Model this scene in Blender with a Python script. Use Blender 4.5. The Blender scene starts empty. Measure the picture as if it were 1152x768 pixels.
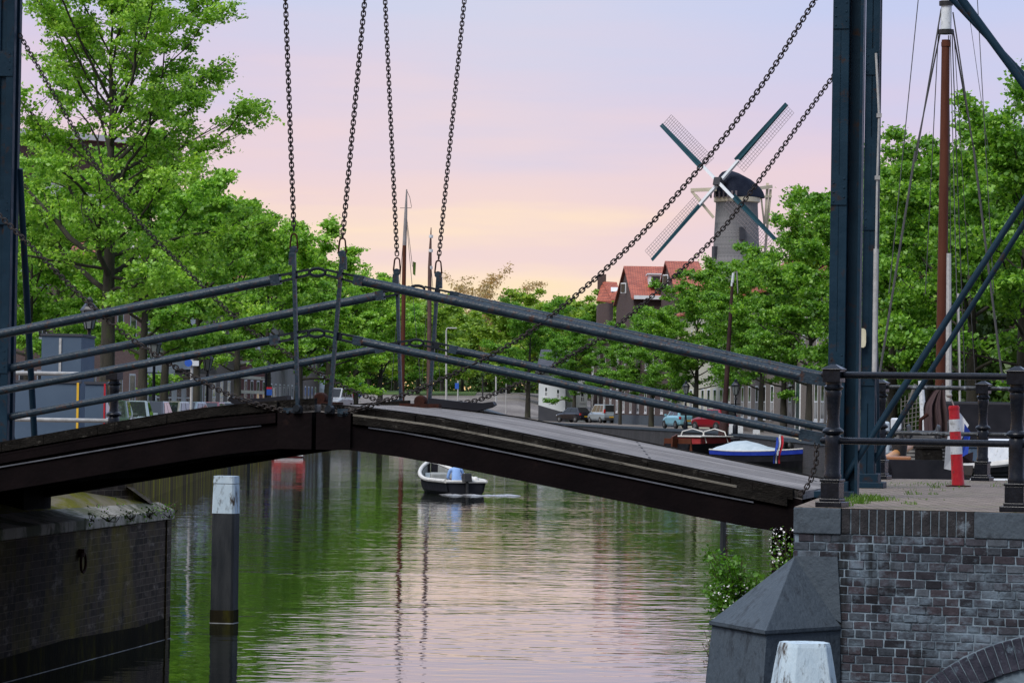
import bpy, bmesh, math, random
import numpy as np
from mathutils import Vector, Matrix
R = math.radians
scene = bpy.context.scene
COL = scene.collection
rng = random.Random(7)

# ------------------------------------------------------------------ camera
FPX = 4063.0; EYE = Vector((0, 0, 2.7)); PITCH = R(1.04); ROLL = R(0.9)
cam_d = bpy.data.cameras.new('camera'); cam = bpy.data.objects.new('camera', cam_d); COL.objects.link(cam)
cam_d.sensor_width = 36; cam_d.lens = FPX / 1152 * 36; cam_d.clip_end = 9000; cam_d.clip_start = 0.5
cam.matrix_world = Matrix.Translation(EYE) @ Matrix.Rotation(R(90) + PITCH, 4, 'X') @ Matrix.Rotation(ROLL, 4, 'Z')
scene.camera = cam
def ray(x, y):
    u = (x - 576) / FPX; v = (y - 384) / FPX
    c, s = math.cos(ROLL), math.sin(ROLL)
    u2 = u * c + v * s; v2 = v * c - u * s
    cp, sp = math.cos(PITCH), math.sin(PITCH)
    return Vector((u2, cp + v2 * sp, sp - v2 * cp))
def at(x, y, Z):
    d = ray(x, y); return EYE + d * (Z / d.y)
def onz(x, y, z):
    d = ray(x, y); return EYE + d * ((z - EYE.z) / d.z)

# ------------------------------------------------------------------ node materials
def new_mat(name):
    m = bpy.data.materials.new(name); m.use_nodes = True
    nt = m.node_tree; nt.nodes.clear()
    out = nt.nodes.new('ShaderNodeOutputMaterial')
    return m, nt, out
def N(nt, t, **kw):
    n = nt.nodes.new('ShaderNode' + t)
    for k, v in kw.items():
        if k.startswith('i_'):
            n.inputs[k[2:].replace('_', ' ')].default_value = v
        else: setattr(n, k, v)
    return n
def LK(nt, a, b): nt.links.new(a, b)
def c4(c): return (c[0], c[1], c[2], 1)
def ramp(nt, fac, stops):
    r = N(nt, 'ValToRGB'); e = r.color_ramp.elements
    while len(e) < len(stops): e.new(0.5)
    for q, (p, c) in zip(e, stops): q.position = p; q.color = c4(c) if not isinstance(c, float) else (c, c, c, 1)
    LK(nt, fac, r.inputs['Fac']); return r
def mixc(nt, fac, a, b, mode='MIX'):
    m = N(nt, 'Mix', data_type='RGBA', blend_type=mode)
    def put(sock, v):
        if hasattr(v, 'links') or hasattr(v, 'is_linked'): LK(nt, v, sock)
        elif isinstance(v, (int, float)): sock.default_value = v
        else: sock.default_value = c4(v)
    put(m.inputs[0], fac); put(m.inputs[6], a); put(m.inputs[7], b)
    return m.outputs[2]
def coords(nt, kind='Object', scale=(1, 1, 1)):
    tc = N(nt, 'TexCoord'); mp = N(nt, 'Mapping'); mp.inputs['Scale'].default_value = scale
    LK(nt, tc.outputs[kind], mp.inputs['Vector']); return mp.outputs[0]
def noise(nt, vec, scale, detail=4, rough=0.6):
    n = N(nt, 'TexNoise'); n.inputs['Scale'].default_value = scale; n.inputs['Detail'].default_value = detail
    n.inputs['Roughness'].default_value = rough; LK(nt, vec, n.inputs['Vector']); return n.outputs['Fac']
def bump(nt, h, strength, dist):
    b = N(nt, 'Bump'); b.inputs['Strength'].default_value = strength; b.inputs['Distance'].default_value = dist
    LK(nt, h, b.inputs['Height']); return b.outputs[0]
def finish(nt, out, col, rough=0.6, metal=0.0, nrm=None, spec=0.5):
    p = N(nt, 'BsdfPrincipled')
    for k, v in (('Base Color', col), ('Roughness', rough), ('Metallic', metal), ('Specular IOR Level', spec)):
        if hasattr(v, 'is_linked'): LK(nt, v, p.inputs[k])
        else: p.inputs[k].default_value = c4(v) if k == 'Base Color' else v
    if nrm is not None: LK(nt, nrm, p.inputs['Normal'])
    LK(nt, p.outputs[0], out.inputs['Surface']); return p
def mottled(name, c1, c2, scale=4, rough=0.6, metal=0.0, bmp=0.0, c3=None, s3=0.7, t3=0.62, squash=(1, 1, 1), spec=0.5, kind='Object'):
    m, nt, out = new_mat(name); v = coords(nt, kind, squash)
    n = noise(nt, v, scale)
    col = ramp(nt, n, [(0.3, c1), (0.7, c2)]).outputs[0]
    if c3 is not None:
        n3 = noise(nt, v, s3 * scale, 6, 0.7)
        f = ramp(nt, n3, [(t3 - 0.06, 0.0), (t3 + 0.06, 1.0)]).outputs[0]
        col = mixc(nt, f, col, c3)
    nr = bump(nt, noise(nt, v, scale * 6, 3), bmp, 0.02) if bmp else None
    rr = ramp(nt, noise(nt, v, scale * 2), [(0.3, max(0.0, rough - 0.1)), (0.7, min(1.0, rough + 0.1))]).outputs[0]
    finish(nt, out, col, rr, metal, nr, spec); return m
def bricks(name, c1, c2, mortar, bw=0.21, bh=0.065, ms=0.012, rough=0.85, stain=None, st=0.55, stain_s=0.8, bmp=0.6, white=None, wt=0.6, soot=None, wob=0.004):
    m, nt, out = new_mat(name); v = coords(nt, 'UV')
    nz = N(nt, 'TexNoise'); nz.inputs['Scale'].default_value = 5.0; nz.inputs['Detail'].default_value = 3; LK(nt, v, nz.inputs['Vector'])
    sc_ = N(nt, 'VectorMath', operation='MULTIPLY_ADD'); LK(nt, nz.outputs['Color'], sc_.inputs[0]); sc_.inputs[1].default_value = (wob, wob, 0); LK(nt, v, sc_.inputs[2]); v = sc_.outputs[0]
    b = N(nt, 'TexBrick', offset=0.5); LK(nt, v, b.inputs['Vector'])
    for k, q in (('Color1', c4(c1)), ('Color2', c4(c2)), ('Mortar', c4(mortar)), ('Scale', 1.0), ('Mortar Size', ms), ('Mortar Smooth', 0.25), ('Bias', 0.0), ('Brick Width', bw), ('Row Height', bh)):
        b.inputs[k].default_value = q
    n1 = noise(nt, v, 9, 5, 0.7)
    col = mixc(nt, 0.6, b.outputs['Color'], ramp(nt, n1, [(0.3, (0.35, 0.35, 0.38)), (0.7, (1.25, 1.2, 1.2))]).outputs[0], 'MULTIPLY')
    if white is not None:
        nw = noise(nt, coords(nt, 'UV', (1.0, 2.2, 1)), 2.3, 7, 0.72)
        col = mixc(nt, ramp(nt, nw, [(wt - 0.08, 0.0), (wt + 0.14, 0.75)]).outputs[0], col, white)
    if soot is not None:
        ns = noise(nt, coords(nt, 'UV', (1.6, 0.22, 1)), 1.6, 5, 0.65)
        col = mixc(nt, ramp(nt, ns, [(0.55, 0.0), (0.68, 0.85)]).outputs[0], col, soot)
    if stain is not None:
        n2 = noise(nt, coords(nt, 'UV', (1.1, 0.6, 1)), stain_s, 7, 0.7)
        col = mixc(nt, ramp(nt, n2, [(st - 0.1, 0.0), (st + 0.12, 0.9)]).outputs[0], col, stain)
    h = N(nt, 'Math', operation='MULTIPLY_ADD'); LK(nt, n1, h.inputs[0]); h.inputs[1].default_value = 0.5
    LK(nt, b.outputs['Fac'], h.inputs[2])
    inv = N(nt, 'Math', operation='SUBTRACT'); inv.inputs[0].default_value = 1.5; LK(nt, h.outputs[0], inv.inputs[1])
    finish(nt, out, col, rough, 0, bump(nt, inv.outputs[0], bmp, 0.012), 0.2); return m
def leafmat(name, dark, mid, light, trans=0.45):
    m, nt, out = new_mat(name)
    g = N(nt, 'NewGeometry')
    col = ramp(nt, g.outputs['Random Per Island'], [(0.0, dark), (0.5, mid), (1.0, light)]).outputs[0]
    n = noise(nt, coords(nt, 'Object'), 0.35, 2)
    col = mixc(nt, 0.7, col, ramp(nt, n, [(0.32, (0.62, 0.74, 0.66)), (0.68, (1.2, 1.12, 1.0))]).outputs[0], 'MULTIPLY')
    oi = N(nt, 'ObjectInfo'); col = mixc(nt, 1.0, col, ramp(nt, oi.outputs['Random'], [(0.0, (0.82, 0.92, 0.85)), (0.5, (0.98, 1.0, 0.9)), (1.0, (1.06, 1.05, 1.0))]).outputs[0], 'MULTIPLY')
    n2 = noise(nt, coords(nt, 'Object'), 1.6, 3); col = mixc(nt, 0.8, col, ramp(nt, n2, [(0.34, (0.66, 0.80, 0.7)), (0.66, (1.15, 1.15, 1.05))]).outputs[0], 'MULTIPLY')
    d = N(nt, 'BsdfDiffuse'); t = N(nt, 'BsdfTranslucent'); gl = N(nt, 'BsdfGlossy'); gl.inputs['Roughness'].default_value = 0.45
    gl.inputs['Color'].default_value = (0.5, 0.5, 0.5, 1)
    LK(nt, col, d.inputs['Color']); LK(nt, mixc(nt, 1.0, col, (1.3, 1.25, 0.6), 'MULTIPLY'), t.inputs['Color'])
    ms = N(nt, 'MixShader'); ms.inputs[0].default_value = trans; LK(nt, d.outputs[0], ms.inputs[1]); LK(nt, t.outputs[0], ms.inputs[2])
    m2 = N(nt, 'MixShader'); m2.inputs[0].default_value = 0.05; LK(nt, ms.outputs[0], m2.inputs[1]); LK(nt, gl.outputs[0], m2.inputs[2])
    LK(nt, m2.outputs[0], out.inputs['Surface']); return m
def planks(name, c1, c2, gap, w=0.14, rough=0.8, along=(1, 1)):
    m, nt, out = new_mat(name); v = coords(nt, 'UV')
    b = N(nt, 'TexBrick', offset=0.37); LK(nt, v, b.inputs['Vector'])
    for k, q in (('Color1', c4(c1)), ('Color2', c4(c2)), ('Mortar', c4(gap)), ('Scale', 1.0), ('Mortar Size', 0.014), ('Mortar Smooth', 0.3), ('Brick Width', 4.6), ('Row Height', w)):
        b.inputs[k].default_value = q
    n1 = noise(nt, coords(nt, 'UV', (0.5, 4.5, 1)), 1.6, 7, 0.75)
    n2 = noise(nt, v, 1.1, 5, 0.65)
    col = mixc(nt, 0.8, b.outputs['Color'], ramp(nt, n1, [(0.36, (0.40, 0.40, 0.41)), (0.62, (1.55, 1.52, 1.48))]).outputs[0], 'MULTIPLY')
    col = mixc(nt, 0.7, col, ramp(nt, n2, [(0.35, (0.6, 0.6, 0.62)), (0.65, (1.2, 1.2, 1.2))]).outputs[0], 'MULTIPLY')
    sp = noise(nt, coords(nt, 'UV', (2.2, 7, 1)), 3.0, 3, 0.6); col = mixc(nt, ramp(nt, sp, [(0.64, 0.0), (0.70, 0.6)]).outputs[0], col, (0.36, 0.34, 0.31))
    n5 = noise(nt, coords(nt, 'UV', (0.8, 3, 1)), 1.3, 5, 0.6); col = mixc(nt, ramp(nt, n5, [(0.56, 0.0), (0.66, 0.6)]).outputs[0], col, (0.05, 0.048, 0.045))
    finish(nt, out, col, rough, 0, bump(nt, n1, 0.5, 0.01), 0.2); return m

M = {}
M['steel'] = mottled('blue_painted_steel', (0.005, 0.020, 0.036), (0.009, 0.030, 0.052), 3, 0.5, 0, 0.15, (0.035, 0.020, 0.014), 2.4, 0.635, spec=0.16)
M['rail'] = mottled('blue_grey_rail_paint', (0.009, 0.020, 0.032), (0.024, 0.043, 0.062), 6, 0.4, 0, 0.35, (0.06, 0.026, 0.015), 2.6, 0.615, spec=0.3)
M['girder'] = mottled('tarred_girder', (0.004, 0.0028, 0.0034), (0.009, 0.006, 0.0065), 3, 0.85, 0, 0.4, (0.024, 0.014, 0.012), 1.0, 0.68, spec=0.05)
M['chain'] = mottled('rusty_chain_iron', (0.010, 0.007, 0.007), (0.028, 0.018, 0.014), 20, 0.6, 0.2)
M['rust'] = mottled('rusty_iron', (0.022, 0.010, 0.008), (0.055, 0.020, 0.014), 18, 0.85, 0, 0.4, spec=0.1)
M['cast'] = mottled('black_cast_iron', (0.004, 0.006, 0.010), (0.010, 0.012, 0.018), 12, 0.25, 0, 0.1, spec=0.28)
M['edge_wood'] = mottled('weathered_edge_timber', (0.12, 0.11, 0.09), (0.23, 0.215, 0.18), 5, 0.85, 0, 0.5, (0.05, 0.045, 0.038), 0.8, 0.58, (1, 1, 3), spec=0.15)
M['kerb_wood'] = mottled('dark_weathered_kerb', (0.006, 0.0055, 0.005), (0.020, 0.018, 0.016), 6, 0.95, 0, 0.8, (0.075, 0.07, 0.06), 1.6, 0.66, (1, 1, 2), spec=0.05)
M['deck'] = planks('grey_deck_planks', (0.165, 0.155, 0.15), (0.26, 0.247, 0.24), (0.03, 0.03, 0.03), 0.32)
M['galv'] = mottled('galvanised_pipe', (0.34, 0.34, 0.33), (0.50, 0.50, 0.49), 14, 0.5, 0.1)
M['plate'] = mottled('yellowed_enamel', (0.55, 0.52, 0.36), (0.68, 0.66, 0.50), 6, 0.5)
M['abut'] = bricks('abutment_brick', (0.020, 0.021, 0.030), (0.062, 0.058, 0.075), (0.23, 0.29, 0.345), 0.165, 0.067, 0.0055, 0.85, None, 0.55, 0.8, 0.9, (0.21, 0.27, 0.33), 0.52, (0.014, 0.015, 0.018), wob=0.012)
M['stone'] = mottled('blue_grey_stone', (0.050, 0.066, 0.084), (0.078, 0.100, 0.122), 3.2, 0.7, 0, 0.6, (0.034, 0.043, 0.054), 1.0, 0.58, (1, 1, .8), spec=0.2)
M['coping'] = mottled('damp_coping_stone', (0.26, 0.235, 0.19), (0.42, 0.385, 0.32), 2.5, 0.85, 0, 0.4, (0.07, 0.075, 0.03), 0.9, 0.50)
M['pierbrick'] = bricks('mossy_pier_brick', (0.022, 0.015, 0.010), (0.075, 0.054, 0.040), (0.13, 0.105, 0.078), 0.20, 0.075, 0.006, 0.9, (0.15, 0.118, 0.006), 0.58, 0.7, 0.9, (0.40, 0.35, 0.30), 0.64, (0.010, 0.008, 0.006), wob=0.012)
M['quaybrick'] = bricks('quay_brick', (0.055, 0.052, 0.054), (0.085, 0.08, 0.082), (0.10, 0.10, 0.10), 0.22, 0.085, 0.012, 0.9, (0.045, 0.045, 0.045), 0.55, 0.35, 0.6)
M['mossquay'] = mottled('mossy_timber_quay', (0.05, 0.036, 0.016), (0.14, 0.10, 0.05), 1.3, 0.95, 0, 0.6, (0.28, 0.25, 0.02), 0.8, 0.54, (1, 1, 0.12), spec=0.1)
M['pave'] = bricks('brick_paving', (0.20, 0.16, 0.14), (0.30, 0.245, 0.215), (0.085, 0.09, 0.045), 0.20, 0.10, 0.011, 0.9, (0.15, 0.15, 0.08), 0.62, 1.0, 0.5)
M['street'] = bricks('street_clinker', (0.17, 0.15, 0.14), (0.22, 0.20, 0.185), (0.10, 0.095, 0.085), 0.22, 0.11, 0.012, 0.95, (0.26, 0.235, 0.21), 0.55, 0.1, 0.3)
M['grass'] = leafmat('grass_blades', (0.07, 0.14, 0.02), (0.11, 0.21, 0.03), (0.17, 0.28, 0.05))
M['lawn'] = mottled('mown_lawn', (0.05, 0.10, 0.012), (0.08, 0.14, 0.02), 0.6, 0.95, 0, 0.3)
M['white_post'] = mottled('flaking_white_paint', (0.40, 0.51, 0.59), (0.52, 0.62, 0.68), 7, 0.7, 0, 0.3, (0.06, 0.045, 0.035), 1.3, 0.585, (1, 1, 0.4), spec=0.2)
M['dark_post'] = mottled('tarred_timber', (0.016, 0.019, 0.023), (0.040, 0.043, 0.046), 8, 0.6, 0, 0.4, None, 1, 0.6, (1, 1, 0.2), spec=0.15)
M['red_paint'] = mottled('red_paint', (0.42, 0.008, 0.016), (0.55, 0.015, 0.028), 9, 0.42, 0, 0.1, (0.20, 0.03, 0.03), 1.4, 0.60)
M['white_paint'] = mottled('white_paint', (0.54, 0.58, 0.62), (0.70, 0.73, 0.75), 6, 0.5, 0, 0.1, (0.32, 0.32, 0.31), 1.5, 0.62)
M['bark'] = mottled('linden_bark', (0.022, 0.020, 0.016), (0.060, 0.054, 0.040), 5, 0.95, 0, 0.8, (0.05, 0.06, 0.025), 0.6, 0.60, (1, 1, 0.3))
M['leaf'] = leafmat('linden_leaves', (0.125, 0.27, 0.03), (0.31, 0.56, 0.08), (0.56, 0.80, 0.20), 0.5)
M['leaf2'] = leafmat('row_tree_leaves', (0.065, 0.175, 0.02), (0.185, 0.39, 0.05), (0.38, 0.62, 0.12), 0.5)
M['leaf3'] = leafmat('distant_leaves', (0.16, 0.27, 0.04), (0.33, 0.47, 0.08), (0.50, 0.62, 0.15), 0.5)
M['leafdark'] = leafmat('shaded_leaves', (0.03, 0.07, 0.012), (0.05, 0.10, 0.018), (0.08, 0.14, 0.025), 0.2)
M['leaf4'] = leafmat('pale_spring_leaves', (0.15, 0.19, 0.04), (0.21, 0.25, 0.06), (0.28, 0.30, 0.09), 0.45)
M['twigleaf'] = leafmat('reddish_buds', (0.40, 0.25, 0.16), (0.52, 0.34, 0.22), (0.62, 0.43, 0.28), 0.55)
M['bushleaf'] = leafmat('bush_leaves', (0.07, 0.17, 0.014), (0.13, 0.28, 0.026), (0.22, 0.42, 0.05), 0.45)
M['petal'] = mottled('white_petals', (0.72, 0.70, 0.70), (0.82, 0.80, 0.80), 20, 0.8)
M['dry'] = mottled('dry_stems', (0.06, 0.045, 0.025), (0.11, 0.08, 0.045), 10, 0.9)
M['pinkbrick'] = bricks('pink_brick_facade', (0.30, 0.16, 0.12), (0.36, 0.20, 0.155), (0.36, 0.30, 0.26), 0.22, 0.065, 0.010, 0.9, None, bmp=0.2)
M['brownbrick'] = bricks('brown_brick_facade', (0.065, 0.038, 0.034), (0.095, 0.055, 0.048), (0.14, 0.12, 0.11), 0.22, 0.065, 0.010, 0.9, None, bmp=0.2)
M['greybrick'] = bricks('grey_brick_facade', (0.17, 0.145, 0.125), (0.22, 0.19, 0.165), (0.24, 0.22, 0.20), 0.22, 0.065, 0.010, 0.9, None, bmp=0.2)
M['redbrick'] = bricks('dark_red_brick_facade', (0.13, 0.035, 0.032), (0.17, 0.05, 0.042), (0.17, 0.11, 0.10), 0.22, 0.065, 0.010, 0.9, None, bmp=0.2)
M['cream'] = mottled('cream_render', (0.46, 0.44, 0.34), (0.56, 0.54, 0.43), 0.8, 0.85)
M['whitewall'] = mottled('white_render', (0.56, 0.60, 0.63), (0.68, 0.71, 0.73), 0.8, 0.85)
M['greywall'] = mottled('grey_timber_front', (0.19, 0.18, 0.175), (0.29, 0.28, 0.27), 1.5, 0.85, 0, 0, None, 1, .6, (1, 1, 0.1))
M['plinth'] = mottled('dark_plinth', (0.035, 0.038, 0.05), (0.055, 0.058, 0.07), 1.5, 0.8)
M['frame'] = mottled('white_window_frame', (0.62, 0.65, 0.68), (0.74, 0.76, 0.78), 3, 0.5)
M['greendoor'] = mottled('dark_green_door', (0.02, 0.05, 0.05), (0.03, 0.065, 0.065), 3, 0.35)
M['shutter'] = mottled('pale_yellow_shutter', (0.46, 0.45, 0.25), (0.55, 0.53, 0.31), 3, 0.5)
M['lamp_glass'] = mottled('frosted_lantern_glass', (0.13, 0.15, 0.15), (0.20, 0.22, 0.22), 3, 0.2)
M['tile'] = None
def tiles():
    m, nt, out = new_mat('red_roof_tiles'); v = coords(nt, 'UV')
    b = N(nt, 'TexBrick', offset=0.5); LK(nt, v, b.inputs['Vector'])
    for k, q in (('Color1', (0.36, 0.085, 0.045, 1)), ('Color2', (0.48, 0.13, 0.07, 1)), ('Mortar', (0.12, 0.035, 0.025, 1)), ('Scale', 1.0), ('Mortar Size', 0.03), ('Brick Width', 0.45), ('Row Height', 0.38)):
        b.inputs[k].default_value = q
    n = noise(nt, v, 0.8, 5)
    col = mixc(nt, 0.7, b.outputs['Color'], ramp(nt, n, [(0.35, (0.6, 0.6, 0.62)), (0.65, (1.15, 1.15, 1.15))]).outputs[0], 'MULTIPLY')
    finish(nt, out, col, 0.75); return m
M['tile'] = tiles()
M['slate'] = mottled('slate_roof', (0.035, 0.038, 0.05), (0.06, 0.063, 0.08), 2, 0.6)
M['capthatch'] = mottled('blue_grey_cap_shingles', (0.012, 0.016, 0.030), (0.026, 0.032, 0.050), 1.2, 0.8, spec=0.1)
M['millbrick'] = bricks('weathered_mill_brick', (0.17, 0.175, 0.18), (0.25, 0.25, 0.255), (0.28, 0.28, 0.285), 0.5, 0.16, 0.02, 0.9, (0.10, 0.105, 0.11), 0.56, 0.25, 0.3, (0.36, 0.36, 0.37), 0.62)
M['sail_blue'] = mottled('teal_sail_board', (0.010, 0.045, 0.062), (0.018, 0.062, 0.082), 1, 0.7, spec=0.12)
M['lattice'] = mottled('sail_lattice', (0.13, 0.11, 0.12), (0.18, 0.155, 0.165), 1, 0.8)
M['cream_wood'] = mottled('cream_painted_beam', (0.50, 0.45, 0.33), (0.60, 0.55, 0.42), 1, 0.6)
M['mast'] = mottled('varnished_mast', (0.060, 0.018, 0.010), (0.105, 0.034, 0.018), 3, 0.5, 0, 0.2, None, 1, .6, (1, 1, 0.15), spec=0.2)
M['mastlean'] = mottled('dark_mast', (0.028, 0.014, 0.014), (0.055, 0.030, 0.029), 2, 0.6, spec=.15)
M['mastfar'] = mottled('weathered_mast', (0.07, 0.035, 0.03), (0.12, 0.065, 0.055), 2, 0.6)
M['mastgrey'] = mottled('grey_topmast', (0.20, 0.19, 0.19), (0.28, 0.27, 0.27), 2, 0.6)
M['rope'] = mottled('grey_rope', (0.05, 0.052, 0.055), (0.09, 0.09, 0.09), 8, 0.9)
M['rope_pale'] = mottled('pale_rope', (0.30, 0.29, 0.27), (0.42, 0.41, 0.38), 8, 0.9)
M['sailbrown'] = mottled('brown_sailcloth', (0.040, 0.022, 0.024), (0.075, 0.045, 0.046), 2, 0.95, 0, 0.3, None, 1, .6, (1, 1, 0.25))
M['varnish'] = mottled('orange_varnish', (0.40, 0.17, 0.05), (0.52, 0.25, 0.09), 5, 0.35)
M['hull_dark'] = mottled('dark_hull', (0.010, 0.011, 0.015), (0.020, 0.020, 0.026), 2, 0.5, spec=0.15)
M['hull_blue'] = mottled('royal_blue_stripe', (0.012, 0.035, 0.33), (0.02, 0.055, 0.42), 3, 0.35)
M['hull_red'] = mottled('red_hull', (0.28, 0.02, 0.025), (0.36, 0.035, 0.035), 3, 0.5)
M['hull_grey'] = mottled('grey_boat_hull', (0.045, 0.045, 0.048), (0.075, 0.075, 0.08), 4, 0.5)
M['boat_trim'] = mottled('off_white_gunwale', (0.52, 0.51, 0.48), (0.66, 0.65, 0.62), 6, 0.55)
M['boat_in'] = mottled('grey_boat_floor', (0.20, 0.21, 0.20), (0.28, 0.29, 0.28), 8, 0.7)
M['canvas'] = mottled('pale_blue_boat_cover', (0.34, 0.42, 0.48), (0.46, 0.54, 0.60), 3, 0.7)
M['cloth_blue'] = mottled('light_blue_shirt', (0.20, 0.34, 0.62), (0.25, 0.40, 0.70), 6, 0.85)
M['cloth_white'] = mottled('white_trousers', (0.55, 0.54, 0.52), (0.65, 0.64, 0.62), 6, 0.85)
M['skin'] = mottled('skin', (0.42, 0.22, 0.15), (0.48, 0.26, 0.18), 8, 0.6)
M['hair'] = mottled('brown_hair', (0.03, 0.018, 0.012), (0.05, 0.03, 0.02), 20, 0.7)
M['black'] = mottled('black_plastic', (0.010, 0.010, 0.011), (0.018, 0.018, 0.02), 6, 0.5)
M['rubber'] = mottled('tyre_rubber', (0.012, 0.012, 0.012), (0.02, 0.02, 0.02), 6, 0.85)
M['rim'] = mottled('alloy_rim', (0.14, 0.145, 0.15), (0.22, 0.225, 0.23), 5, 0.45, 0.4)
M['taillight'] = mottled('red_lamp_glass', (0.40, 0.01, 0.01), (0.50, 0.02, 0.015), 5, 0.2)
M['headlight'] = mottled('clear_lamp_glass', (0.5, 0.52, 0.54), (0.6, 0.62, 0.64), 5, 0.1)
M['yellow'] = mottled('yellow_paint', (0.65, 0.38, 0.02), (0.75, 0.45, 0.03), 5, 0.5)
M['cont_blue'] = mottled('blue_grey_board', (0.05, 0.085, 0.135), (0.07, 0.11, 0.165), 1.5, 0.7, 0, 0.05, (0.10, 0.135, 0.18), 2.0, 0.66)
M['signblue'] = mottled('blue_sign', (0.02, 0.09, 0.42), (0.03, 0.11, 0.48), 3, 0.4)
M['flag_red'] = mottled('red_flag_cloth', (0.45, 0.015, 0.03), (0.52, 0.02, 0.04), 6, 0.9)
M['flag_white'] = mottled('white_flag_cloth', (0.62, 0.64, 0.68), (0.70, 0.72, 0.75), 6, 0.9)
M['flag_blue'] = mottled('blue_flag_cloth', (0.015, 0.05, 0.38), (0.02, 0.07, 0.44), 6, 0.9)
M['signgrey'] = mottled('green_grey_panel', (0.12, 0.16, 0.13), (0.2, 0.24, 0.2), 8, 0.6)
def glassm(name, c, rough=0.06):
    m, nt, out = new_mat(name); finish(nt, out, c, rough, 0, None, 0.5); return m
M['glass'] = glassm('dark_window_glass', (0.025, 0.03, 0.035))
M['carglass'] = glassm('car_glass', (0.02, 0.024, 0.026), 0.03)
def carpaint(name, c):
    m, nt, out = new_mat(name); p = finish(nt, out, c, 0.28, 0.15)
    p.inputs['Coat Weight'].default_value = 0.6; p.inputs['Coat Roughness'].default_value = 0.05; return m
for k, c in dict(black=(0.010, 0.010, 0.016), silver=(0.26, 0.32, 0.36), ltblue=(0.26, 0.55, 0.66), red=(0.26, 0.012, 0.02), grey=(0.16, 0.17, 0.18), white=(0.62, 0.63, 0.63), dkgreen=(0.03, 0.05, 0.04), beige=(0.34, 0.32, 0.27)).items():
    M['car_' + k] = carpaint('car_paint_' + k, c)
def watermat():
    m, nt, out = new_mat('canal_water'); v = coords(nt, 'Object', (0.75, 1.0, 1.0))
    a = noise(nt, v, 0.9, 3, 0.55); b = noise(nt, v, 3.6, 2, 0.5); c = noise(nt, v, 0.16, 2, 0.5)
    am = N(nt, 'Math', operation='MULTIPLY'); LK(nt, a, am.inputs[0]); LK(nt, ramp(nt, c, [(0.35, 0.35), (0.65, 1.0)]).outputs[0], am.inputs[1])
    s = N(nt, 'Math', operation='MULTIPLY_ADD'); LK(nt, b, s.inputs[0]); s.inputs[1].default_value = 0.14; LK(nt, am.outputs[0], s.inputs[2])
    p = finish(nt, out, (0.012, 0.015, 0.008), 0.02, 0, bump(nt, s.outputs[0], 1.0, 0.016), 0.5)
    p.inputs['IOR'].default_value = 1.33; return m
M['water'] = watermat()

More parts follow.
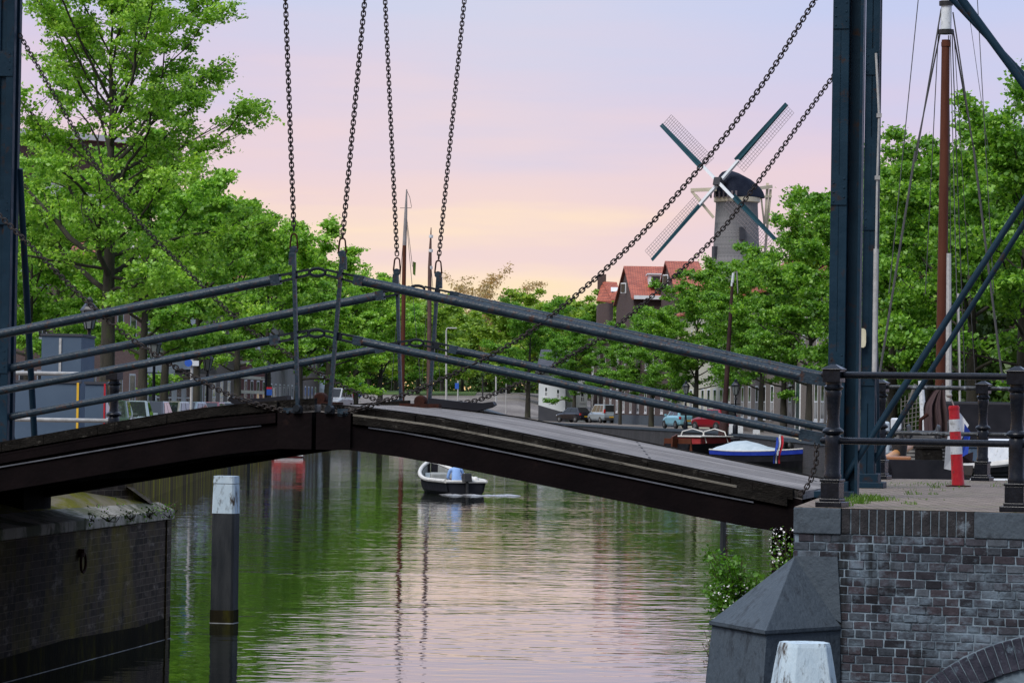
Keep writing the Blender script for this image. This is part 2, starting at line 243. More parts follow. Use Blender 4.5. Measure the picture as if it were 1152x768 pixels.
# ------------------------------------------------------------------ mesh builder
def frame_of(d, up=Vector((0, 0, 1))):
    d = d.normalized()
    if abs(d.dot(up)) > 0.99: up = Vector((1, 0, 0)) if abs(d.x) < 0.9 else Vector((0, 1, 0))
    s = d.cross(up).normalized(); u = s.cross(d).normalized()
    return d, s, u
class MB:
    def __init__(self): self.v = []; self.f = []; self.smooth = []
    def add(self, vs, fs, sm=False):
        o = len(self.v); self.v += [tuple(q) for q in vs]
        for f in fs: self.f.append(tuple(i + o for i in f)); self.smooth.append(sm)
        return self
    def hexa(self, b, t):                      # four bottom points, four top points (same order, counter-clockwise from above)
        return self.add(list(b) + list(t), [(3, 2, 1, 0), (4, 5, 6, 7), (0, 1, 5, 4), (1, 2, 6, 5), (2, 3, 7, 6), (3, 0, 4, 7)])
    def box(self, c, size, rz=0.0, mat=None):
        hx, hy, hz = size[0] / 2, size[1] / 2, size[2] / 2
        q = [Vector((sx * hx, sy * hy, sz * hz)) for sz in (-1, 1) for sx, sy in ((-1, -1), (1, -1), (1, 1), (-1, 1))]
        mm = mat if mat is not None else Matrix.Rotation(rz, 3, 'Z'); c = Vector(c)
        q = [mm @ p + c for p in q]; return self.hexa(q[:4], q[4:])
    def beam(self, p0, p1, w, h, up=Vector((0, 0, 1)), w1=None, h1=None):
        p0, p1 = Vector(p0), Vector(p1); d, s, u = frame_of(p1 - p0, up); w1 = w1 or w; h1 = h1 or h
        a = [p0 - s * w / 2 - u * h / 2, p0 + s * w / 2 - u * h / 2, p0 + s * w / 2 + u * h / 2, p0 - s * w / 2 + u * h / 2]
        b = [p1 - s * w1 / 2 - u * h1 / 2, p1 + s * w1 / 2 - u * h1 / 2, p1 + s * w1 / 2 + u * h1 / 2, p1 - s * w1 / 2 + u * h1 / 2]
        return self.add(a + b, [(0, 3, 2, 1), (4, 5, 6, 7), (0, 1, 5, 4), (1, 2, 6, 5), (2, 3, 7, 6), (3, 0, 4, 7)])
    def path(self, pts, r, n=8, cap=True, closed=False, sm=True):
        pts = [Vector(p) for p in pts]; k = len(pts)
        rs = r if isinstance(r, (list, tuple)) else [r] * k
        vs = []; up = Vector((0, 0, 1))
        for i, p in enumerate(pts):
            if closed: d = pts[(i + 1) % k] - pts[i - 1]
            else: d = pts[min(i + 1, k - 1)] - pts[max(i - 1, 0)]
            d, s, u = frame_of(d, up); up = u
            for j in range(n):
                a = 2 * math.pi * j / n; vs.append(p + (s * math.cos(a) + u * math.sin(a)) * rs[i])
        fs = []
        for i in range(k if closed else k - 1):
            i2 = (i + 1) % k
            for j in range(n):
                j2 = (j + 1) % n; fs.append((i * n + j, i * n + j2, i2 * n + j2, i2 * n + j))
        self.add(vs, fs, sm)
        if cap and not closed:
            self.add([vs[j] for j in range(n)], [tuple(range(n))[::-1]]); self.add([vs[(k - 1) * n + j] for j in range(n)], [tuple(range(n))])
        return self
    def tube(self, a, b, r, n=8, r1=None): return self.path([a, b], [r, r1 if r1 is not None else r], n)
    def lathe(self, base, prof, n=12, axis=Vector((0, 0, 1)), sm=True, rot=0.0):
        base = Vector(base); d, s, u = frame_of(Vector(axis), Vector((0, 1, 0))) ; vs = []
        for (r, h) in prof:
            for j in range(n):
                a = 2 * math.pi * j / n + rot; vs.append(base + d * h + (s * math.cos(a) + u * math.sin(a)) * r)
        fs = []
        for i in range(len(prof) - 1):
            for j in range(n):
                j2 = (j + 1) % n; fs.append((i * n + j, i * n + j2, (i + 1) * n + j2, (i + 1) * n + j))
        fs.append(tuple(range(n))[::-1]); fs.append(tuple((len(prof) - 1) * n + j for j in range(n)))
        o = len(self.f); self.add(vs, fs, sm); self.smooth[-1] = self.smooth[-2] = False; return self
    def prism(self, poly, off):                # polygon (3-D points) swept by a vector
        a = [Vector(p) for p in poly]; off = Vector(off); b = [p + off for p in a]; k = len(a)
        return self.add(a + b, [tuple(range(k))[::-1], tuple(range(k, 2 * k))] + [(i, (i + 1) % k, k + (i + 1) % k, k + i) for i in range(k)])
    def loft(self, rings, closed=True, cap=True, sm=False):
        n = len(rings[0]); vs = [p for r in rings for p in r]; fs = []
        for i in range(len(rings) - 1):
            for j in range(n if closed else n - 1):
                j2 = (j + 1) % n; fs.append((i * n + j, i * n + j2, (i + 1) * n + j2, (i + 1) * n + j))
        self.add(vs, fs, sm)
        if cap: self.add(list(rings[0]), [tuple(range(n))[::-1]]); self.add(list(rings[-1]), [tuple(range(n))])
        return self
    def ball(self, c, r, n=8, m=6, sz=1.0):
        c = Vector(c); prof = []
        rings = [[c + Vector((r * math.sin(math.pi * (i + .001) / m) * math.cos(2 * math.pi * j / n), r * math.sin(math.pi * (i + .001) / m) * math.sin(2 * math.pi * j / n), -r * sz * math.cos(math.pi * (i + .001) / m))) for j in range(n)] for i in range(m + 1)]
        return self.loft(rings, sm=True, cap=False)
    def build(self, name, mat, parent=None, origin=None, bevel=0.0, uv=True, recalc=True):
        if parent is not None:
            o = parent; org = Vector(parent.get('_org', (0, 0, 0)))
        else: org = Vector(origin) if origin is not None else Vector((0, 0, 0))
        me = bpy.data.meshes.new(name)
        V = [Vector(q) - org for q in self.v]
        me.from_pydata(V, [], self.f); me.validate(); me.update()
        if recalc:
            bm = bmesh.new(); bm.from_mesh(me); bmesh.ops.recalc_face_normals(bm, faces=bm.faces); bm.to_mesh(me); bm.free()
        if len(me.polygons) == len(self.smooth): me.polygons.foreach_set('use_smooth', self.smooth)
        if any(self.smooth): me.set_sharp_from_angle(angle=R(42))
        if uv:
            ul = me.uv_layers.new(name='UVMap'); buf = np.zeros(len(me.loops) * 2)
            for p in me.polygons:
                n = p.normal; hz = math.hypot(n.x, n.y)
                for li in p.loop_indices:
                    q = me.vertices[me.loops[li].vertex_index].co
                    if hz < 0.35: buf[2 * li] = q.x; buf[2 * li + 1] = q.y
                    else:
                        buf[2 * li] = (-n.y * q.x + n.x * q.y) / hz; buf[2 * li + 1] = q.z / max(hz, .3)
            ul.data.foreach_set('uv', buf)
        mats = mat if isinstance(mat, (list, tuple)) else [mat]
        for q in mats: me.materials.append(M[q] if isinstance(q, str) else q)
        ob = bpy.data.objects.new(name, me); COL.objects.link(ob); ob['_org'] = tuple(org)
        if parent is not None: ob.parent = parent
        else: ob.location = org
        if bevel:
            b = ob.modifiers.new('bevel', 'BEVEL'); b.width = bevel; b.segments = 2; b.limit_method = 'ANGLE'
        return ob
def tag(o, label, cat, group=None, kind=None):
    o['label'] = label; o['category'] = cat
    if group: o['group'] = group
    if kind: o['kind'] = kind
    return o
def thing(name, label, cat, loc, group=None):
    o = bpy.data.objects.new(name, None); COL.objects.link(o); o.location = loc; o['_org'] = tuple(loc); o.empty_display_size = 0.2
    return tag(o, label, cat, group)
def struct(name, mb, mat):
    o = mb.build(name, mat); o['kind'] = 'structure'; return o
def kids(o): return [c for c in bpy.data.objects if c.parent == o]
def dup(root, loc, rz=0.0, sc=1.0, label=None, group=None):
    r = root.copy(); COL.objects.link(r); r.location = loc; r.rotation_euler = (0, 0, rz); r.scale = (sc, sc, sc) if not isinstance(sc, tuple) else sc
    if label: r['label'] = label
    if group: r['group'] = group
    for ch in list(root.children):
        c = ch.copy(); COL.objects.link(c); c.parent = r
        for g in list(ch.children):
            d = g.copy(); COL.objects.link(d); d.parent = c
    return r
# ------------------------------------------------------------------ sky, sun, colour
world = bpy.data.worlds.new('World'); scene.world = world; world.use_nodes = True
wt = world.node_tree; wt.nodes.clear()
wo = wt.nodes.new('ShaderNodeOutputWorld'); bg = wt.nodes.new('ShaderNodeBackground'); bg.inputs['Strength'].default_value = 0.1
SUN_EL, SUN_AZ = R(50), R(-146)        # azimuth measured from +Y (view direction) towards +X
sky = N(wt, 'TexSky', sky_type='NISHITA', sun_disc=False, sun_elevation=SUN_EL, sun_rotation=SUN_AZ)
sky.air_density = 1.2; sky.dust_density = 2.0
wtc = N(wt, 'TexCoord'); sp = N(wt, 'SeparateXYZ'); LK(wt, wtc.outputs['Generated'], sp.inputs[0])
# dusk colours of the low sky, by height above the horizon, with faint drifting cloud bands
cm = N(wt, 'Mapping'); cm.inputs['Scale'].default_value = (3.6, 3.6, 30.0); LK(wt, wtc.outputs['Generated'], cm.inputs[0])
cn = N(wt, 'TexNoise'); cn.inputs['Scale'].default_value = 2.2; cn.inputs['Detail'].default_value = 4; LK(wt, cm.outputs[0], cn.inputs['Vector'])
el = N(wt, 'Math', operation='MULTIPLY_ADD'); LK(wt, cn.outputs['Fac'], el.inputs[0]); el.inputs[1].default_value = 0.07
e0 = N(wt, 'Math', operation='MULTIPLY_ADD'); LK(wt, sp.outputs['X'], e0.inputs[0]); e0.inputs[1].default_value = 0.10; LK(wt, sp.outputs['Z'], e0.inputs[2])
e00 = N(wt, 'Math', operation='ADD'); LK(wt, e0.outputs[0], e00.inputs[0]); e00.inputs[1].default_value = -0.035
LK(wt, e00.outputs[0], el.inputs[2])
def srgb(r, g, b): return tuple(((q / 255 / 12.92) if q / 255 <= 0.04045 else ((q / 255 + 0.055) / 1.055) ** 2.4) for q in (r, g, b))
K = 10.0
mr = N(wt, 'MapRange'); mr.inputs['From Min'].default_value = 0.0; mr.inputs['From Max'].default_value = 0.25; LK(wt, el.outputs[0], mr.inputs['Value'])
rp = ramp(wt, mr.outputs[0], [(0.0, srgb(255, 214, 150)), (0.10, srgb(255, 233, 186)), (0.155, srgb(255, 229, 205)), (0.20, srgb(244, 218, 214)), (0.27, srgb(236, 215, 221)), (0.34, srgb(222, 212, 229)), (0.43, srgb(211, 213, 235)), (0.52, srgb(203, 213, 239)), (1.0, srgb(190, 208, 240))])
# the afterglow sits a little left of the view axis; away from it the band turns mauve
gx = N(wt, 'Math', operation='ADD'); LK(wt, sp.outputs['X'], gx.inputs[0]); gx.inputs[1].default_value = 0.012
ga = N(wt, 'Math', operation='ABSOLUTE'); LK(wt, gx.outputs[0], ga.inputs[0])
gr = ramp(wt, ga.outputs[0], [(0.015, 0.0), (0.11, 0.8)])
duskcol = mixc(wt, gr.outputs[0], rp.outputs[0], mixc(wt, 1.0, rp.outputs[0], (0.945, 0.925, 1.02), 'MULTIPLY'))
scale = N(wt, 'VectorMath', operation='SCALE'); LK(wt, duskcol, scale.inputs[0]); scale.inputs['Scale'].default_value = K
hi = ramp(wt, sp.outputs['Z'], [(0.20, 0.0), (0.5, 1.0)])
skys = N(wt, 'VectorMath', operation='SCALE'); LK(wt, sky.outputs[0], skys.inputs[0]); skys.inputs['Scale'].default_value = 3.2
zen = mixc(wt, 0.45, skys.outputs[0], tuple(q * 15.0 for q in srgb(214, 222, 240)))
# the sky behind the camera, away from the afterglow, is the darker half
back = ramp(wt, N(wt, 'MapRange').outputs[0], [(0.0, 0.42), (1.0, 1.0)]); bm_ = back.inputs['Fac'].links[0].from_node
bm_.inputs['From Min'].default_value = -0.8; bm_.inputs['From Max'].default_value = 0.35; LK(wt, sp.outputs['Y'], bm_.inputs['Value'])
LK(wt, mixc(wt, 1.0, mixc(wt, hi.outputs[0], scale.outputs[0], zen), back.outputs[0], 'MULTIPLY'), bg.inputs['Color']); LK(wt, bg.outputs[0], wo.inputs['Surface'])
sl = bpy.data.lights.new('sun', 'SUN'); sun = bpy.data.objects.new('sun', sl); COL.objects.link(sun)
sl.energy = 2.4; sl.angle = R(30); sl.color = (1.0, 0.985, 0.965)
sd = Vector((math.sin(SUN_AZ) * math.cos(SUN_EL), math.cos(SUN_AZ) * math.cos(SUN_EL), math.sin(SUN_EL)))
sun.rotation_euler = sd.to_track_quat('Z', 'Y').to_euler(); sun.location = (-20, -20, 40)
scene.view_settings.view_transform = 'Standard'; scene.view_settings.look = 'None'; scene.view_settings.gamma = 1.0; scene.view_settings.exposure = 0.0
scene.render.engine = 'CYCLES'
scene.cycles.max_bounces = 7; scene.cycles.diffuse_bounces = 3; scene.cycles.glossy_bounces = 3; scene.cycles.transmission_bounces = 3
scene.cycles.use_denoising = True

# ------------------------------------------------------------------ ground, water, quay walls
def interp(tab, z):
    if z <= tab[0][0]: return tab[0][1]
    for (a, p), (b, q) in zip(tab, tab[1:]):
        if z <= b: return p + (q - p) * (z - a) / (b - a)
    return tab[-1][1]
LEFT = [(41.3, -4.35), (46, -6.6), (60, -8.0), (80, -8.9), (100, -9.95), (145, -11.6), (192, -13.0), (300, -15.5), (400, -17)]
RIGHT = [(41.4, 12.0), (44, 16.5), (60, 17.2), (120, 16.6), (154, 14.6), (240, 13.35), (327, 4.5), (360, 0.8), (400, -3)]
CEND = 402.0
def lz(y): return 1.95 - 0.70 * min(1, max(0, (y - 42) / 16))
def rz_(y): return 1.30
def gh(x, y):                                # ground height beyond the canal: the dyke rises to the lawns
    if x < -8: b = lz(y)
    else: b = 1.30
    y0 = 352 + max(0.0, x - 2.0) * 9.0
    t = min(1, max(0, (y - y0) / 130)); t = t * t * (3 - 2 * t) * 0.55 + t * 0.45
    return b + 3.35 * t
rowsZ = sorted(set([41.3, 41.4, 44, 46, 50, 55, 60, 70, 80, 90, 100, 120, 145, 154, 175, 192, 215, 240, 265, 300, 327, 345, 360, 380, 400, 402]))
g = MB()
xl = [0, 4, 9, 16, 30, 60, 120, 300, 900]
for side in (-1, 1):
    tab = LEFT if side < 0 else RIGHT
    vs = []; fs = []; nc = len(xl)
    rows = [z for z in rowsZ if z >= tab[0][0]]
    for z in rows:
        e = interp(tab, z)
        for q in xl: vs.append((e + side * q, z, gh(e + side * q, z)))
    for i in range(len(rows) - 1):
        for j in range(nc - 1): fs.append((i * nc + j, i * nc + j + 1, (i + 1) * nc + j + 1, (i + 1) * nc + j))
    g.add(vs, fs)
xs = [-917, -320, -140, -80, -50, -33, -26, -21, -17, -14, -10, -6, -3, 1, 6, 13, 27, 57, 117, 297, 897]
ys = [402, 412, 425, 440, 455, 470, 490, 520, 600, 800, 1500, 4000, 8000]
vs = [(x if y > 402 else x, y, gh(x, y)) for y in ys for x in xs]; nc = len(xs)
g.add(vs, [(i * nc + j, i * nc + j + 1, (i + 1) * nc + j + 1, (i + 1) * nc + j) for i in range(len(ys) - 1) for j in range(nc - 1)])
struct('ground', g, 'street')
w = MB(); w.add([(-900, -60, 0), (900, -60, 0), (900, 8000, -0.0), (-900, 8000, 0)], [(0, 1, 2, 3)]); struct('water', w, 'water')
# lawn on the dyke
lw = MB(); lx = [-40, -25, -17, -11, -7, -4.5]; ly = [452, 462, 472, 482, 492, 505]
lw.add([(x, y, gh(x, y) + 0.05) for y in ly for x in lx], [(i * 6 + j, i * 6 + j + 1, i * 6 + j + 7, i * 6 + j + 6) for i in range(5) for j in range(5)])
struct('lawn', lw, 'lawn')
def quay(name, tab, label, side, zs, end=None):
    q = thing(name, label, 'wall', (tab[0][1], tab[0][0], 0))
    wl = MB(); cp = MB(); pts = [(e, z) for z, e in tab if z <= 402] + ([(end[0], end[1])] if end else [])
    for (a, za), (b, zb) in zip(pts, pts[1:]):
        ha, hb = gh(a + side * .1, za), gh(b + side * .1, zb)
        wl.add([(a, za, -1), (b, zb, -1), (b, zb, hb - .02), (a, za, ha - .02)], [(0, 1, 2, 3)])
        s = Vector((-(zb - za), b - a, 0)).normalized() * (0.45 if side < 0 else -0.45); o = -s * 0.12
        cp.hexa([(a + o.x, za + o.y, ha - .14), (a + s.x, za + s.y, ha - .14), (b + s.x, zb + s.y, hb - .14), (b + o.x, zb + o.y, hb - .14)],
                [(a + o.x, za + o.y, ha + .03), (a + s.x, za + s.y, ha + .03), (b + s.x, zb + s.y, hb + .03), (b + o.x, zb + o.y, hb + .03)])
    wl.build('wall', 'mossquay' if side < 0 else 'quaybrick', q); cp.build('coping', 'stone', q)
quay('quay_wall', LEFT, 'long brown mossy quay wall along the left bank behind the old pier', -1, None)
quay('quay_wall', RIGHT, 'long brick quay wall along the right bank below the parked cars', 1, None, (-17, 402))

# ------------------------------------------------------------------ drawbridge frame of reference
TH = R(10.6); BL = Vector((math.cos(TH), -math.sin(TH), 0)); BT = Vector((math.sin(TH), math.cos(TH), 0)); BW = 4.32
_p = at(357, 306, 32.7); BO = Vector((_p.x, _p.y, 0)); UP = Vector((0, 0, 1))
def B(t, w, z): return BO + BL * t + BT * w + UP * z
def onplane(x, y, w):
    d = ray(x, y); o = BO + BT * w; k = (o - EYE).dot(BT) / d.dot(BT); return EYE + d * k
def interp2(tab, t): return interp(tab, abs(t))
DZ = [(0, 2.70), (0.4, 2.672), (1.03, 2.605), (1.69, 2.495), (2.5, 2.345), (3.3, 2.195), (3.65, 2.135), (4.46, 1.985)]
KERB = {1: 0.012, -1: 0.055}
GB = [(0, 2.345), (0.3, 2.315), (0.75, 2.265), (1.1, 2.21), (1.75, 2.095), (2.4, 1.975), (3.1, 1.85), (3.8, 1.72), (4.4, 1.635)]
TS = [0.03, 0.25, 0.5, 0.8, 1.1, 1.5, 2.0, 2.5, 3.0, 3.5, 4.0, 4.42]
def strip_solid(mb, tab_t, w0, w1, zt, zb, sg):
    rings = [[B(sg * t, w0, zb(t)), B(sg * t, w1, zb(t)), B(sg * t, w1, zt(t)), B(sg * t, w0, zt(t))] for t in tab_t]
    mb.loft(rings)
def leaf(sg, label):
    lf = thing('bridge_leaf', label, 'bridge leaf', B(sg * 4.42, BW / 2, 1.9), 'two leaves of the drawbridge')
    d = MB(); strip_solid(d, TS, 0.10, BW - 0.10, lambda t: interp(DZ, t), lambda t: interp(DZ, t) - 0.07, sg); dk = d.build('deck', 'deck', lf)
    for w0, nm in ((0.0, 'near'), (BW, 'far')):
        s = 1 if w0 == 0 else -1
        # plate girder: web, bottom flange, thin angle along the web, end plate
        gd = MB(); strip_solid(gd, TS, w0 + s * 0.06, w0 + s * 0.12, lambda t: interp(DZ, t) - 0.075, lambda t: interp(GB, t), sg)
        strip_solid(gd, TS, w0 - s * 0.02, w0 + s * 0.20, lambda t: interp(GB, t), lambda t: interp(GB, t) - 0.022, sg)
        strip_solid(gd, TS, w0 + s * 0.005, w0 + s * 0.06, lambda t: interp(GB, t) + 0.195, lambda t: interp(GB, t) - .001, sg)
        gd.hexa(*[[B(sg * t, w0 + s * q, z) for t, q in ((0.02, -.035), (0.34, -.035), (0.34, .12), (0.02, .12))] for z in (2.29, 2.62)])
        girder = gd.build('girder', 'girder', lf)
        an = MB(); strip_solid(an, [q for q in TS if 0.3 < q < 4.2], w0 - s * 0.012, w0 + s * 0.03, lambda t: interp(GB, t) + 0.208, lambda t: interp(GB, t) + 0.196, sg)
        an.build('angle_strip', 'lit_edge', girder)
        ew = MB(); strip_solid(ew, [0.36, 0.8, 1.1, 1.5, 2.0, 2.5, 3.0, 3.5, 3.85], w0 - s * 0.03, w0 + s * 0.06, lambda t: interp(DZ, t) - 0.06, lambda t: interp(DZ, t) - 0.078, sg)
        eb = MB(); strip_solid(eb, [0.36, 0.8, 1.1, 1.5, 2.0, 2.5, 3.0, 3.5, 4.3], w0 - s * 0.028, w0 + s * 0.05, lambda t: interp(DZ, t) - 0.0785, lambda t: interp(DZ, t) - 0.15, sg); eb.build('edge_beam', 'kerb_wood' if sg > 0 else 'girder', lf)
        ew.build('edge_timber', 'edge_wood' if sg > 0 else 'girder', lf)
        kb = MB(); strip_solid(kb, TS, w0 + s * 0.10, w0 + s * 0.20, lambda t: interp(DZ, t) + KERB[sg], lambda t: interp(DZ, t) - 0.06, sg); kb.build('kerb_plank', 'kerb_wood', lf)
        for nm2, zz, z1, r in (('top_rail', 3.82, 3.0, 0.044), ('lower_rail', 3.275, 2.49, 0.038)):
            rl = MB(); k = sg
            a = B(k * 0.40, w0, zz); b = B(k * 4.46, w0, z1); rl.tube(a, b, r, 14)
            rail = rl.build(nm2, 'rail', lf)
            lk = MB(); lk.beam(B(k * 0.345, w0, zz + .010), B(k * 0.43, w0, zz - .006), r * 2.0, r * 2.15)
            lk.build('rail_socket', 'rail', rail)
            # flat slotted link from the socket over the hanger to the eye above the joint
            ln = MB(); ez = zz + 0.072 * (1 if nm2 == 'top_rail' else .9)
            for off in (-0.029, 0.029):
                ln.beam(B(k * 0.35, w0, zz + .012 + off), B(k * 0.08, w0, ez + off * 0.8), 0.035, 0.021)
            ln.beam(B(k * 0.235, w0, (zz + ez) / 2 + .002), B(k * 0.185, w0, (zz + ez) / 2 + .012), 0.05, 0.06)
            if k > 0: ln.path([B(0.075 * math.cos(q * math.pi / 7), w0, ez + 0.034 * math.sin(q * math.pi / 7)) for q in range(14)], 0.015, 6, closed=True)
            ln.build('rail_link', 'rail_dark', rail)
            br = MB(); br.beam(B(k * 4.40, w0, z1 + .012), B(k * 4.68, w0, z1 - .035), 0.09, 0.10); br.build('rail_bracket', 'rail', rail)
    # worn planks ending raggedly along the near edge
    for w0 in (0.0, BW):
        rg_ = MB(); s = 1 if w0 == 0 else -1; q = 0.36
        while q < 4.3:
            l_ = rng.uniform(.12, .34); o_ = rng.uniform(-.007, .007); h_ = rng.uniform(-.008, .006)
            rg_.hexa(*[[B(sg * (t), w0 + s * e, interp(DZ, t) + z) for t, e in ((q, .02 + o_), (q + l_, .02 + o_), (q + l_, .104), (q, .104))] for z in (-.085 if sg > 0 else -.04, h_ + (.0 if sg > 0 else .035))]); q += l_ + rng.uniform(.0, .006)
        rg_.build('plank_ends', 'kerb_wood', lf)
    # timber stringers under the deck
    st = MB()
    for w0 in (0.9, 1.7, 2.6, 3.4): strip_solid(st, TS, w0 - .07, w0 + .07, lambda t: interp(DZ, t) - 0.07, lambda t: interp(GB, t) + 0.06, sg)
    for t in (0.2, 1.4, 2.8, 4.2): st.hexa(*[[B(sg * (t + dt), q, interp(DZ, t) + oz) for dt, q in ((-.08, .12), (.08, .12), (.08, BW - .12), (-.08, BW - .12))] for oz in (-.36, -.10)])
    st.build('stringer', 'girder', lf)
    return lf
M['lit_edge'] = mottled('painted_lit_angle_edge', (0.07, 0.075, 0.09), (0.15, 0.16, 0.19), 8, 0.6, 0.0, spec=.3)  # light on the angle's top edge, painted in as a paler colour
M['rail_dark'] = mottled('dark_link_iron', (0.006, 0.010, 0.015), (0.014, 0.018, 0.024), 12, 0.5, spec=.2)
lfL = leaf(-1, 'left leaf of the arched drawbridge, rising to the right from the mossy pier')
lfR = leaf(1, 'right leaf of the arched drawbridge, grey plank deck sloping down to the paved landing')
def guard(t0, t1, w, sg, lf):                # low timber wheel guard with an upturned tip
    mb = MB(); z0 = interp2(DZ, t0)
    prof = [(t0, 0.0), (t1 - sg * .18, 0.0), (t1 - sg * .05, 0.05), (t1, 0.085), (t1 - sg * .02, 0.115), (t1 - sg * .12, 0.09), (t1 - sg * .3, 0.075), (t0, 0.08)]
    mb.prism([B(t, w, interp2(DZ, t) + .014 + h) for t, h in prof], BT * 0.16); mb.build('wheel_guard', 'hull_dark', lf)
guard(-0.30, -0.86, 0.14, -1, lfL); guard(0.2, 0.88, BW - 0.30, 1, lfR)
def latch(t, w, lf):
    mb = MB(); mb.lathe(B(t, w, interp2(DZ, t) + 0.06), [(0.0, 0), (0.05, 0.0), (0.062, 0.02), (0.062, 0.12), (0.05, 0.14), (0.0, 0.14)], 12, BT)
    mb.beam(B(t - .2, w + .05, 2.70), B(t + .2, w + .05, 2.70), 0.14, 0.04)
    mb.build('bolt_housing', 'rust', lf)
latch(-0.18, 0.9, lfL); latch(0.26, 3.3, lfR)

# ------------------------------------------------------------------ chains
def chain_links(mb, pts, pitch=0.038, wire=0.0066, hw=0.0185):
    pts = [Vector(p) for p in pts]; seg = [(b - a).length for a, b in zip(pts, pts[1:])]; tot = sum(seg); n = int(tot / pitch)
    cum = [0]
    for s in seg: cum.append(cum[-1] + s)
    for i in range(n):
        s = (i + 0.5) * pitch; k = 0
        while k < len(seg) - 1 and cum[k + 1] < s: k += 1
        a, b = pts[k], pts[k + 1]; c = a.lerp(b, (s - cum[k]) / seg[k]); d, sd_, u = frame_of(b - a, BT)
        side = sd_ if i % 2 == 0 else u
        if i % 2 == 0: side = (d.cross(BT)).normalized()
        else: side = BT
        L2 = pitch / 2 + wire * 0.9 - hw * 0.55; loop = []
        for q in range(5): a2 = math.pi * q / 4; loop.append(c + d * (L2 + hw * math.sin(a2) * 0.72) + side * hw * math.cos(a2))
        for q in range(5): a2 = math.pi + math.pi * q / 4; loop.append(c + d * (-L2 + hw * math.sin(a2) * 0.72) + side * hw * math.cos(a2))
        mb.path(loop, wire, 5, closed=True)
def curve_pts(pix, w, dense=6):
    P = [onplane(x, y, w) for x, y in pix]
    out = []
    for i in range(len(P) - 1):                # Catmull-Rom through the points
        p0 = P[max(i - 1, 0)]; p1 = P[i]; p2 = P[i + 1]; p3 = P[min(i + 2, len(P) - 1)]
        for q in range(dense):
            t = q / dense
            out.append(0.5 * ((2 * p1) + (p2 - p0) * t + (2 * p0 - 5 * p1 + 4 * p2 - p3) * t * t + (3 * p1 - p0 - 3 * p2 + p3) * t ** 3))
    return out + [P[-1]]
def side_chain(label, pix, w, head=None):
    pts = curve_pts(pix, w)
    if head is not None: pts = [head] + pts
    c = thing('guy_chain', label, 'chain', tuple(pts[-1]), 'slanting chains of the drawbridge')
    m = MB(); chain_links(m, pts); m.build('links', 'chain', c, uv=False)
    sh = MB(); e = pts[-1]; sh.beam(e - BL * .05, e + BL * .05, 0.03, 0.07); sh.tube(e - BT * .05, e + BT * .05, 0.014, 8); sh.build('shackle', 'rail', c)
side_chain('slack chain from the left pillar across the big tree to the far bridge edge', [(22, 39), (67.7, 118.5), (101.5, 176), (135, 223), (166, 260), (203, 297.5), (237, 331), (277.6, 368.6), (318, 394), (378, 430.6), (422, 449), (446, 453)], BW)
side_chain('low slack chain reaching the left near edge of the bridge below the other left chain', [(-194, 30), (-100, 152), (0, 243), (115, 355), (186, 406), (236, 433), (254, 442), (290, 455), (325, 463)], 0.0)
side_chain('long chain slanting from the top of the sky to the near middle of the bridge', [(940, -27), (917, 0), (861, 90), (792, 183), (705, 280), (614, 360), (549, 401), (480, 434), (447, 446), (410, 458), (386, 464)], -0.02)
side_chain('slanting chain from the right pillar past the mill cap to the far bridge edge', [(960, 55), (930, 96), (840, 222), (791.6, 280), (692, 368), (637.5, 402), (605, 421), (558, 442), (532, 451), (489, 456)], BW)
def lift_chain(label, top, mid, bar_top, bar_bot, w, sg):
    P1 = onplane(*mid, w); P0 = onplane(*top, w); d = (P0 - P1) / (P0.z - P1.z); Ptop = P0 + d * (8.75 - P0.z)
    bt, bb = onplane(*bar_top, w), onplane(*bar_bot, w); bb.z = min(bb.z, 2.66)
    c = thing('lifting_chain', label, 'chain', tuple(bb), 'upright chains lifting the bridge leaves')
    s0 = bt + UP * 0.145                       # long open shackle on top of the hanger bar
    m = MB(); chain_links(m, [Ptop, s0]); m.build('links', 'chain', c, uv=False)
    sh = MB(); side = BL; loop = []
    for q in range(6): a = math.pi * q / 5; loop.append(s0 - UP * .025 + UP * .025 * math.sin(a) + side * .026 * math.cos(a))
    for q in range(6): a = math.pi + math.pi * q / 5; loop.append(bt + UP * .02 + UP * .03 * math.sin(a) + side * .036 * math.cos(a))
    sh.path(loop, 0.0085, 6, closed=True); sh.build('shackle', 'rust', c)
    hb = MB(); hb.beam(bb, bt, 0.03, 0.052, BT); hb.lathe(bt - BT * .022, [(0, 0), (.036, 0), (.036, .044), (0, .044)], 10, BT)
    hb.beam(bt - UP * .02 + BL * sg * .012, bt - UP * .14 + BL * sg * .014, 0.055, 0.05, BT)
    bar = hb.build('hanger_bar', 'rail', c)
    pn = MB(); pn.lathe(bb - BT * .06, [(0, 0), (.032, 0), (.032, .12), (0, .12)], 10, BT); pn.beam(bb - UP * .02 - BL * .04, bb - UP * .02 + BL * .04, .07, .05); pn.build('pin', 'rail_dark', bar)
lift_chain('thin chain and hanger bar, first upright from the left', (321, 0), (330.5, 260), (330.5, 281), (335, 459), -0.03, -1)
lift_chain('chain and hanger bar leaning left, second upright from the left', (411, 0), (387, 265), (385, 286), (371, 459), -0.03, 1)
lift_chain('chain and hanger bar in front of the tall far mast, third upright from the left', (433, 0), (446, 285), (446.5, 306), (451.5, 446), BW + .03, -1)
lift_chain('chain and hanger bar beside the shorter far mast, fourth upright from the left', (523, 0), (495, 290), (493, 309), (483, 446), BW + .03, 1)

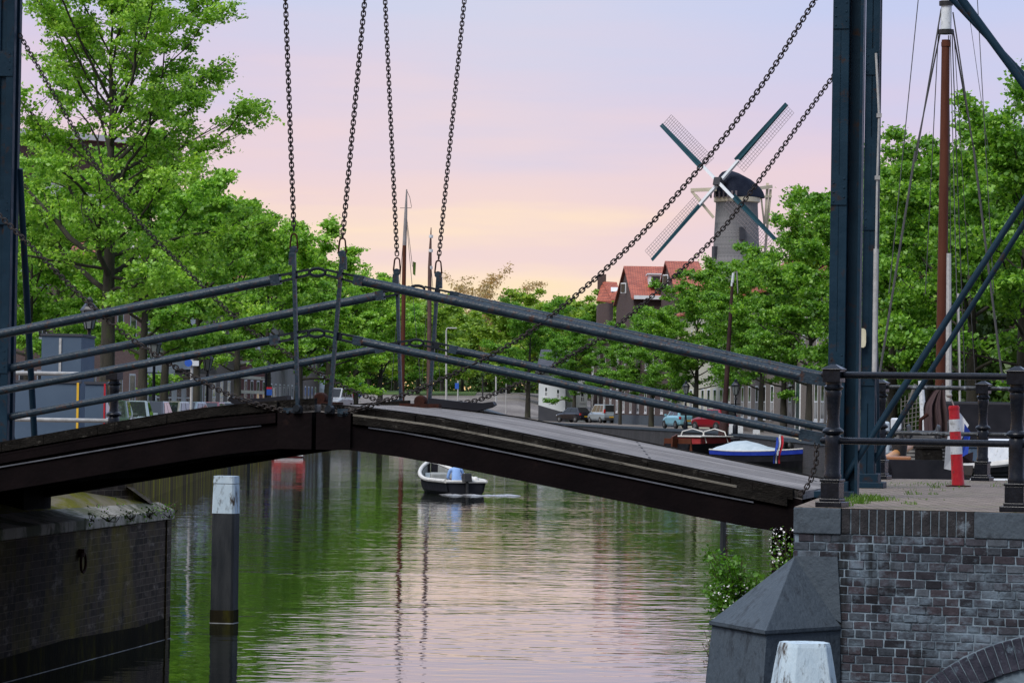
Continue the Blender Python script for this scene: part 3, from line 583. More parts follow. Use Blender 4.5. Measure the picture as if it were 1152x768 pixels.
# ------------------------------------------------------------------ portals with balance beams
def pillar(t0, t1, w0, w1, ztop, parent, zb=1.95, web=0.0):
    c = B((t0 + t1) / 2, (w0 + w1) / 2, 0); rot = Matrix((BL, BT, UP)).transposed()
    sx, sy = t1 - t0, w1 - w0; mb = MB(); h = ztop - zb
    mb.box(c + UP * (zb + h / 2), (sx - .05, sy - .05, h), mat=rot)
    pl = mb.build('pillar', 'steel', parent, bevel=0.006)
    an = MB()                                 # corner angles, splice plates with rivets
    for sx2 in (-1, 1):
        for sy2 in (-1, 1):
            q = c + BL * sx2 * (sx / 2 - .04) + BT * sy2 * (sy / 2 - .04)
            an.box(q + UP * (zb + h / 2 + .02), (.08, .08, h), mat=rot)
    an.build('corner_angle', 'steel', pl, bevel=0.004)
    z = zb + 1.15
    while z < ztop:
        for s in (-1, 1):
            sp_ = MB()
            sp_.box(c + UP * z + BT * s * (sy / 2 + .004), (sx * .96, .012, .26), mat=rot)
            for k in range(6):
                sp_.lathe(c + UP * (z - .1 + .04 * k) + BL * sx * .32 * (1 if k % 2 else -1) + BT * s * (sy / 2 + .008), [(.011, 0), (.008, .007), (0, .009)], 6, BT * s)
            sp_.build('splice_plate', 'steel', pl)
        z += 1.55
    if web:                                     # recessed web plate with an outer flange beside the column
        wb_ = MB(); wb_.box(B(t1 + web * .42, w0 + .17, zb + h / 2), (web * .8, .03, h), mat=rot); wb_.box(B(t1 + web * .9, (w0 + w1) / 2 + .02, zb + h / 2), (.025, sy * .8, h), mat=rot); wb_.build('web_plate', 'steel', pl)
    ft = MB(); ft.box(c + UP * (zb + .03), (sx + .2, sy + .2, .06), mat=rot); ft.box(c + UP * (zb + .10), (sx + .09, sy + .09, .09), mat=rot); ft.build('foot_plate', 'steel', pl, bevel=.006)
    return pl
def portal(sg, label):
    p = thing('bridge_portal', label, 'bridge portal', B(sg * 4.75, BW / 2, 1.95), 'portals carrying the drawbridge')
    if sg > 0: nt, ft_ = (4.655, 4.80), (4.56, 4.70)
    else: nt, ft_ = (-4.80, -4.53), (-4.55, -4.325)
    pillar(nt[0], nt[1], -.12, .14, 9.0, p, web=.12 if sg > 0 else 0); fp = pillar(ft_[0], ft_[1], BW - .10, BW + .16, 9.0, p)
    cb = MB(); rot = Matrix((BL, BT, UP)).transposed()
    cb.box(B(sg * 4.7, BW / 2, 8.86), (.26, BW + .6, .34), mat=rot); cb.build('cross_beam', 'steel', p)
    for w in (0, BW):
        bb = MB(); bb.beam(B(sg * 8.6, w, 9.3), B(sg * 0.22, w, 8.85), .2, .34, UP, .12, .16); bb.build('balance_beam', 'steel', p)
    return p, fp
pR, fpR = portal(1, 'dark blue steel portal pillars of the bridge on the right landing')
pL, fpL = portal(-1, 'dark blue steel portal pillar of the bridge at the left edge, with a slanting stay')
def strut(pts, r, parent, name='strut'):
    mb = MB(); mb.path(pts, r, 10); return mb.build(name, 'steel', parent)
nodeN = onplane(1197, 156, 0.0); nodeF = onplane(1215, 152, BW)
strut([onplane(947, 543, 0), nodeN], .030, pR); strut([onplane(972, 536, BW), nodeF], .028, pR)
strut([onplane(1005, -105, 0), nodeN], .038, pR); strut([onplane(1015, -60, BW), nodeF], .030, pR)
a = onplane(22, 190, BW + .14); b_ = onz(47, 492, 1.98)
strut([a, B(-4.4, BW + .95, 1.95) + BL * .06], .036, pL, 'stay')
strut([B(-4.42, BW + .1, 2.55), B(-4.38, BW + .7, 1.95)], .016, pL, 'stay')
strut([B(4.62, BW + .14, 4.9), B(4.66, BW + .95, 1.95)], .030, pR, 'stay')
def conduit(pix, w, r, up_from, parent):
    pts = [onplane(x, y, w) for x, y in pix]; mb = MB(); mb.path(pts, r, 8)
    for p in pts[1:-1]: mb.box(p, (.05, .04, .04))
    c = mb.build('cable', 'galv', parent)
    m2 = MB(); q = [onplane(*up_from[0], w), onplane(*up_from[1], w)]; m2.tube(q[0], q[1], r * 2.1, 10); m2.build('cable_pipe', 'galv', parent)
conduit([(969, 24), (969.5, 74), (967.5, 158), (966, 250)], BW - .17, .012, [(966, 248), (963.5, 452)], pR)
conduit([(985.5, 60), (989, 130), (987, 200), (985.5, 282)], BW - .14, .012, [(985.5, 280), (983.5, 425)], pR)
op = MB(); pc = onplane(969.5, 380, BW - .17); op.prism([pc + BL * .042 * max(-1, min(1, 1.25 * math.cos(q * math.pi / 8))) * (1 - .10 * (q % 8 == 4)) + UP * .10 * max(-.95, min(.95, 1.12 * math.sin(q * math.pi / 8))) for q in range(16)], BT * .02); op.build('number_plate', 'plate', pR)

hc = MB(); chain_links(hc, [onplane(x, y, -.03) for x, y in ((919, 498), (918, 520), (912, 540), (905, 552), (898, 556))])
tc_ = thing('tail_chain', 'short slack chain hanging between the right railing end post and the deck edge', 'chain', tuple(onplane(919, 498, -.03)))
hc.build('links', 'chain', tc_, uv=False)
def local_thing(name, label, cat, loc, rz=0.0, group=None):
    o = thing(name, label, cat, loc, group); o['_org'] = (0, 0, 0); o.rotation_euler = (0, 0, rz); return o
# ------------------------------------------------------------------ right landing and its abutment
PZ = 1.95
CC = Vector((2.24, 28.44, 0)); WD = Vector((0.927, -0.375, 0)).normalized(); WN = Vector((-WD.y * -1, -WD.x, 0)); WN = Vector((WD.y, -WD.x, 0))
DD = Vector((4.15, 41.4, 0))
def Wp(s, z, out=0.0): return CC + WD * s + WN * out + UP * z
def onwall(x, y, out=0.0):
    d = ray(x, y); o = CC + WN * out; k = (o - EYE).dot(WN) / d.dot(WN); return EYE + d * k
def swall(x, y=600): return (onwall(x, y) - CC).dot(WD)
EE = Wp(12, 0); poly = [CC, EE, Vector((16.5, 41.4, 0)), DD]
pv = MB(); pv.add([(p.x, p.y, PZ) for p in poly] + [(30, 24, PZ), (30, 41.4, PZ)], [(0, 1, 2, 3), (1, 4, 5, 2)]); struct('pavement', pv, 'pave')
ab = thing('bridge_abutment', 'right brick abutment with white bloomed joints and a stone corner guard', 'wall', (CC.x, CC.y, 0))
m = MB(); sA, sB = swall(946), swall(1096); zq = PZ - 0.205
# arch centre from three points on the photographed curve
a1, a2, a3 = [onwall(*q) for q in ((1042, 768), (1094, 735), (1152, 716))]
def cc2(p, q, r):
    (ax, ay), (bx, by), (cx, cy) = [((v - CC).dot(WD), v.z) for v in (p, q, r)]
    d = 2 * (ax * (by - cy) + bx * (cy - ay) + cx * (ay - by))
    ux = ((ax * ax + ay * ay) * (by - cy) + (bx * bx + by * by) * (cy - ay) + (cx * cx + cy * cy) * (ay - by)) / d
    uy = ((ax * ax + ay * ay) * (cx - bx) + (bx * bx + by * by) * (ax - cx) + (cx * cx + cy * cy) * (bx - ax)) / d
    return ux, uy, math.hypot(ax - ux, ay - uy)
ax_, az_, ar_ = cc2(a1, a2, a3)
m.prism([Wp(3.6, -1), Wp(12, -1), Wp(12, zq), Wp(3.6, zq)], -WN * 0.4); m.build('wall', 'abut', ab)
M['mortar'] = mottled('pale_mortar', (0.09, 0.12, 0.15), (0.25, 0.32, 0.38), 4, 0.95, 0, 0.4, (0.035, 0.045, 0.055), 0.8, 0.57, spec=.1)
m = MB(); m.prism([Wp(0, -1, -.006), Wp(3.599, -1, -.006), Wp(3.599, zq, -.006), Wp(0, zq, -.006)], -WN * 0.4); m.build('mortar_bed', 'mortar', ab)
def abutbrick():
    m, nt, out = new_mat('old_abutment_brick'); v = coords(nt, 'Object'); g = N(nt, 'NewGeometry')
    col = ramp(nt, g.outputs['Random Per Island'], [(0.0, (0.018, 0.019, 0.024)), (0.3, (0.036, 0.034, 0.042)), (0.55, (0.056, 0.047, 0.056)), (0.8, (0.046, 0.056, 0.070)), (1.0, (0.085, 0.10, 0.12))]).outputs[0]
    n1 = noise(nt, v, 14, 5, 0.7); col = mixc(nt, 0.75, col, ramp(nt, n1, [(0.3, (0.45, 0.45, 0.45)), (0.7, (1.4, 1.4, 1.4))]).outputs[0], 'MULTIPLY')
    nb = noise(nt, coords(nt, 'Object', (1, 1, 1.6)), 2.4, 8, 0.75); col = mixc(nt, ramp(nt, nb, [(0.48, 0.0), (0.68, 0.75)]).outputs[0], col, (0.20, 0.27, 0.335))
    nv_ = noise(nt, coords(nt, 'Object', (2.4, 2.4, 0.16)), 1.7, 4, 0.6); col = mixc(nt, ramp(nt, nv_, [(0.58, 0.0), (0.66, 0.9)]).outputs[0], col, (0.012, 0.013, 0.014))
    finish(nt, out, col, 0.88, 0, bump(nt, n1, 0.8, 0.012), 0.15); return m
M['oldbrick'] = abutbrick()
m = MB(); rb0 = random.Random(3); zrow = zq - .003; row_ = 0
while zrow > -.35:
    hh = .058 + rb0.uniform(-.003, .003); s_ = rb0.uniform(-.2, -.05)
    while s_ < 3.6:
        ln_ = rb0.choice((.09, .095, .10, .12, .13)) if row_ % 2 else rb0.choice((.16, .13, .15, .12, .10)); s0, s1 = max(.002, s_), min(3.59, s_ + ln_)
        cs_, cz_ = (s0 + s1) / 2 - ax_, zrow - hh / 2 - az_
        if s1 - s0 > .03 and math.hypot(cs_, cz_) > ar_ - .10:
            o_ = rb0.uniform(-.003, .005); j = [rb0.uniform(-.003, .003) for _ in range(8)]
            m.hexa([Wp(s0 + j[0], zrow - hh + j[1], -.03), Wp(s1 + j[2], zrow - hh + j[3], -.03), Wp(s1 + j[2], zrow - hh + j[3], o_), Wp(s0 + j[0], zrow - hh + j[1], o_ + j[6] * .5)], [Wp(s0 + j[4], zrow + j[5], -.03), Wp(s1 + j[6], zrow + j[7], -.03), Wp(s1 + j[6], zrow + j[7], o_ + j[1] * .5), Wp(s0 + j[4], zrow + j[5], o_)])
        s_ += ln_ + .0085 + rb0.uniform(0, .004)
    zrow -= hh + .009 + rb0.uniform(-.001, .003); row_ += 1
m.build('brick_facing', 'oldbrick', ab, bevel=.005)
m = MB(); m.prism([CC + UP * -1, DD + UP * -1, DD + UP * (PZ - .004), CC + UP * (PZ - .004)], Vector((0.25, 0.08, 0))); m.prism([DD + UP * -1, Vector((30, 41.4, -1)), Vector((30, 41.4, PZ - .004)), DD + UP * (PZ - .004)], (0, -.25, 0)); m.build('canal_face', 'abut', ab)
M['soldbrick'] = mottled('soldier_brick_dark', (0.020, 0.021, 0.024), (0.048, 0.046, 0.050), 10, 0.9, 0, 0.6, (0.14, 0.17, 0.20), 0.5, 0.63, spec=0.12)
M['soldier'] = bricks('soldier_brick', (0.030, 0.028, 0.034), (0.058, 0.052, 0.058), (0.16, 0.19, 0.22), 0.076, 0.5, 0.006, 0.85, None, bmp=0.9, white=(0.17, 0.20, 0.24), wt=0.66)
def course(s0, s1, mat, nm, out=0.004, z1=PZ - .003):
    q = MB(); q.prism([Wp(s0, zq + .001, out), Wp(s1, zq + .001, out), Wp(s1, z1, out), Wp(s0, z1, out)], -WN * .42); return q.build(nm, mat, ab, bevel=0.006)
cm_ = course(sA + .003, sB - .003, 'mortar', 'course_bed', -.006)
m = MB(); s_ = sA + .006
while s_ < sB - .06:
    w_ = rb0.uniform(.058, .068); o_ = rb0.uniform(-.002, .006); m.hexa([Wp(s_, zq + .006, -.03), Wp(s_ + w_, zq + .006, -.03), Wp(s_ + w_, zq + .006, o_), Wp(s_, zq + .006, o_)], [Wp(s_, PZ - .004, -.03), Wp(s_ + w_, PZ - .004, -.03), Wp(s_ + w_, PZ - .004, o_), Wp(s_, PZ - .004, o_)]); s_ += w_ + rb0.uniform(.006, .011)
m.build('soldier_course', 'soldbrick', ab, bevel=.006); course(0, sA, 'stone', 'quoin_stone', .014); course(sB, swall(1152) + .5, 'stone', 'cap_stone', .012)
course(swall(1152) + .503, 12, 'soldier', 'soldier_course')
# header bricks of the relieving arch, in a ring a little proud of the wall
ar = MB(); a0, a1_ = math.radians(20), math.radians(185); nv = int(ar_ * (a1_ - a0) / .075)
for k in range(nv):
    t0 = a0 + (a1_ - a0) * (k + .06) / nv; t1 = a0 + (a1_ - a0) * (k + .94) / nv
    pts = [(ar_ - .24, t0), (ar_, t0), (ar_, t1), (ar_ - .24, t1)]
    ar.prism([Wp(ax_ + r * math.cos(t), az_ + r * math.sin(t), .025) for r, t in pts], -WN * .12)
M['archbrick'] = mottled('arch_header_brick', (0.022, 0.024, 0.036), (0.055, 0.055, 0.075), 9, 0.85, 0, 0.5, (0.12, 0.16, 0.20), 0.6, 0.60, spec=.12)
ar.build('arch_ring', 'archbrick', ab, bevel=.008)
aj = MB(); aj.prism([Wp(ax_ + r * math.cos(t), az_ + r * math.sin(t), .012) for r, t in [(ar_ - .23, a0 + (a1_ - a0) * k / 20) for k in range(21)] + [(ar_ + .012, a0 + (a1_ - a0) * k / 20) for k in range(20, -1, -1)]], -WN * .1)
aj.build('arch_mortar', 'mortar', ab)
# pyramid-topped corner guard of blue stone
zr = 1.03; pA = onwall(946, 702, .004); pA.z = zr; pBq = onz(861, 709, zr); pC = onz(799, 698, zr); pD = Vector((2.5, 30.0, zr)); apex = onwall(894, 625, .01)
gd = MB()
gd.add([pA, pBq, pC, pD, apex, Wp(.3, zr), pA + WN * -.02], [(1, 0, 4), (2, 1, 4), (3, 2, 4)])
def ringat(z, gr): 
    cen = (pA + pD) / 2
    return [Vector((cen.x + (p.x - cen.x) * gr, cen.y + (p.y - cen.y) * gr, z)) for p in (pA, pBq, pC, pD)]
gd.loft([ringat(-.6, 1.09), ringat(.2, 1.06), ringat(.6, 1.03), ringat(zr - .035, .985), ringat(zr - .03, 1.012), ringat(zr, 1.012)], cap=False)
gu = gd.build('corner_guard', 'stone', ab, bevel=.032)
sl_ = MB(); q = onwall(942, 626, .018); sl_.prism([apex + WN * .008, Wp(swall(895), apex.z, .018), q, onwall(946, 700, .018), onwall(930, 690, .018)], -WN * .1); sl_.build('quoin_slab', 'stone', ab)

# ------------------------------------------------------------------ left pier
pr = thing('bridge_abutment', 'left mossy dark brick pier with a sloping stone top, below the left bridge leaf', 'wall', (-4, 40, 0))
f0 = Vector((-3.86, 41.35, 0)); f1 = Vector((-5.95, 26, 0)); fd = (f1 - f0).normalized()
zt = 1.46
def F(k, z): p = f0.lerp(f1, k); return Vector((p.x, p.y, z))
b0 = onz(150, 548, 1.74); bend = onz(140, 549, 1.74)
ks = [0, 0.1, 0.22, 0.35, 0.6, 1.0]
back = [b0, Vector((-4.75, 38.8, 1.74)), B(-4.5, 4.6, 1.74), B(-4.5, 2.0, 1.74), B(-4.5, -1.2, 1.74), Vector((-7.3, 26, 1.74))]
wl = MB(); e0 = f0 + Vector((-.9, .75, 0))
wl.prism([F(0, -1), F(1, -1), F(1, zt - .06), F(0, zt - .06)], Vector((-.4, 0, 0))); wl.prism([F(0, -1), e0 + UP * -1, e0 + UP * 1.9, b0, F(0, zt - .06)], Vector((-.02, -.3, 0)))
wl.build('wall', 'pierbrick', pr)
M['wetbrick'] = mottled('wet_algae_masonry', (0.008, 0.008, 0.006), (0.026, 0.022, 0.012), 4, 0.95, 0, 0.6, (0.04, 0.038, 0.008), 1.0, 0.6, (1, 1, .4), spec=.03)
wt2 = MB(); wt2.prism([F(0, -.3) , F(1, -.3), F(1, .26), F(.6, .20), F(.3, .27), F(.1, .22), F(0, .25)], Vector((.006, -.001, 0))); wt2.build('wet_band', 'wetbrick', pr)
sk = MB(); cp = MB()
inner = [F(k, zt).lerp(b, .34) for k, b in zip(ks, back)]
out_ = [F(k, zt) - fd.cross(UP) * -.0 for k in ks]
nrm = Vector((fd.y, -fd.x, 0)); nrm = nrm if nrm.x > 0 else -nrm
for i in range(5):
    sk.add([inner[i], inner[i + 1], back[i + 1], back[i]], [(0, 1, 2, 3)])
    n_ = 3
    for j in range(n_):
        t0, t1 = (j + .01) / n_, (j + .99) / n_
        o0, o1 = out_[i].lerp(out_[i + 1], t0) + nrm * .035, out_[i].lerp(out_[i + 1], t1) + nrm * .035; q0, q1 = inner[i].lerp(inner[i + 1], t0), inner[i].lerp(inner[i + 1], t1)
        dn = UP * .10; cp.hexa([o0 - dn, q0 - dn, q1 - dn, o1 - dn], [o0 + UP * .01, q0 + UP * .012, q1 + UP * .012, o1 + UP * .01])
sk.build('sloping_top', 'mosstop', pr) if 'mosstop' in M else None
M['mosstop'] = mottled('mossy_sloping_paving', (0.16, 0.135, 0.08), (0.27, 0.235, 0.15), 3, 0.95, 0, 0.8, (0.17, 0.16, 0.02), 0.7, 0.52, spec=.1); sk.build('sloping_top', 'mosstop', pr)
cp.build('coping', 'coping', pr, bevel=.012)
bw_ = MB()
for p, q in zip(back, back[1:]): bw_.add([p - UP * .3, q - UP * .3, Vector((q.x, q.y, PZ)), Vector((p.x, p.y, PZ))], [(0, 1, 2, 3)])
bw_.add([b0 - UP * .3, e0 + UP * 1.2, e0 + UP * PZ, Vector((b0.x, b0.y, PZ))], [(0, 1, 2, 3)])
bw_.build('back_wall', 'pierbrick', pr)
td = MB(); td.prism([F(0, -.05) + nrm * .012 - fd * .02, F(1, -.05) + nrm * .012, F(1, .004) + nrm * .012, F(0, .004) + nrm * .012 - fd * .02], -nrm * .1); M['waterline_glint'] = mottled('painted_waterline_glint', (0.05, 0.05, 0.05), (0.42, 0.44, 0.46), 4, 0.6); td.build('glint_line', 'waterline_glint', pr);  # water highlight along the pier foot, put in as a pale strip
rg = MB(); rc = onz(119, 633, .95); 
fx = (f0.x - f1.x) / (f0.y - f1.y); Zr = 37.2; rc = at(119, 622, Zr); rc.x = f0.x + (Zr - f0.y) * fx + .05
rg.path([rc + fd * .10 * math.cos(q * math.pi / 8) + UP * (.10 * math.sin(q * math.pi / 8) - .10) for q in range(16)], .014, 6, closed=True); rg.box(rc + Vector((-.02, 0, 0)), (.06, .08, .08)); rg.build('mooring_ring', 'rust', pr)
bb = MB(); c = B(-4.12, BW * .9, 1.72); bb.box(c, (.5, .9, .5), -TH); bb.build('bearing_block', 'girder', pr); bb = MB(); bb.box(B(-4.05, .3, 1.7), (.5, .6, .4), -TH); bb.build('bearing_block', 'girder', pr)
pv2 = MB(); lp = [(p.x, p.y, PZ + .002) for p in back]; pv2.add(lp + [(-30, 26, PZ), (-30, 41.9, PZ), (e0.x, e0.y, PZ)], [tuple(range(9))]); o = struct('pavement', pv2, 'pave')
# right bearing under the deck end
rb = MB(); rb.box(B(4.30, .55, 1.32), (.30, .8, .62), -TH); rb.build('bearing_block', 'girder', ab); rb = MB(); rb.box(B(4.30, BW - .5, 1.32), (.30, .8, .62), -TH); rb.build('bearing_block', 'girder', ab)

# ------------------------------------------------------------------ cast iron railings
def iron_post(parent, p, h=1.12):
    k = h / 1.12; b = MB(); p = Vector(p); rz = math.atan2(WD.y, WD.x)
    for s, z0, z1 in ((.215, 0, .045), (.165, .045, .07), (.15, .07, .20), (.165, .20, .222)): b.box(p + UP * (z0 + z1) / 2 * k, (s, s, (z1 - z0) * k), rz)
    po = b.build('post', 'cast', parent, bevel=.006)
    sh = MB(); sh.lathe(p, [(r, z * k) for r, z in ((.066, .222), (.070, .25), (.062, .27), (.064, .48), (.066, .55), (.056, .57), (.082, .585), (.086, .60), (.078, .615), (.054, .63), (.050, .66), (.047, .70), (.056, .86), (.064, .90), (.058, .92), (.076, .935), (.078, .95), (.060, .965), (.060, .985))], 16)
    sh.build('shaft', 'cast', po)
    hd = MB(); hd.box(p + UP * 1.035 * k, (.145, .145, .10 * k), rz); hd.box(p + UP * 1.088 * k, (.165, .165, .012 * k), rz)
    hd.hexa([p + Matrix.Rotation(rz, 3, 'Z') @ Vector((x * .078, y * .078, 1.094 * k)) for x, y in ((-1, -1), (1, -1), (1, 1), (-1, 1))], [p + Matrix.Rotation(rz, 3, 'Z') @ Vector((x * .018, y * .018, 1.128 * k)) for x, y in ((-1, -1), (1, -1), (1, 1), (-1, 1))])
    hd.build('head', 'cast', po, bevel=.005); return po
def railing(label, posts, ext0, mat='cast', r=.027):
    rl = thing('railing', label, 'railing', tuple(posts[0]), 'cast iron railings round the bridge landings')
    for p in posts: iron_post(rl, p)
    d = (posts[1] - posts[0]).normalized()
    for nm, z in (('top_rail', 1.045), ('lower_rail', .525)):
        t = MB(); a = posts[0] - d * ext0 + UP * z; b = posts[-1] + UP * z
        t.path([a - d * .012, a, b], [r * .6, r, r], 12); t.build(nm, mat, rl)
p1 = onwall(936, 570, -.24); p1.z = PZ; p2 = onwall(1143, 575, -.24); p2.z = PZ
M['cast_worn'] = mottled('worn_black_rail', (0.012, 0.016, 0.02), (0.024, 0.03, 0.036), 12, 0.45, 0, 0.3, (0.20, 0.23, 0.26), 1.2, 0.60)
railing('black cast iron railing along the top of the brick wall in the near right corner', [p1, p2, p2 + (p2 - p1)], .09)
q1 = at(990, 540, 40.9); q1.z = PZ; q2 = at(1105, 540, 40.9); q2.z = PZ
railing('black railing behind the red and white bollard, at the far edge of the landing', [q1, q2, q2 + (q2 - q1)], .14, 'cast_worn', .024)
g1 = at(127, 520, 40.6); g1.z = PZ; 
railing('railing with pale worn rails behind the pillar at the left edge', [g1, g1 + Vector((-2.2, .05, 0)), g1 + Vector((-4.4, .1, 0))], .03, 'galv', .024)

# ------------------------------------------------------------------ bollards and mooring posts
rb_ = onz(1078, 547, PZ); topv = at(1073, 456, rb_.y)
bo = thing('bollard', 'red and white banded plastic bollard leaning slightly on the paving', 'bollard', tuple(rb_), None)
def P(k): return rb_ + (topv - rb_) * k
b = MB(); b.path([P(0), P(.02), P(.30), P(.96), P(1.0)], [.068, .066, .062, .055, .052], 18); b.build('body', 'red_paint', bo)
for k0, k1 in ((.40, .52), (.68, .83)):
    w = MB(); w.path([P(k0), P(k1)], [.0635 - .008 * (k0 - .3), .0635 - .008 * (k1 - .3)], 18, cap=False); w.build('white_band', 'white_paint', bo)
w = MB(); w.path([P(.955), P(.985)], [.060, .059], 18); w.build('collar', 'red_paint', bo)
w = MB(); w.path([P(1.0), P(1.0) + Vector((-.02, 0, .05)), P(1) + Vector((-.045, 0, .095))], .008, 6); w.ball(P(1) + Vector((-.05, 0, .105)), .034, 10, 6, .7); w.build('rope_knob', 'rope_pale', bo)
w = MB(); w.lathe(rb_, [(.13, 0.0), (.13, .012), (.07, .016)], 18); w.build('foot_plate', 'rust', bo)

pb = onz(252, 700, 0); mp = thing('mooring_post', 'square dark mooring post with a pale blue top in the water beside the left pier', 'mooring post', (pb.x, pb.y, 0), 'mooring posts')
zt_ = at(252, 535, pb.y).z; zw = at(252, 577, pb.y).z; zc = at(252, 544, pb.y).z
def sqpost(mb, z0, z1, s0, s1, rz):
    r = [[Vector((pb.x, pb.y, z)) + Matrix.Rotation(rz, 3, 'Z') @ Vector((x * s / 2, y * s / 2, 0)) for x, y in ((-1, -.82), (-.82, -1), (.82, -1), (1, -.82), (1, .82), (.82, 1), (-.82, 1), (-1, .82))] for z, s in ((z0, s0), (z1, s1))]
    mb.loft(r)
a = MB(); sqpost(a, -1.5, zw, .292, .282, R(-11)); a.build('shaft', 'dark_post', mp)
a = MB(); sqpost(a, -.3, .16, .299, .298, R(-11)); a.build('wet_band', 'wetbrick', mp)
a = MB(); sqpost(a, -.02, .006, .312, .310, R(-11)); a.build('glint_line', 'waterline_glint', mp)  # same painted water highlight, as a ring round the post
a = MB(); sqpost(a, zw + .001, zc, .286, .268, R(-11)); a.build('white_band', 'white_post', mp)
a = MB(); sqpost(a, zc + .008, zt_, .272, .266, R(-11)); a.build('cap', 'white_post', mp)
wb = at(905, 722, 26.0); mp2 = thing('mooring_post', 'worn white tapered mooring post top in front of the brick abutment', 'mooring post', (wb.x, wb.y, 0), 'mooring posts')
a = MB(); rr = []
for z, s in ((-1.2, .50), (wb.z - .42, .475), (wb.z - .17, .40), (wb.z - .03, .352), (wb.z, .335)):
    rr.append([Vector((wb.x, wb.y, z)) + Matrix.Rotation(R(12), 3, 'Z') @ Vector((x * s / 2, y * s / 2, 0)) for x, y in ((-1, -.45), (-.62, -1), (.62, -1), (1, -.45), (1, .45), (.62, 1), (-.62, 1), (-1, .45))])
a.loft(rr); a.build('post', 'white_post', mp2, bevel=.008)
for (x, y0, y1, Z, lab) in ((257, 505, 541, 112, 'thin dark pole in the water just beyond the white topped mooring post'), (279, 500, 530, 138, 'thin dark pole near the red boat, right of the white topped post'), (812, 560, 620, 58, 'thin grey pole in the water under the right bridge leaf')):
    p0 = at(x, y1, Z); a = MB(); a.path([(p0.x, p0.y, -1), (p0.x + .02, p0.y, at(x, y0, Z).z)], [.07, .055] if Z > 60 else [.05, .045], 8)
    tag(a.build('water_pole', 'dark_post', None, (p0.x, p0.y, 0)), lab, 'pole', 'thin poles standing in the water')

# ------------------------------------------------------------------ boats
def boat_hull(mb, L, beam, zs, keel, n=14, transom=.72, th=.06, floor=None, flare=.9, inner=True):
    rings = []
    for i in range(n + 1):
        s = i / n; y = -L / 2 + L * s
        if s < .42: sh = transom + (1 - transom) * math.sin(math.pi / 2 * s / .42)
        else: sh = max(.035, (1 - ((s - .42) / .58) ** 2.4)) ** .8
        hb = beam / 2 * sh; z = zs(s); kz = keel(s); yo = .10 * L * max(0, s - .85) * 3
        o = [(-hb, z), (-hb * flare, (z * .5 + kz * .5)), (-hb * .62, kz + .1 * (z - kz)), (0, kz), (hb * .62, kz + .1 * (z - kz)), (hb * flare, (z * .5 + kz * .5)), (hb, z)]
        t = min(th, hb * .7)
        if inner:
            fl = min(floor if floor is not None else kz + .12, z - .02)
            o += [(hb - t, z), (hb * .9 - t, fl), (0, fl), (-hb * .9 + t, fl), (-hb + t, z)]
        rings.append([Vector((x, y, zz)) for x, zz in o])
    mb.loft(rings)
    if inner:
        o = [q.copy() for q in rings[0][:7]]; mb.prism(o, (0, .05, 0))
    return rings
def gunwale(mb, rings, idx, r):
    mb.path([q[idx] for q in rings], r, 6)
# small launch with a man seen from behind
bz = at(524, 545, 110.5) + Vector((-math.sin(R(17)), math.cos(R(17)), 0)) * 2.0
lb = local_thing('motor_boat', 'small open motor boat with off-white gunwale heading away on the canal', 'boat', (bz.x, bz.y, 0), R(17))
zs = lambda s: .40 + .05 * s + .50 * max(0, s - .35) ** 2 * 2.3
h = MB(); rings = boat_hull(h, 4.0, 1.6, zs, lambda s: -.22 + .35 * max(0, s - .8), 16, .80, .07, .04)
h.build('hull', 'hull_dark', lb)
gw = MB(); 
for idx in (0, 6): gw.path([q[idx] + Vector((0, 0, .01)) for q in rings], .062, 8)
gw.path([rings[0][0] + Vector((0, -.02, .0)), rings[0][6] + Vector((0, -.02, 0))], .045, 8); gw.build('gunwale', 'boat_trim', lb)
iw = MB()
for a_, b_ in ((0, 11), (6, 7)):
    iw.add([q[b_] * 1.0 + Vector((-.01 if b_ == 7 else .01, 0, -.01)) for q in rings[1:-1]] + [Vector((q[10 if b_ == 11 else 8].x * .98, q[0].y, .06)) for q in rings[1:-1]], [(i, i + 1, i + 16, i + 15) for i in range(14)])
iw.build('inner_lining', 'boat_in', lb)
fl = MB(); fl.add([Vector((-q[6].x * .86, q[0].y, .065)) for q in rings[1:-1]] + [Vector((q[6].x * .86, q[0].y, .065)) for q in rings[1:-1]], [(i, i + 1, i + 16, i + 15) for i in range(14)]); fl.build('floor', 'boat_in', lb)
bn = MB(); bn.box((0, .9, .40), (1.2, .30, .05)); bn.build('bench', 'boat_trim', lb); bn = MB(); bn.box((0, -.9, .22), (1.3, .34, .05)); bn.box((0, -.9, .12), (1.2, .28, .16)); bn.build('bench', 'boat_trim', lb)
cs = MB(); cs.hexa([Vector(q) for q in ((-.45, .35, .07), (.15, .35, .07), (.15, .6, .07), (-.45, .6, .07))], [Vector(q) for q in ((-.42, .40, .58), (.12, .40, .58), (.12, .58, .64), (-.42, .58, .64))]); cs.build('console', 'boat_in', lb, bevel=.03)
ws = MB(); ws.beam((-.35, 1.35, .52), (.35, 1.35, .52), .03, .16); ws.build('bow_screen', 'canvas', lb)
ob = MB(); ob.hexa([Vector((x * .14, -2.12 + y * .13, .40)) for x, y in ((-1, -1), (1, -1), (1, 1), (-1, 1))], [Vector((x * .12, -2.10 + y * .10, .66)) for x, y in ((-1, -1), (1, -1), (1, 1), (-1, 1))]); ob.box((0, -2.13, .05), (.08, .12, .7)); ob.build('outboard_motor', 'black', lb, bevel=.02)
fd_ = MB(); fd_.ball((.42, -1.6, .40), .13, 10, 7, 1.2); fd_.build('fender', 'boat_trim', lb); fd_ = MB(); fd_.ball((.22, -1.75, .38), .12, 10, 7, 1.2); fd_.build('fender', 'boat_trim', lb)
rw = random.Random(4); fq = []; wk = MB()
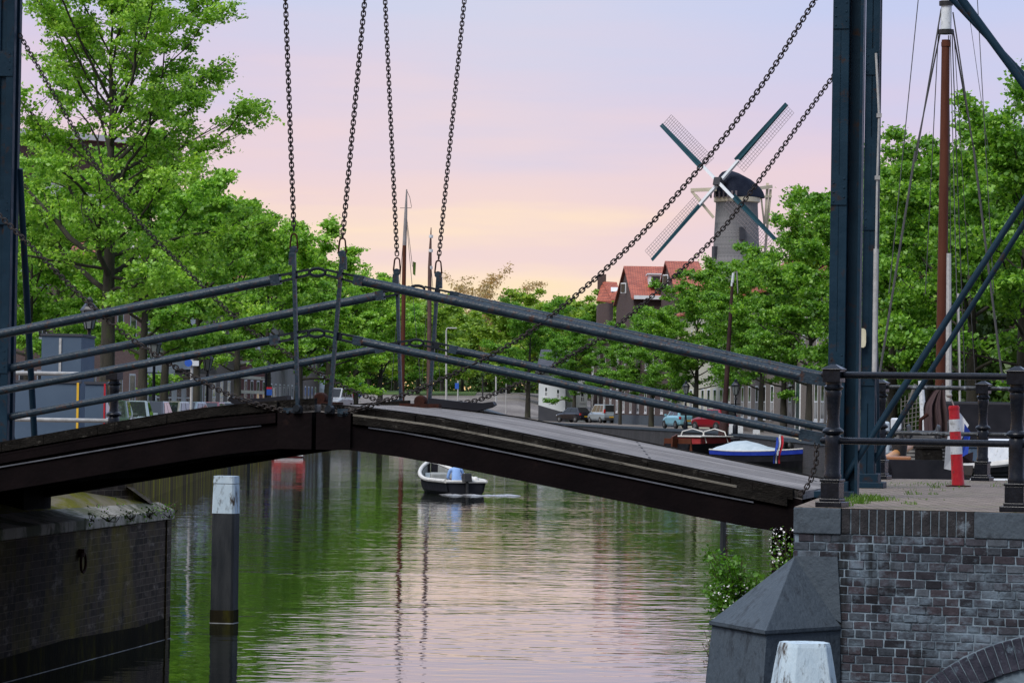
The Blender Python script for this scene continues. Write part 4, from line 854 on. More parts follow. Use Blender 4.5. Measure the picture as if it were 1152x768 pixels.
for _ in range(26):
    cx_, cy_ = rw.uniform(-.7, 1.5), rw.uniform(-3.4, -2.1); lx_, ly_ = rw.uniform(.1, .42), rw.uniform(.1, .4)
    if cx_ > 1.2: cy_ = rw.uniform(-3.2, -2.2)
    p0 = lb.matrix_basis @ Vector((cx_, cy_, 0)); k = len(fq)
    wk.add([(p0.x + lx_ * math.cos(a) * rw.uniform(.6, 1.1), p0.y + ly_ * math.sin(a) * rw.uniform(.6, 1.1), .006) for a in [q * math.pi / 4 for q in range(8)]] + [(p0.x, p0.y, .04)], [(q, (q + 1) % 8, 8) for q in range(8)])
M['sky_glint'] = mottled('painted_wake_glint', (0.20, 0.20, 0.20), (0.36, 0.35, 0.35), 6, 0.3); tag(wk.build('wake', 'sky_glint', None, tuple(lb.location)), 'wake ripples behind the motor boat, their sky glint painted pale', 'wake', kind='stuff')  # sky reflected by the wake ripples, painted in as a pale colour


# people: one skinned body each
def person(label, joints, edges, radii, mats, matfn, loc, rz=0.0, head=None, hair=True, group=None):
    me = bpy.data.meshes.new('person'); me.from_pydata([Vector(j) for j in joints], edges, []); me.update()
    ob = bpy.data.objects.new('person', me); COL.objects.link(ob)
    sk = ob.modifiers.new('skin', 'SKIN'); ob.modifiers.new('sub', 'SUBSURF').levels = 1; ob.modifiers['sub'].render_levels = 1
    for i, r_ in enumerate(radii): me.skin_vertices[0].data[i].radius = (r_, r_) if not isinstance(r_, tuple) else r_
    me.skin_vertices[0].data[0].use_root = True
    dg = bpy.context.evaluated_depsgraph_get(); ev = ob.evaluated_get(dg); nm = bpy.data.meshes.new_from_object(ev)
    ob.modifiers.clear(); ob.data = nm; nm.materials.clear()
    for q in mats: nm.materials.append(M[q])
    for p in nm.polygons: p.material_index = matfn(p.center); p.use_smooth = True
    ob.location = loc; ob.rotation_euler = (0, 0, rz); ob['_org'] = (0, 0, 0); tag(ob, label, 'person', group)
    if hair and head is not None:
        hm = MB(); hm.ball(Vector(head) + Vector((0, -.018, .03)), .105, 12, 9, 1.05); hm.build('hair', 'hair', ob)
    return ob
def hand(J, E, Rr, wi, d, side, spread):
    w = Vector(J[wi]); pm = len(J); J.append(tuple(w + d * .07)); E.append((wi, pm)); Rr.append((.036, .018))
    for f in range(4):
        o = (f - 1.5) * .02; ln = (.070, .082, .078, .060)[f]
        a = len(J); J.append(tuple(w + d * .105 + spread * o)); E.append((pm, a)); Rr.append(.010)
        J.append(tuple(w + d * (.105 + ln * .6) + spread * o + side * .018)); E.append((a, a + 1)); Rr.append(.009)
        J.append(tuple(w + d * (.105 + ln * .75) + spread * o + side * .045)); E.append((a + 1, a + 2)); Rr.append(.008)
    a = len(J); J.append(tuple(w + d * .045 + spread * -.045)); E.append((pm, a)); Rr.append(.012); J.append(tuple(w + d * .08 + spread * -.055 + side * .03)); E.append((a, a + 1)); Rr.append(.010)
def figure(seated, lean=0.0):
    if seated:
        J = [(0, 0, 0), (0, .05, .16), (0, .13 + lean, .33), (0, .21 + lean, .45), (0, .29 + lean, .51), (.02, .37 + lean, .55), (.03, .43 + lean, .59),
             (-.185, .20 + lean, .43), (-.25, .24 + lean, .18), (-.15, .45, .16), (.185, .20 + lean, .43), (.26, .26 + lean, .18), (.20, .48, .22),
             (-.10, .04, -.02), (-.13, .44, .02), (-.12, .48, -.36), (-.12, .60, -.40), (.10, .04, -.02), (.13, .44, .02), (.14, .50, -.36), (.14, .62, -.40)]
    else:
        J = [(0, 0, .93), (0, .01, 1.08), (0, 0, 1.25), (0, -.01, 1.41), (0, 0, 1.50), (0, .02, 1.60), (0, .025, 1.68),
             (-.18, 0, 1.40), (-.22, -.01, 1.13), (-.20, .10, .90), (.18, 0, 1.40), (.23, -.01, 1.13), (.22, .12, .92),
             (-.09, 0, .90), (-.10, .02, .50), (-.10, -.02, .10), (-.11, .11, .04), (.09, 0, .90), (.11, .05, .50), (.12, .02, .10), (.13, .15, .04)]
    E = [(0, 1), (1, 2), (2, 3), (3, 4), (4, 5), (5, 6), (3, 7), (7, 8), (8, 9), (3, 10), (10, 11), (11, 12), (0, 13), (13, 14), (14, 15), (15, 16), (0, 17), (17, 18), (18, 19), (19, 20)]
    Rr = [(.17, .13), (.155, .115), (.165, .12), (.13, .09), (.055, .055), (.082, .095), (.072, .08), (.062, .062), (.045, .045), (.028, .028), (.062, .062), (.045, .045), (.028, .028),
          (.09, .09), (.066, .066), (.042, .042), (.036, .036), (.09, .09), (.066, .066), (.042, .042), (.036, .036)]
    for wi, ei, sx in ((9, 8, 1), (12, 11, -1)):
        d = (Vector(J[wi]) - Vector(J[ei])).normalized(); hand(J, E, Rr, wi, d, Vector((sx, 0, 0)) if not seated else Vector((0, 0, -1)), Vector((0, 1, 0)) if not seated else Vector((1, 0, 0)))
    return J, E, Rr
J, E_, Rr = figure(True, .03)
def mseat(c):
    if c.y > .315 and abs(c.x) < .13 and c.z > .40: return 2
    if c.y > .36 and abs(c.x) > .10 and c.z > .10 and c.z < .34: return 2
    if c.z < .09 : return 1
    return 0
sp_loc = lb.matrix_basis @ Vector((.02, -.95, .30))
person('person in a light blue shirt seated with their back turned in the small motor boat', J, E_, Rr, ['cloth_blue', 'cloth_white', 'skin'], mseat, sp_loc, R(10), (.02, .42, .57))

# red boat far left, seen from its stern
rp_ = onz(320, 514, 0); rbt = local_thing('moored_boat', 'low red boat moored by the left quay far down the canal', 'boat', (rp_.x, rp_.y + 3, 0), R(4))
h = MB(); boat_hull(h, 6.5, 1.75, lambda s: .34 + .1 * s * s, lambda s: -.2, 10, .85, .06, None, .95, False); h.build('hull', 'hull_red', rbt)
c = MB(); c.hexa([Vector((x * .86, y, .30)) for x, y in ((-1, -2.9), (1, -2.9), (1, 1), (-1, 1))], [Vector((x * .82, y, .72)) for x, y in ((-1, -2.8), (1, -2.8), (1, .8), (-1, .8))]); cb_ = c.build('cabin', 'hull_red', rbt)
c = MB(); c.box((0, -2.95, .50), (.75, .12, .2)); c.build('window', 'signgrey', cb_); c = MB(); c.box((0, -3.28, .12), (1.45, .05, .10)); c.build('bumper', 'white_paint', rbt)
# blue launch with cover and ensign
bl = onz(858, 524, 0); sb = local_thing('sloop', 'dark sloop with a royal blue stripe, pale cover and ensign on the right bank', 'boat', (bl.x, bl.y, 0), R(-118))
h = MB(); zs = lambda s: .72 + .42 * max(0, s - .3) ** 2 + .25 * max(0, .2 - s); rings = boat_hull(h, 5.2, 2.1, zs, lambda s: -.3 + .5 * max(0, s - .8), 16, .62, .06, .3); h.build('hull', 'hull_dark', sb)
bs = MB()
for i0, i1, sx in ((0, 1, -1), (6, 5, 1)):
    top = [q[i0] + Vector((sx * .02, 0, -.02)) for q in rings]; bot = [q[i0].lerp(q[i1], .42) + Vector((sx * .025, 0, 0)) for q in rings]
    bs.add(top + bot, [(i, i + 1, i + 18, i + 17) for i in range(16)])
bs.add([rings[0][0] + Vector((0, -.02, -.02)), rings[0][6] + Vector((0, -.02, -.02)), rings[0][6].lerp(rings[0][5], .42) + Vector((0, -.02, 0)), rings[0][0].lerp(rings[0][1], .42) + Vector((0, -.02, 0))], [(0, 1, 2, 3)])
bs.build('blue_stripe', 'hull_blue', sb)
gw = MB(); gw.path([q[0] for q in rings], .04, 6); gw.path([q[6] for q in rings], .04, 6); gw.build('gunwale', 'boat_trim', sb)
cv = MB(); rr = []
for y, wv, z in ((-2.5, .62, 0.78), (-2.2, .82, .98), (-1.6, .95, 1.18), (-.9, 1.0, 1.24), (-.2, 1.0, 1.10), (.4, .98, .92), (.8, .9, .78)):
    rr.append([Vector((-wv, y, .74)), Vector((-wv * .75, y, .5 * z + .42)), Vector((0, y, z)), Vector((wv * .75, y, .5 * z + .42)), Vector((wv, y, .74)), Vector((0, y, .70))])
cv.loft(rr, sm=True); cv.build('boat_cover', 'canvas', sb)
en = MB(); en.box((.2, 1.1, .95), (.55, .5, .5)); en.ball((-.2, 1.3, .95), .28, 8, 6); en.build('cockpit_gear', 'black', sb, bevel=.04)
sp2 = MB(); sp2.tube((0, .9, 1.75), (0, 2.9, .95), .04, 8); sp2.build('spar', 'cream_wood', sb)
fp_ = onplane(874, 520, 0); Zf = bl.y - 3.2
fl = thing('ensign', 'red, white and blue ensign hanging limp from a short staff beside the dark sloop', 'flag', tuple(at(875, 521, Zf)))
mb = MB(); mb.tube(at(878, 486, Zf), at(875, 512, Zf), .03, 6); mb.build('staff', 'white_paint', fl)
def cloth(pix0, pix1, wv, mat, nm, parent, Z, off=0.0, n=8, ph=0.0):
    a, b = at(*pix0, Z), at(*pix1, Z); mb = MB(); L_ = []; R_ = []
    for i in range(n + 1):
        t = i / n; c = a.lerp(b, t); s = .05 * math.sin(6 * t + ph)
        L_.append(c + Vector((-wv / 2 + off + s * .6, s, 0))); R_.append(c + Vector((wv / 2 + off + s, -s, 0)))
    fs = [(i, i + 1, n + 2 + i, n + 1 + i) for i in range(n)]; k = len(L_) * 2
    mb.add(L_ + R_ + [p + Vector((0, .02, 0)) for p in L_ + R_], fs + [tuple(q + k for q in f[::-1]) for f in fs]); mb.build(nm, mat, parent)
cloth((877.5, 490), (874.5, 521), .10, 'flag_red', 'red_stripe', fl, Zf, .10); cloth((877, 491), (873.5, 521), .09, 'flag_white', 'white_stripe', fl, Zf - .03, .0); cloth((876.5, 492), (873, 521), .09, 'flag_blue', 'blue_stripe', fl, Zf - .05, -.09)
# red sailing barge behind it, with its mast lowered into a tabernacle
rbp = onz(800, 514, 0); rbg = local_thing('sailing_barge', 'red sailing barge with a brown rudder board moored by the right quay', 'boat', (rbp.x, rbp.y + 2.5, 0), R(-35))
h = MB(); boat_hull(h, 7.0, 2.3, lambda s: .75 + .3 * s * s, lambda s: -.3, 12, .75, .07, .35); h.build('hull', 'hull_dark', rbg)
c = MB(); c.box((0, -.6, .85), (1.7, 3.4, .55)); c.build('cabin', 'hull_red', rbg, bevel=.06)
c = MB(); c.box((0, -.6, 1.17), (1.9, 3.6, .09)); c.build('cabin_roof', 'boat_trim', rbg, bevel=.03)
for y in (-1.8, .6):
    c = MB(); c.path([(-.95, y, .8), (-.7, y, 1.45), (0, y, 1.62), (.7, y, 1.45), (.95, y, .8)], .035, 6); c.build('hoop', 'boat_trim', rbg)
c = MB(); c.prism([(-.05, -3.5, .0), (-.05, -4.1, .0), (-.05, -4.0, 1.15), (-.05, -3.5, 1.3)], (.10, 0, 0)); c.prism([(-1.0, -3.42, .2), (1.0, -3.42, .2), (.9, -3.42, 1.05), (-.9, -3.42, 1.05)], (0, .08, 0)); c.build('rudder', 'mast', rbg)
Zm = rbp.y + 3.5
mt = MB(); mt.path([at(813, 500, Zm), at(815, 470, Zm)], [.30, .24], 10); mt.build('tabernacle', 'mastgrey', rbg) if False else None
msx = thing('mast', 'dark leaning mast of the red sailing barge, rising in front of the right trees', 'mast', tuple(at(812, 505, Zm)))
mt = MB(); mt.path([at(812, 508, Zm), at(814, 480, Zm), at(816, 462, Zm)], [.34, .28, .20], 10); mt.build('tabernacle', 'mastlean', msx)
mt = MB(); mt.path([at(815, 470, Zm), at(819, 400, Zm), at(824, 318, Zm)], [.17, .14, .085], 10); mt.build('spar', 'mastlean', msx)
mt = MB(); mt.path([at(823.5, 322, Zm), at(825, 307, Zm)], [.09, .075], 8); mt.build('white_top', 'white_paint', msx)
mt = MB(); mt.path([at(825, 307, Zm), at(829, 305, Zm), at(830, 330, Zm)], [.05, .05, .03], 6); mt.build('gaff', 'mastgrey', msx)

# two tall masts far up the canal with their barges
def far_barge(label, blabel, pts, radii, Z, topmat, hullmat, bands):
    b = at(pts[0][0], 470, Z); t = local_thing('sailing_barge', blabel, 'boat', (b.x, Z, 0), R(8), 'barges far up the canal')
    h = MB(); boat_hull(h, 14, 3.6, lambda s: .9 + .6 * (s - .4) ** 2, lambda s: -.4, 12, .7, .1, .7); h.build('hull', hullmat, t)
    c = MB(); c.box((0, -3.2, 1.15), (2.4, 3.6, .8)); c.build('cabin', 'boat_trim', t, bevel=.08)
    m_ = thing('mast', label, 'mast', (b.x, Z, .7), 'tall masts far up the canal')
    P_ = [Vector((b.x, Z, .7))] + [at(x, y, Z) for x, y in pts]
    a = MB(); a.path(P_[:3], radii[:3], 10); a.build('lower_mast', 'mast' if hullmat == 'hull_red' else 'mastfar', m_)
    a = MB(); a.path(P_[2:], radii[2:], 8); a.build('topmast', topmat, m_)
    for y in bands:
        x = pts[-1][0] + (pts[0][0] - pts[-1][0]) * (y - pts[-1][1]) / (pts[0][1] - pts[-1][1]); q = at(x, y, Z)
        a = MB(); a.lathe(q, [(.16, -.12), (.17, 0), (.16, .12)], 8); a.build('mast_band', 'white_paint', m_)
    return m_, P_
m1, P1_ = far_barge('tallest thin mast far up the canal, rusty below and grey at the top', 'low sailing barge under the tallest far mast', [(452.5, 437), (455, 276), (456.5, 240), (457.5, 213)], [.22, .20, .17, .13, .05], 300, 'mastgrey', 'hull_red', [])
m2, P2_ = far_barge('dark mast with white bands far up the canal, right of the tallest one', 'dark sailing barge under the banded far mast', [(482.5, 437), (483.5, 302), (484, 282), (485, 256)], [.22, .20, .16, .12, .03], 290, 'mastfar', 'hull_dark', [266, 282, 301])
r_ = MB(); Zq = 300
for (x0, y0), (x1, y1) in (((457.5, 214), (461, 222)), ((461, 222), (463, 233)), ((450, 234), (463, 234)), ((457, 240), (464, 300)), ((457, 245), (474, 440)), ((456, 240), (440, 440))): r_.tube(at(x0, y0, Zq), at(x1, y1, Zq), .022, 4)
r_.build('rigging', 'rope', m1)
pn = MB(); a = at(464.5, 294, 299.5); pn.add([a, a + Vector((.26, 0, -.1)), a + Vector((.22, 0, -1.2)), a + Vector((0.02, 0, -1.05)), a + Vector((.06, .12, -.5))], [(0, 1, 4), (1, 2, 4), (2, 3, 4), (3, 0, 4)]); pn.build('pennant', 'lawn', m1)
r_ = MB()
for (x0, y0), (x1, y1) in (((484, 285), (496, 440)), ((484, 285), (474, 440))): r_.tube(at(x0, y0, 290), at(x1, y1, 290), .02, 4)
r_.build('rigging', 'rope', m2)

# ------------------------------------------------------------------ large sailing barge behind the right landing
SZ = 88.0; sx = at(1059, 470, SZ)
ship = local_thing('sailing_barge', 'large dark sailing barge moored behind the right landing, its deck cluttered with gear', 'boat', (sx.x - .75, SZ - 9, 0), R(-6))
h = MB(); zs = lambda s: 1.70 + .5 * (s - .45) ** 2 * 2; rings = boat_hull(h, 34, 4.4, zs, lambda s: -.6, 18, .7, .12, 1.0); h.build('hull', 'hull_dark', ship)
gw = MB(); gw.path([q[0] for q in rings], .07, 6); gw.path([q[6] for q in rings], .07, 6); gw.build('rubbing_strake', 'hull_grey', ship)
M['mast_orange'] = mottled('brown_orange_hatch', (0.20, 0.075, 0.025), (0.30, 0.12, 0.045), 5, 0.5)
dk = MB(); dk.add([q[0] * .985 + Vector((0, 0, -.02)) for q in rings[1:-1]] + [q[6] * .985 + Vector((0, 0, -.02)) for q in rings[1:-1]], [(i, i + 1, i + 18, i + 17) for i in range(16)]); dk.build('deck', 'deck', ship)
ht = MB(); ht.box((-1.35, -13.0, 1.84), (.62, .8, .14)); ht.build('hatch', 'mast_orange', ship, bevel=.02)
wn = MB(); wn.lathe((-1.1, -3.5, 2.15), [(0, 0), (.30, 0), (.34, .08), (.2, .12), (.2, .6), (.34, .65), (.3, .72), (0, .72)], 12, Vector((1, 0, 0))); wn.box((-.75, -3.5, 1.95), (1.2, .5, .5)); wn.box((-1.2, -3.5, 2.1), (.08, .6, .9)); wn.box((-.2, -3.5, 2.1), (.08, .6, .9)); wn.build('winch', 'black', ship, bevel=.02)
cbx = MB(); cbx.box((1.1, 9.0, 2.3), (2.6, 5, 1.4)); cbx.build('wheelhouse', 'hull_dark', ship, bevel=.06)
mk = thing('ship_mast', 'tall reddish brown mast with a white top, behind the right railing', 'mast', (sx.x, SZ, 1.3))
MP = [Vector((sx.x - .12, SZ, 1.2)), at(1058.5, 420, SZ), at(1062, 200, SZ), at(1064, 45, SZ)]
a = MB(); a.path(MP, [.135, .13, .118, .10], 14); a.build('spar', 'mast', mk)
a = MB(); a.path([at(1064, 37, SZ), at(1065, 0, SZ), at(1066, -60, SZ)], [.135, .13, .10], 14); a.build('white_top', 'white_paint', mk)
for y, r_ in ((50, .12), (36, .19), (4, .17)):
    a = MB(); a.path([at(1064.3, y + 2.5, SZ), at(1064.3, y - 2.5, SZ)], r_, 14); a.build('iron_band', 'black' if y < 50 else 'mast', mk)
rg = MB(); top = at(1064, 30, SZ)
def stay(px0, px1, r, Z1, Z0=SZ): rg.tube(at(*px0, Z0), at(*px1, Z1), r, 5)
for a_, b_, r, Z1 in (((1059, 10), (1030, 182), .02, SZ), ((1058, 36), (1031, 168), .02, SZ + 1), ((1030, 170), (988, 430), .03, SZ), ((1056, 30), (1041, 330), .012, SZ + 1),
    ((1072, 14), (1094, 160), .018, SZ), ((1072, 34), (1095, 165), .022, SZ + 1), ((1095, 165), (1128, 430), .03, SZ), ((1067, 40), (1071, 440), .012, SZ), ((1071, 36), (1086, 440), .014, SZ + 2), ((1069, 40), (1079, 440), .012, SZ - 2), ((1073, 35), (1098, 440), .010, SZ + 1)): stay(a_, b_, r, Z1)
rg.build('rigging', 'rope', mk)
r2 = MB(); Zo = 104
for a_, b_, r in (((1033, 0), (1000, 330), .014), ((1099, -10), (1118, 330), .012), ((1088, 0), (1112, 170), .008)): r2.tube(at(*a_, Zo), at(*b_, Zo), r, 4)
tag(r2.build('ship_stays', 'rope', None, tuple(at(1050, 300, Zo))), 'thin forestays crossing the sky beside the brown mast', 'rigging')
# gear on deck
pp = MB(); pp.path([at(1067.5, 285, SZ - 1), at(1067, 460, SZ - 1)], [.055, .075], 8); pp.path([at(1078, 330, SZ - 1), at(1080, 460, SZ - 1)], [.03, .03], 6); tag(pp.build('spare_spar', 'galv', None, tuple(at(1067, 460, SZ - 1))), 'grey metal spars standing beside the brown mast', 'spar')
sl = MB(); Zs = 78; NR, NC = 14, 26; top_, bot_ = [], []
for i in range(NR + 1):
    t = i / NR; y = 434 + 88 * t; wl_ = (1057 - 18 * min(1, t * 4.2) ** .7) + 3.5 * t; wr_ = 1061 + 6.5 * min(1, t * 2)
    for j in range(NC + 1):
        u = j / NC; c = at(wl_ + (wr_ - wl_) * u, y + 3 * math.sin(u * 5), Zs); a_ = .10 * min(1, t * 2.5)
        top_.append(c + Vector((0, a_ * math.sin(u * 17 + 1.5 * t) + a_ * .6 * math.sin(u * 31 + 4 * t), 0)))
k_ = NC + 1; fs_ = [(i * k_ + j, i * k_ + j + 1, (i + 1) * k_ + j + 1, (i + 1) * k_ + j) for i in range(NR) for j in range(NC)]
sl.add(top_, fs_, True); sl.add([p + Vector((0, .12, 0)) for p in top_], fs_, True)
n = 10
prof = [(1060, 432, 4), (1058, 440, 6), (1055, 452, 11), (1054, 475, 13), (1055, 500, 12.5), (1056, 512, 13), (1055, 522, 12)]
rings_ = []
for x, y, hw in prof:
    c = at(x, y, Zs); r0 = hw * Zs / FPX
    continue
    rings_.append([c + Vector((r0 * math.cos(q * math.pi / 8) * (1 + .20 * math.sin(2.7 * q + y * .03)), r0 * .5 * math.sin(q * math.pi / 8), 0)) for q in range(16)])
tag(sl.build('furled_sail', 'sailbrown', None, tuple(at(1056, 522, Zs))), 'dark brown furled sail hanging in folds at the foot of the brown mast', 'sail')
bm_ = MB(); bm_.path([at(995, 518, 70), at(1024, 501, 72)], [.085, .085], 10); tag(bm_.build('boom', 'varnish', None, tuple(at(995, 518, 70))), 'short orange varnished boom lying behind the railing', 'boom')
M['rope_mid'] = mottled('brown_grey_rope', (0.10, 0.095, 0.085), (0.17, 0.16, 0.145), 8, 0.9)
nt_ = MB(); Zn = 80
for i in range(6): nt_.tube(at(1014 + 4.4 * i, 448 - 3 * i, Zn), at(1013 + 4.2 * i, 492, Zn), .011, 4)
for j in range(9): nt_.tube(at(1014, 452 + 5 * j, Zn), at(1034, 448 + 5 * j, Zn), .008, 4)
nt_.path([at(1030, 432, Zn), at(1016, 470, Zn), at(1008, 500, Zn)], .04, 6)
tag(nt_.build('rope_ladder', 'rope_mid', None, tuple(at(1014, 492, Zn))), 'pale rope ladder with square meshes beside the furled sail', 'ladder')
wp = MB(); wp.path([at(1036, 428, 79), at(1040, 488, 79)], [.06, .07], 8); tag(wp.build('white_spar', 'white_paint', None, tuple(at(1040, 488, 79))), 'short white spar between the rope ladder and the furled sail', 'spar')
fg = thing('folded_flag', 'white and blue flag drooping beside the red and white bollard', 'flag', tuple(at(1075, 530, 60)))
mb = MB(); mb.add([at(x, y, 60 + dz) for x, y, dz in ((1079, 463, 0), (1083, 468, .1), (1090, 478, 0), (1084, 490, .12), (1078, 500, 0))], [(0, 1, 4), (1, 2, 3), (1, 3, 4)]); mb.add([at(x, y, 60 + dz) for x, y, dz in ((1070, 475, .05), (1076, 470, 0), (1079, 505, .1), (1076, 530, .2), (1062, 527, .2), (1064, 500, .05))], [(0, 1, 2, 5), (2, 3, 4, 5)]); mb.build('white_panel', 'flag_white', fg, recalc=False)
mb = MB(); mb.add([at(x, y, 59.9 + dz) for x, y, dz in ((1085, 476, 0), (1092, 486, .05), (1089, 510, .1), (1082, 514, .2), (1084, 495, .1))], [(0, 1, 4), (1, 2, 3, 4)]); mb.build('blue_panel', 'flag_blue', fg, recalc=False)
mb = MB(); mb.add([at(x, y, 60.1 + dz) for x, y, dz in ((1082, 512, 0), (1095, 508, .1), (1094, 520, .1), (1080, 531, .2))], [(0, 1, 2, 3)]); mb.build('brown_panel', 'sailbrown', fg, recalc=False)
wbx = local_thing('moored_boat', 'grey boat with a white wheelhouse beyond the railing at the right edge', 'boat', (9.0, 57, 0), R(-70))
h = MB(); boat_hull(h, 4, 2.0, lambda s: 1.62 + .1 * s, lambda s: -.2, 12, .7, .06, None, .92, False); h.build('hull', 'hull_grey', wbx)
c = MB(); c.hexa([Vector((x * .8, y, 1.6)) for x, y in ((-1, -1.6), (1, -1.6), (1, 1.4), (-1, 1.4))], [Vector((x * .65, y, 2.32)) for x, y in ((-1, -1.4), (1, -1.4), (1, .7), (-1, .7))]); cb_ = c.build('wheelhouse', 'white_paint', wbx, bevel=.08)
c = MB(); c.box((.74, -.9, 2.02), (.1, .7, .3)); c.box((.74, 0, 2.02), (.1, .7, .3)); c.build('window', 'glass', cb_)
c = MB(); c.beam((.83, -1.5, 1.72), (.83, .9, 1.72), .03, .07); c.build('red_line', 'hull_red', wbx)
dg = MB(); rr = boat_hull(dg, .8, .42, lambda s: .16 + .1 * s * s, lambda s: 0, 10, .8, .03, .04)
tn = local_thing('tub', 'small dark boat shaped tub with a white rim beside the right railing post', 'tub', (at(1122, 533, 46).x, 46, at(1122, 538, 46).z), R(-75)); dg.build('hull', 'black', tn)
c = MB(); c.path([q[0] for q in rr], .03, 6); c.path([q[6] for q in rr], .03, 6); c.build('rim', 'boat_trim', tn)
for i, (x0, x1, y0, y1, Z, mt_, lab) in enumerate(((983, 999, 474, 511, 72, 'canvas', 'pale blue crate standing behind the first far railing post'), (1004, 1012, 470, 484, 74, 'white_paint', 'small white box beside the rope ladder'))):
    a, b = at(x0, y1, Z), at(x1, y0, Z); mb = MB(); mb.box(((a.x + b.x) / 2, Z, (a.z + b.z) / 2), (b.x - a.x, .35, b.z - a.z), .2); tag(mb.build('deck_crate' if i != 1 else 'sack', mt_, None, tuple(a), bevel=.04), lab, 'crate' if i != 1 else 'sack')

# loose gear on the barge deck, each piece its own thing
def deck_at(px, Z): q = at(px, 500, Z); return Vector((q.x, Z, 1.72))
for i, (px, Z, r, mt_, lab) in enumerate(((1022, 73, .26, 'rope_mid', 'coil of brown grey rope on the barge deck behind the first far post'), (1060, 71, .22, 'black', 'coil of black hose on the barge deck below the drooping flag'), (1090, 74, .25, 'rope_pale', 'coil of pale rope on the barge deck near the second far post'))):
    p = deck_at(px, Z); mb = MB()
    for k in range(5): mb.path([p + Vector(((r - .02 * k) * math.cos(q * math.pi / 8), (r - .02 * k) * math.sin(q * math.pi / 8), .05 + .075 * k)) for q in range(16)], .045, 6, closed=True)
    tag(mb.build('rope_coil', mt_, None, tuple(p)), lab, 'rope coil', 'coils on the barge deck')
for i, (px, Z, w, h_, mt_, lab) in enumerate(((1030, 76, .5, .55, 'hull_grey', 'dark grey engine box with a pipe on the barge deck, left of the furled sail'), (1045, 70, .42, .30, 'kerb_wood', 'low dark wooden chest on the barge deck under the furled sail'), (1098, 70, .45, .34, 'cont_blue', 'blue grey chest on the barge deck right of the bollard'), (1012, 71, .30, .36, 'black', 'black bucket on the barge deck beside the pale blue crate'))):
    p = deck_at(px, Z); t = thing('deck_box' if i < 3 else 'bucket', lab, 'box' if i < 3 else 'bucket', tuple(p)); mb = MB()
    if i < 3:
        mb.box(p + UP * h_ / 2, (w, .5, h_), .2); mb.build('body', mt_, t, bevel=.03); mb = MB(); mb.box(p + UP * (h_ + .025), (w + .05, .55, .05), .2); mb.build('lid', mt_, t, bevel=.01)
        if i == 0: mb = MB(); mb.path([p + Vector((.1, 0, h_)), p + Vector((.1, 0, h_ + .3)), p + Vector((.25, 0, h_ + .42))], .04, 8); mb.build('pipe', 'rust', t)
    else:
        mb.lathe(p, [(.12, 0), (.16, h_), (.14, h_), (.10, .04)], 14); mb.build('body', mt_, t); mb = MB(); mb.path([p + Vector((.15 * math.cos(q * math.pi / 8), 0, h_ + .12 * math.sin(q * math.pi / 8))) for q in range(9)], .01, 5); mb.build('handle', 'rust', t)
# ------------------------------------------------------------------ trees: tapered limbs, twigs, thousands of leaves
def np_mesh(name, V, F, mat, smooth=False):
    me = bpy.data.meshes.new(name); nv = len(V); nf = len(F); k = F.shape[1]
    me.vertices.add(nv); me.vertices.foreach_set('co', V.astype(np.float32).ravel())
    me.loops.add(nf * k); me.loops.foreach_set('vertex_index', F.astype(np.int32).ravel())
    me.polygons.add(nf); me.polygons.foreach_set('loop_start', np.arange(0, nf * k, k, dtype=np.int32)); me.polygons.foreach_set('loop_total', np.full(nf, k, dtype=np.int32))
    if smooth: me.polygons.foreach_set('use_smooth', np.ones(nf, dtype=bool))
    me.update(calc_edges=True); me.materials.append(M[mat]); return me
def leaf_mesh(name, pts, size, mat, seed, droop=0.35, var=0.5, aspect=.8):
    rs = np.random.RandomState(seed); n = len(pts)
    nrm = rs.normal(size=(n, 3)); nrm[:, 2] = np.abs(nrm[:, 2]) * .8 + droop; nrm /= np.linalg.norm(nrm, axis=1)[:, None]
    t = rs.normal(size=(n, 3)); t -= nrm * (t * nrm).sum(1)[:, None]; t /= np.linalg.norm(t, axis=1)[:, None]
    b = np.cross(nrm, t); s = (size * (1 + var * rs.uniform(-1, 1, n)))[:, None] / 2
    P_ = np.asarray(pts)
    v = np.empty((n, 4, 3)); v[:, 0] = P_ - t * s; v[:, 1] = P_ + b * s * aspect - nrm * s * .25; v[:, 2] = P_ + t * s; v[:, 3] = P_ - b * s * aspect - nrm * s * .25
    return np_mesh(name, v.reshape(-1, 3), np.arange(n * 4).reshape(n, 4), mat)
class Wood:
    def __init__(self): self.V = []; self.F = []; self.n = 0
    def tube(self, pts, r0, r1, k):
        pts = np.asarray(pts); m = len(pts); rr = np.linspace(r0, r1, m); ang = np.arange(k) * 2 * np.pi / k
        tg = np.gradient(pts, axis=0); tg /= np.linalg.norm(tg, axis=1)[:, None] + 1e-9
        up = np.where(np.abs(tg[:, 2:3]) > .9, np.array([[1., 0, 0]]), np.array([[0, 0, 1.]])); s = np.cross(tg, up); s /= np.linalg.norm(s, axis=1)[:, None] + 1e-9; u = np.cross(s, tg)
        v = pts[:, None, :] + rr[:, None, None] * (s[:, None, :] * np.cos(ang)[None, :, None] + u[:, None, :] * np.sin(ang)[None, :, None])
        self.V.append(v.reshape(-1, 3)); i = np.arange(m - 1)[:, None] * k; j = np.arange(k)[None, :]; j2 = (j + 1) % k
        self.F.append((np.stack([i + j, i + j2, i + k + j2, i + k + j], -1) + self.n).reshape(-1, 4)); self.n += m * k
    def mesh(self, name): return np_mesh(name, np.concatenate(self.V), np.concatenate(self.F), 'bark', True)
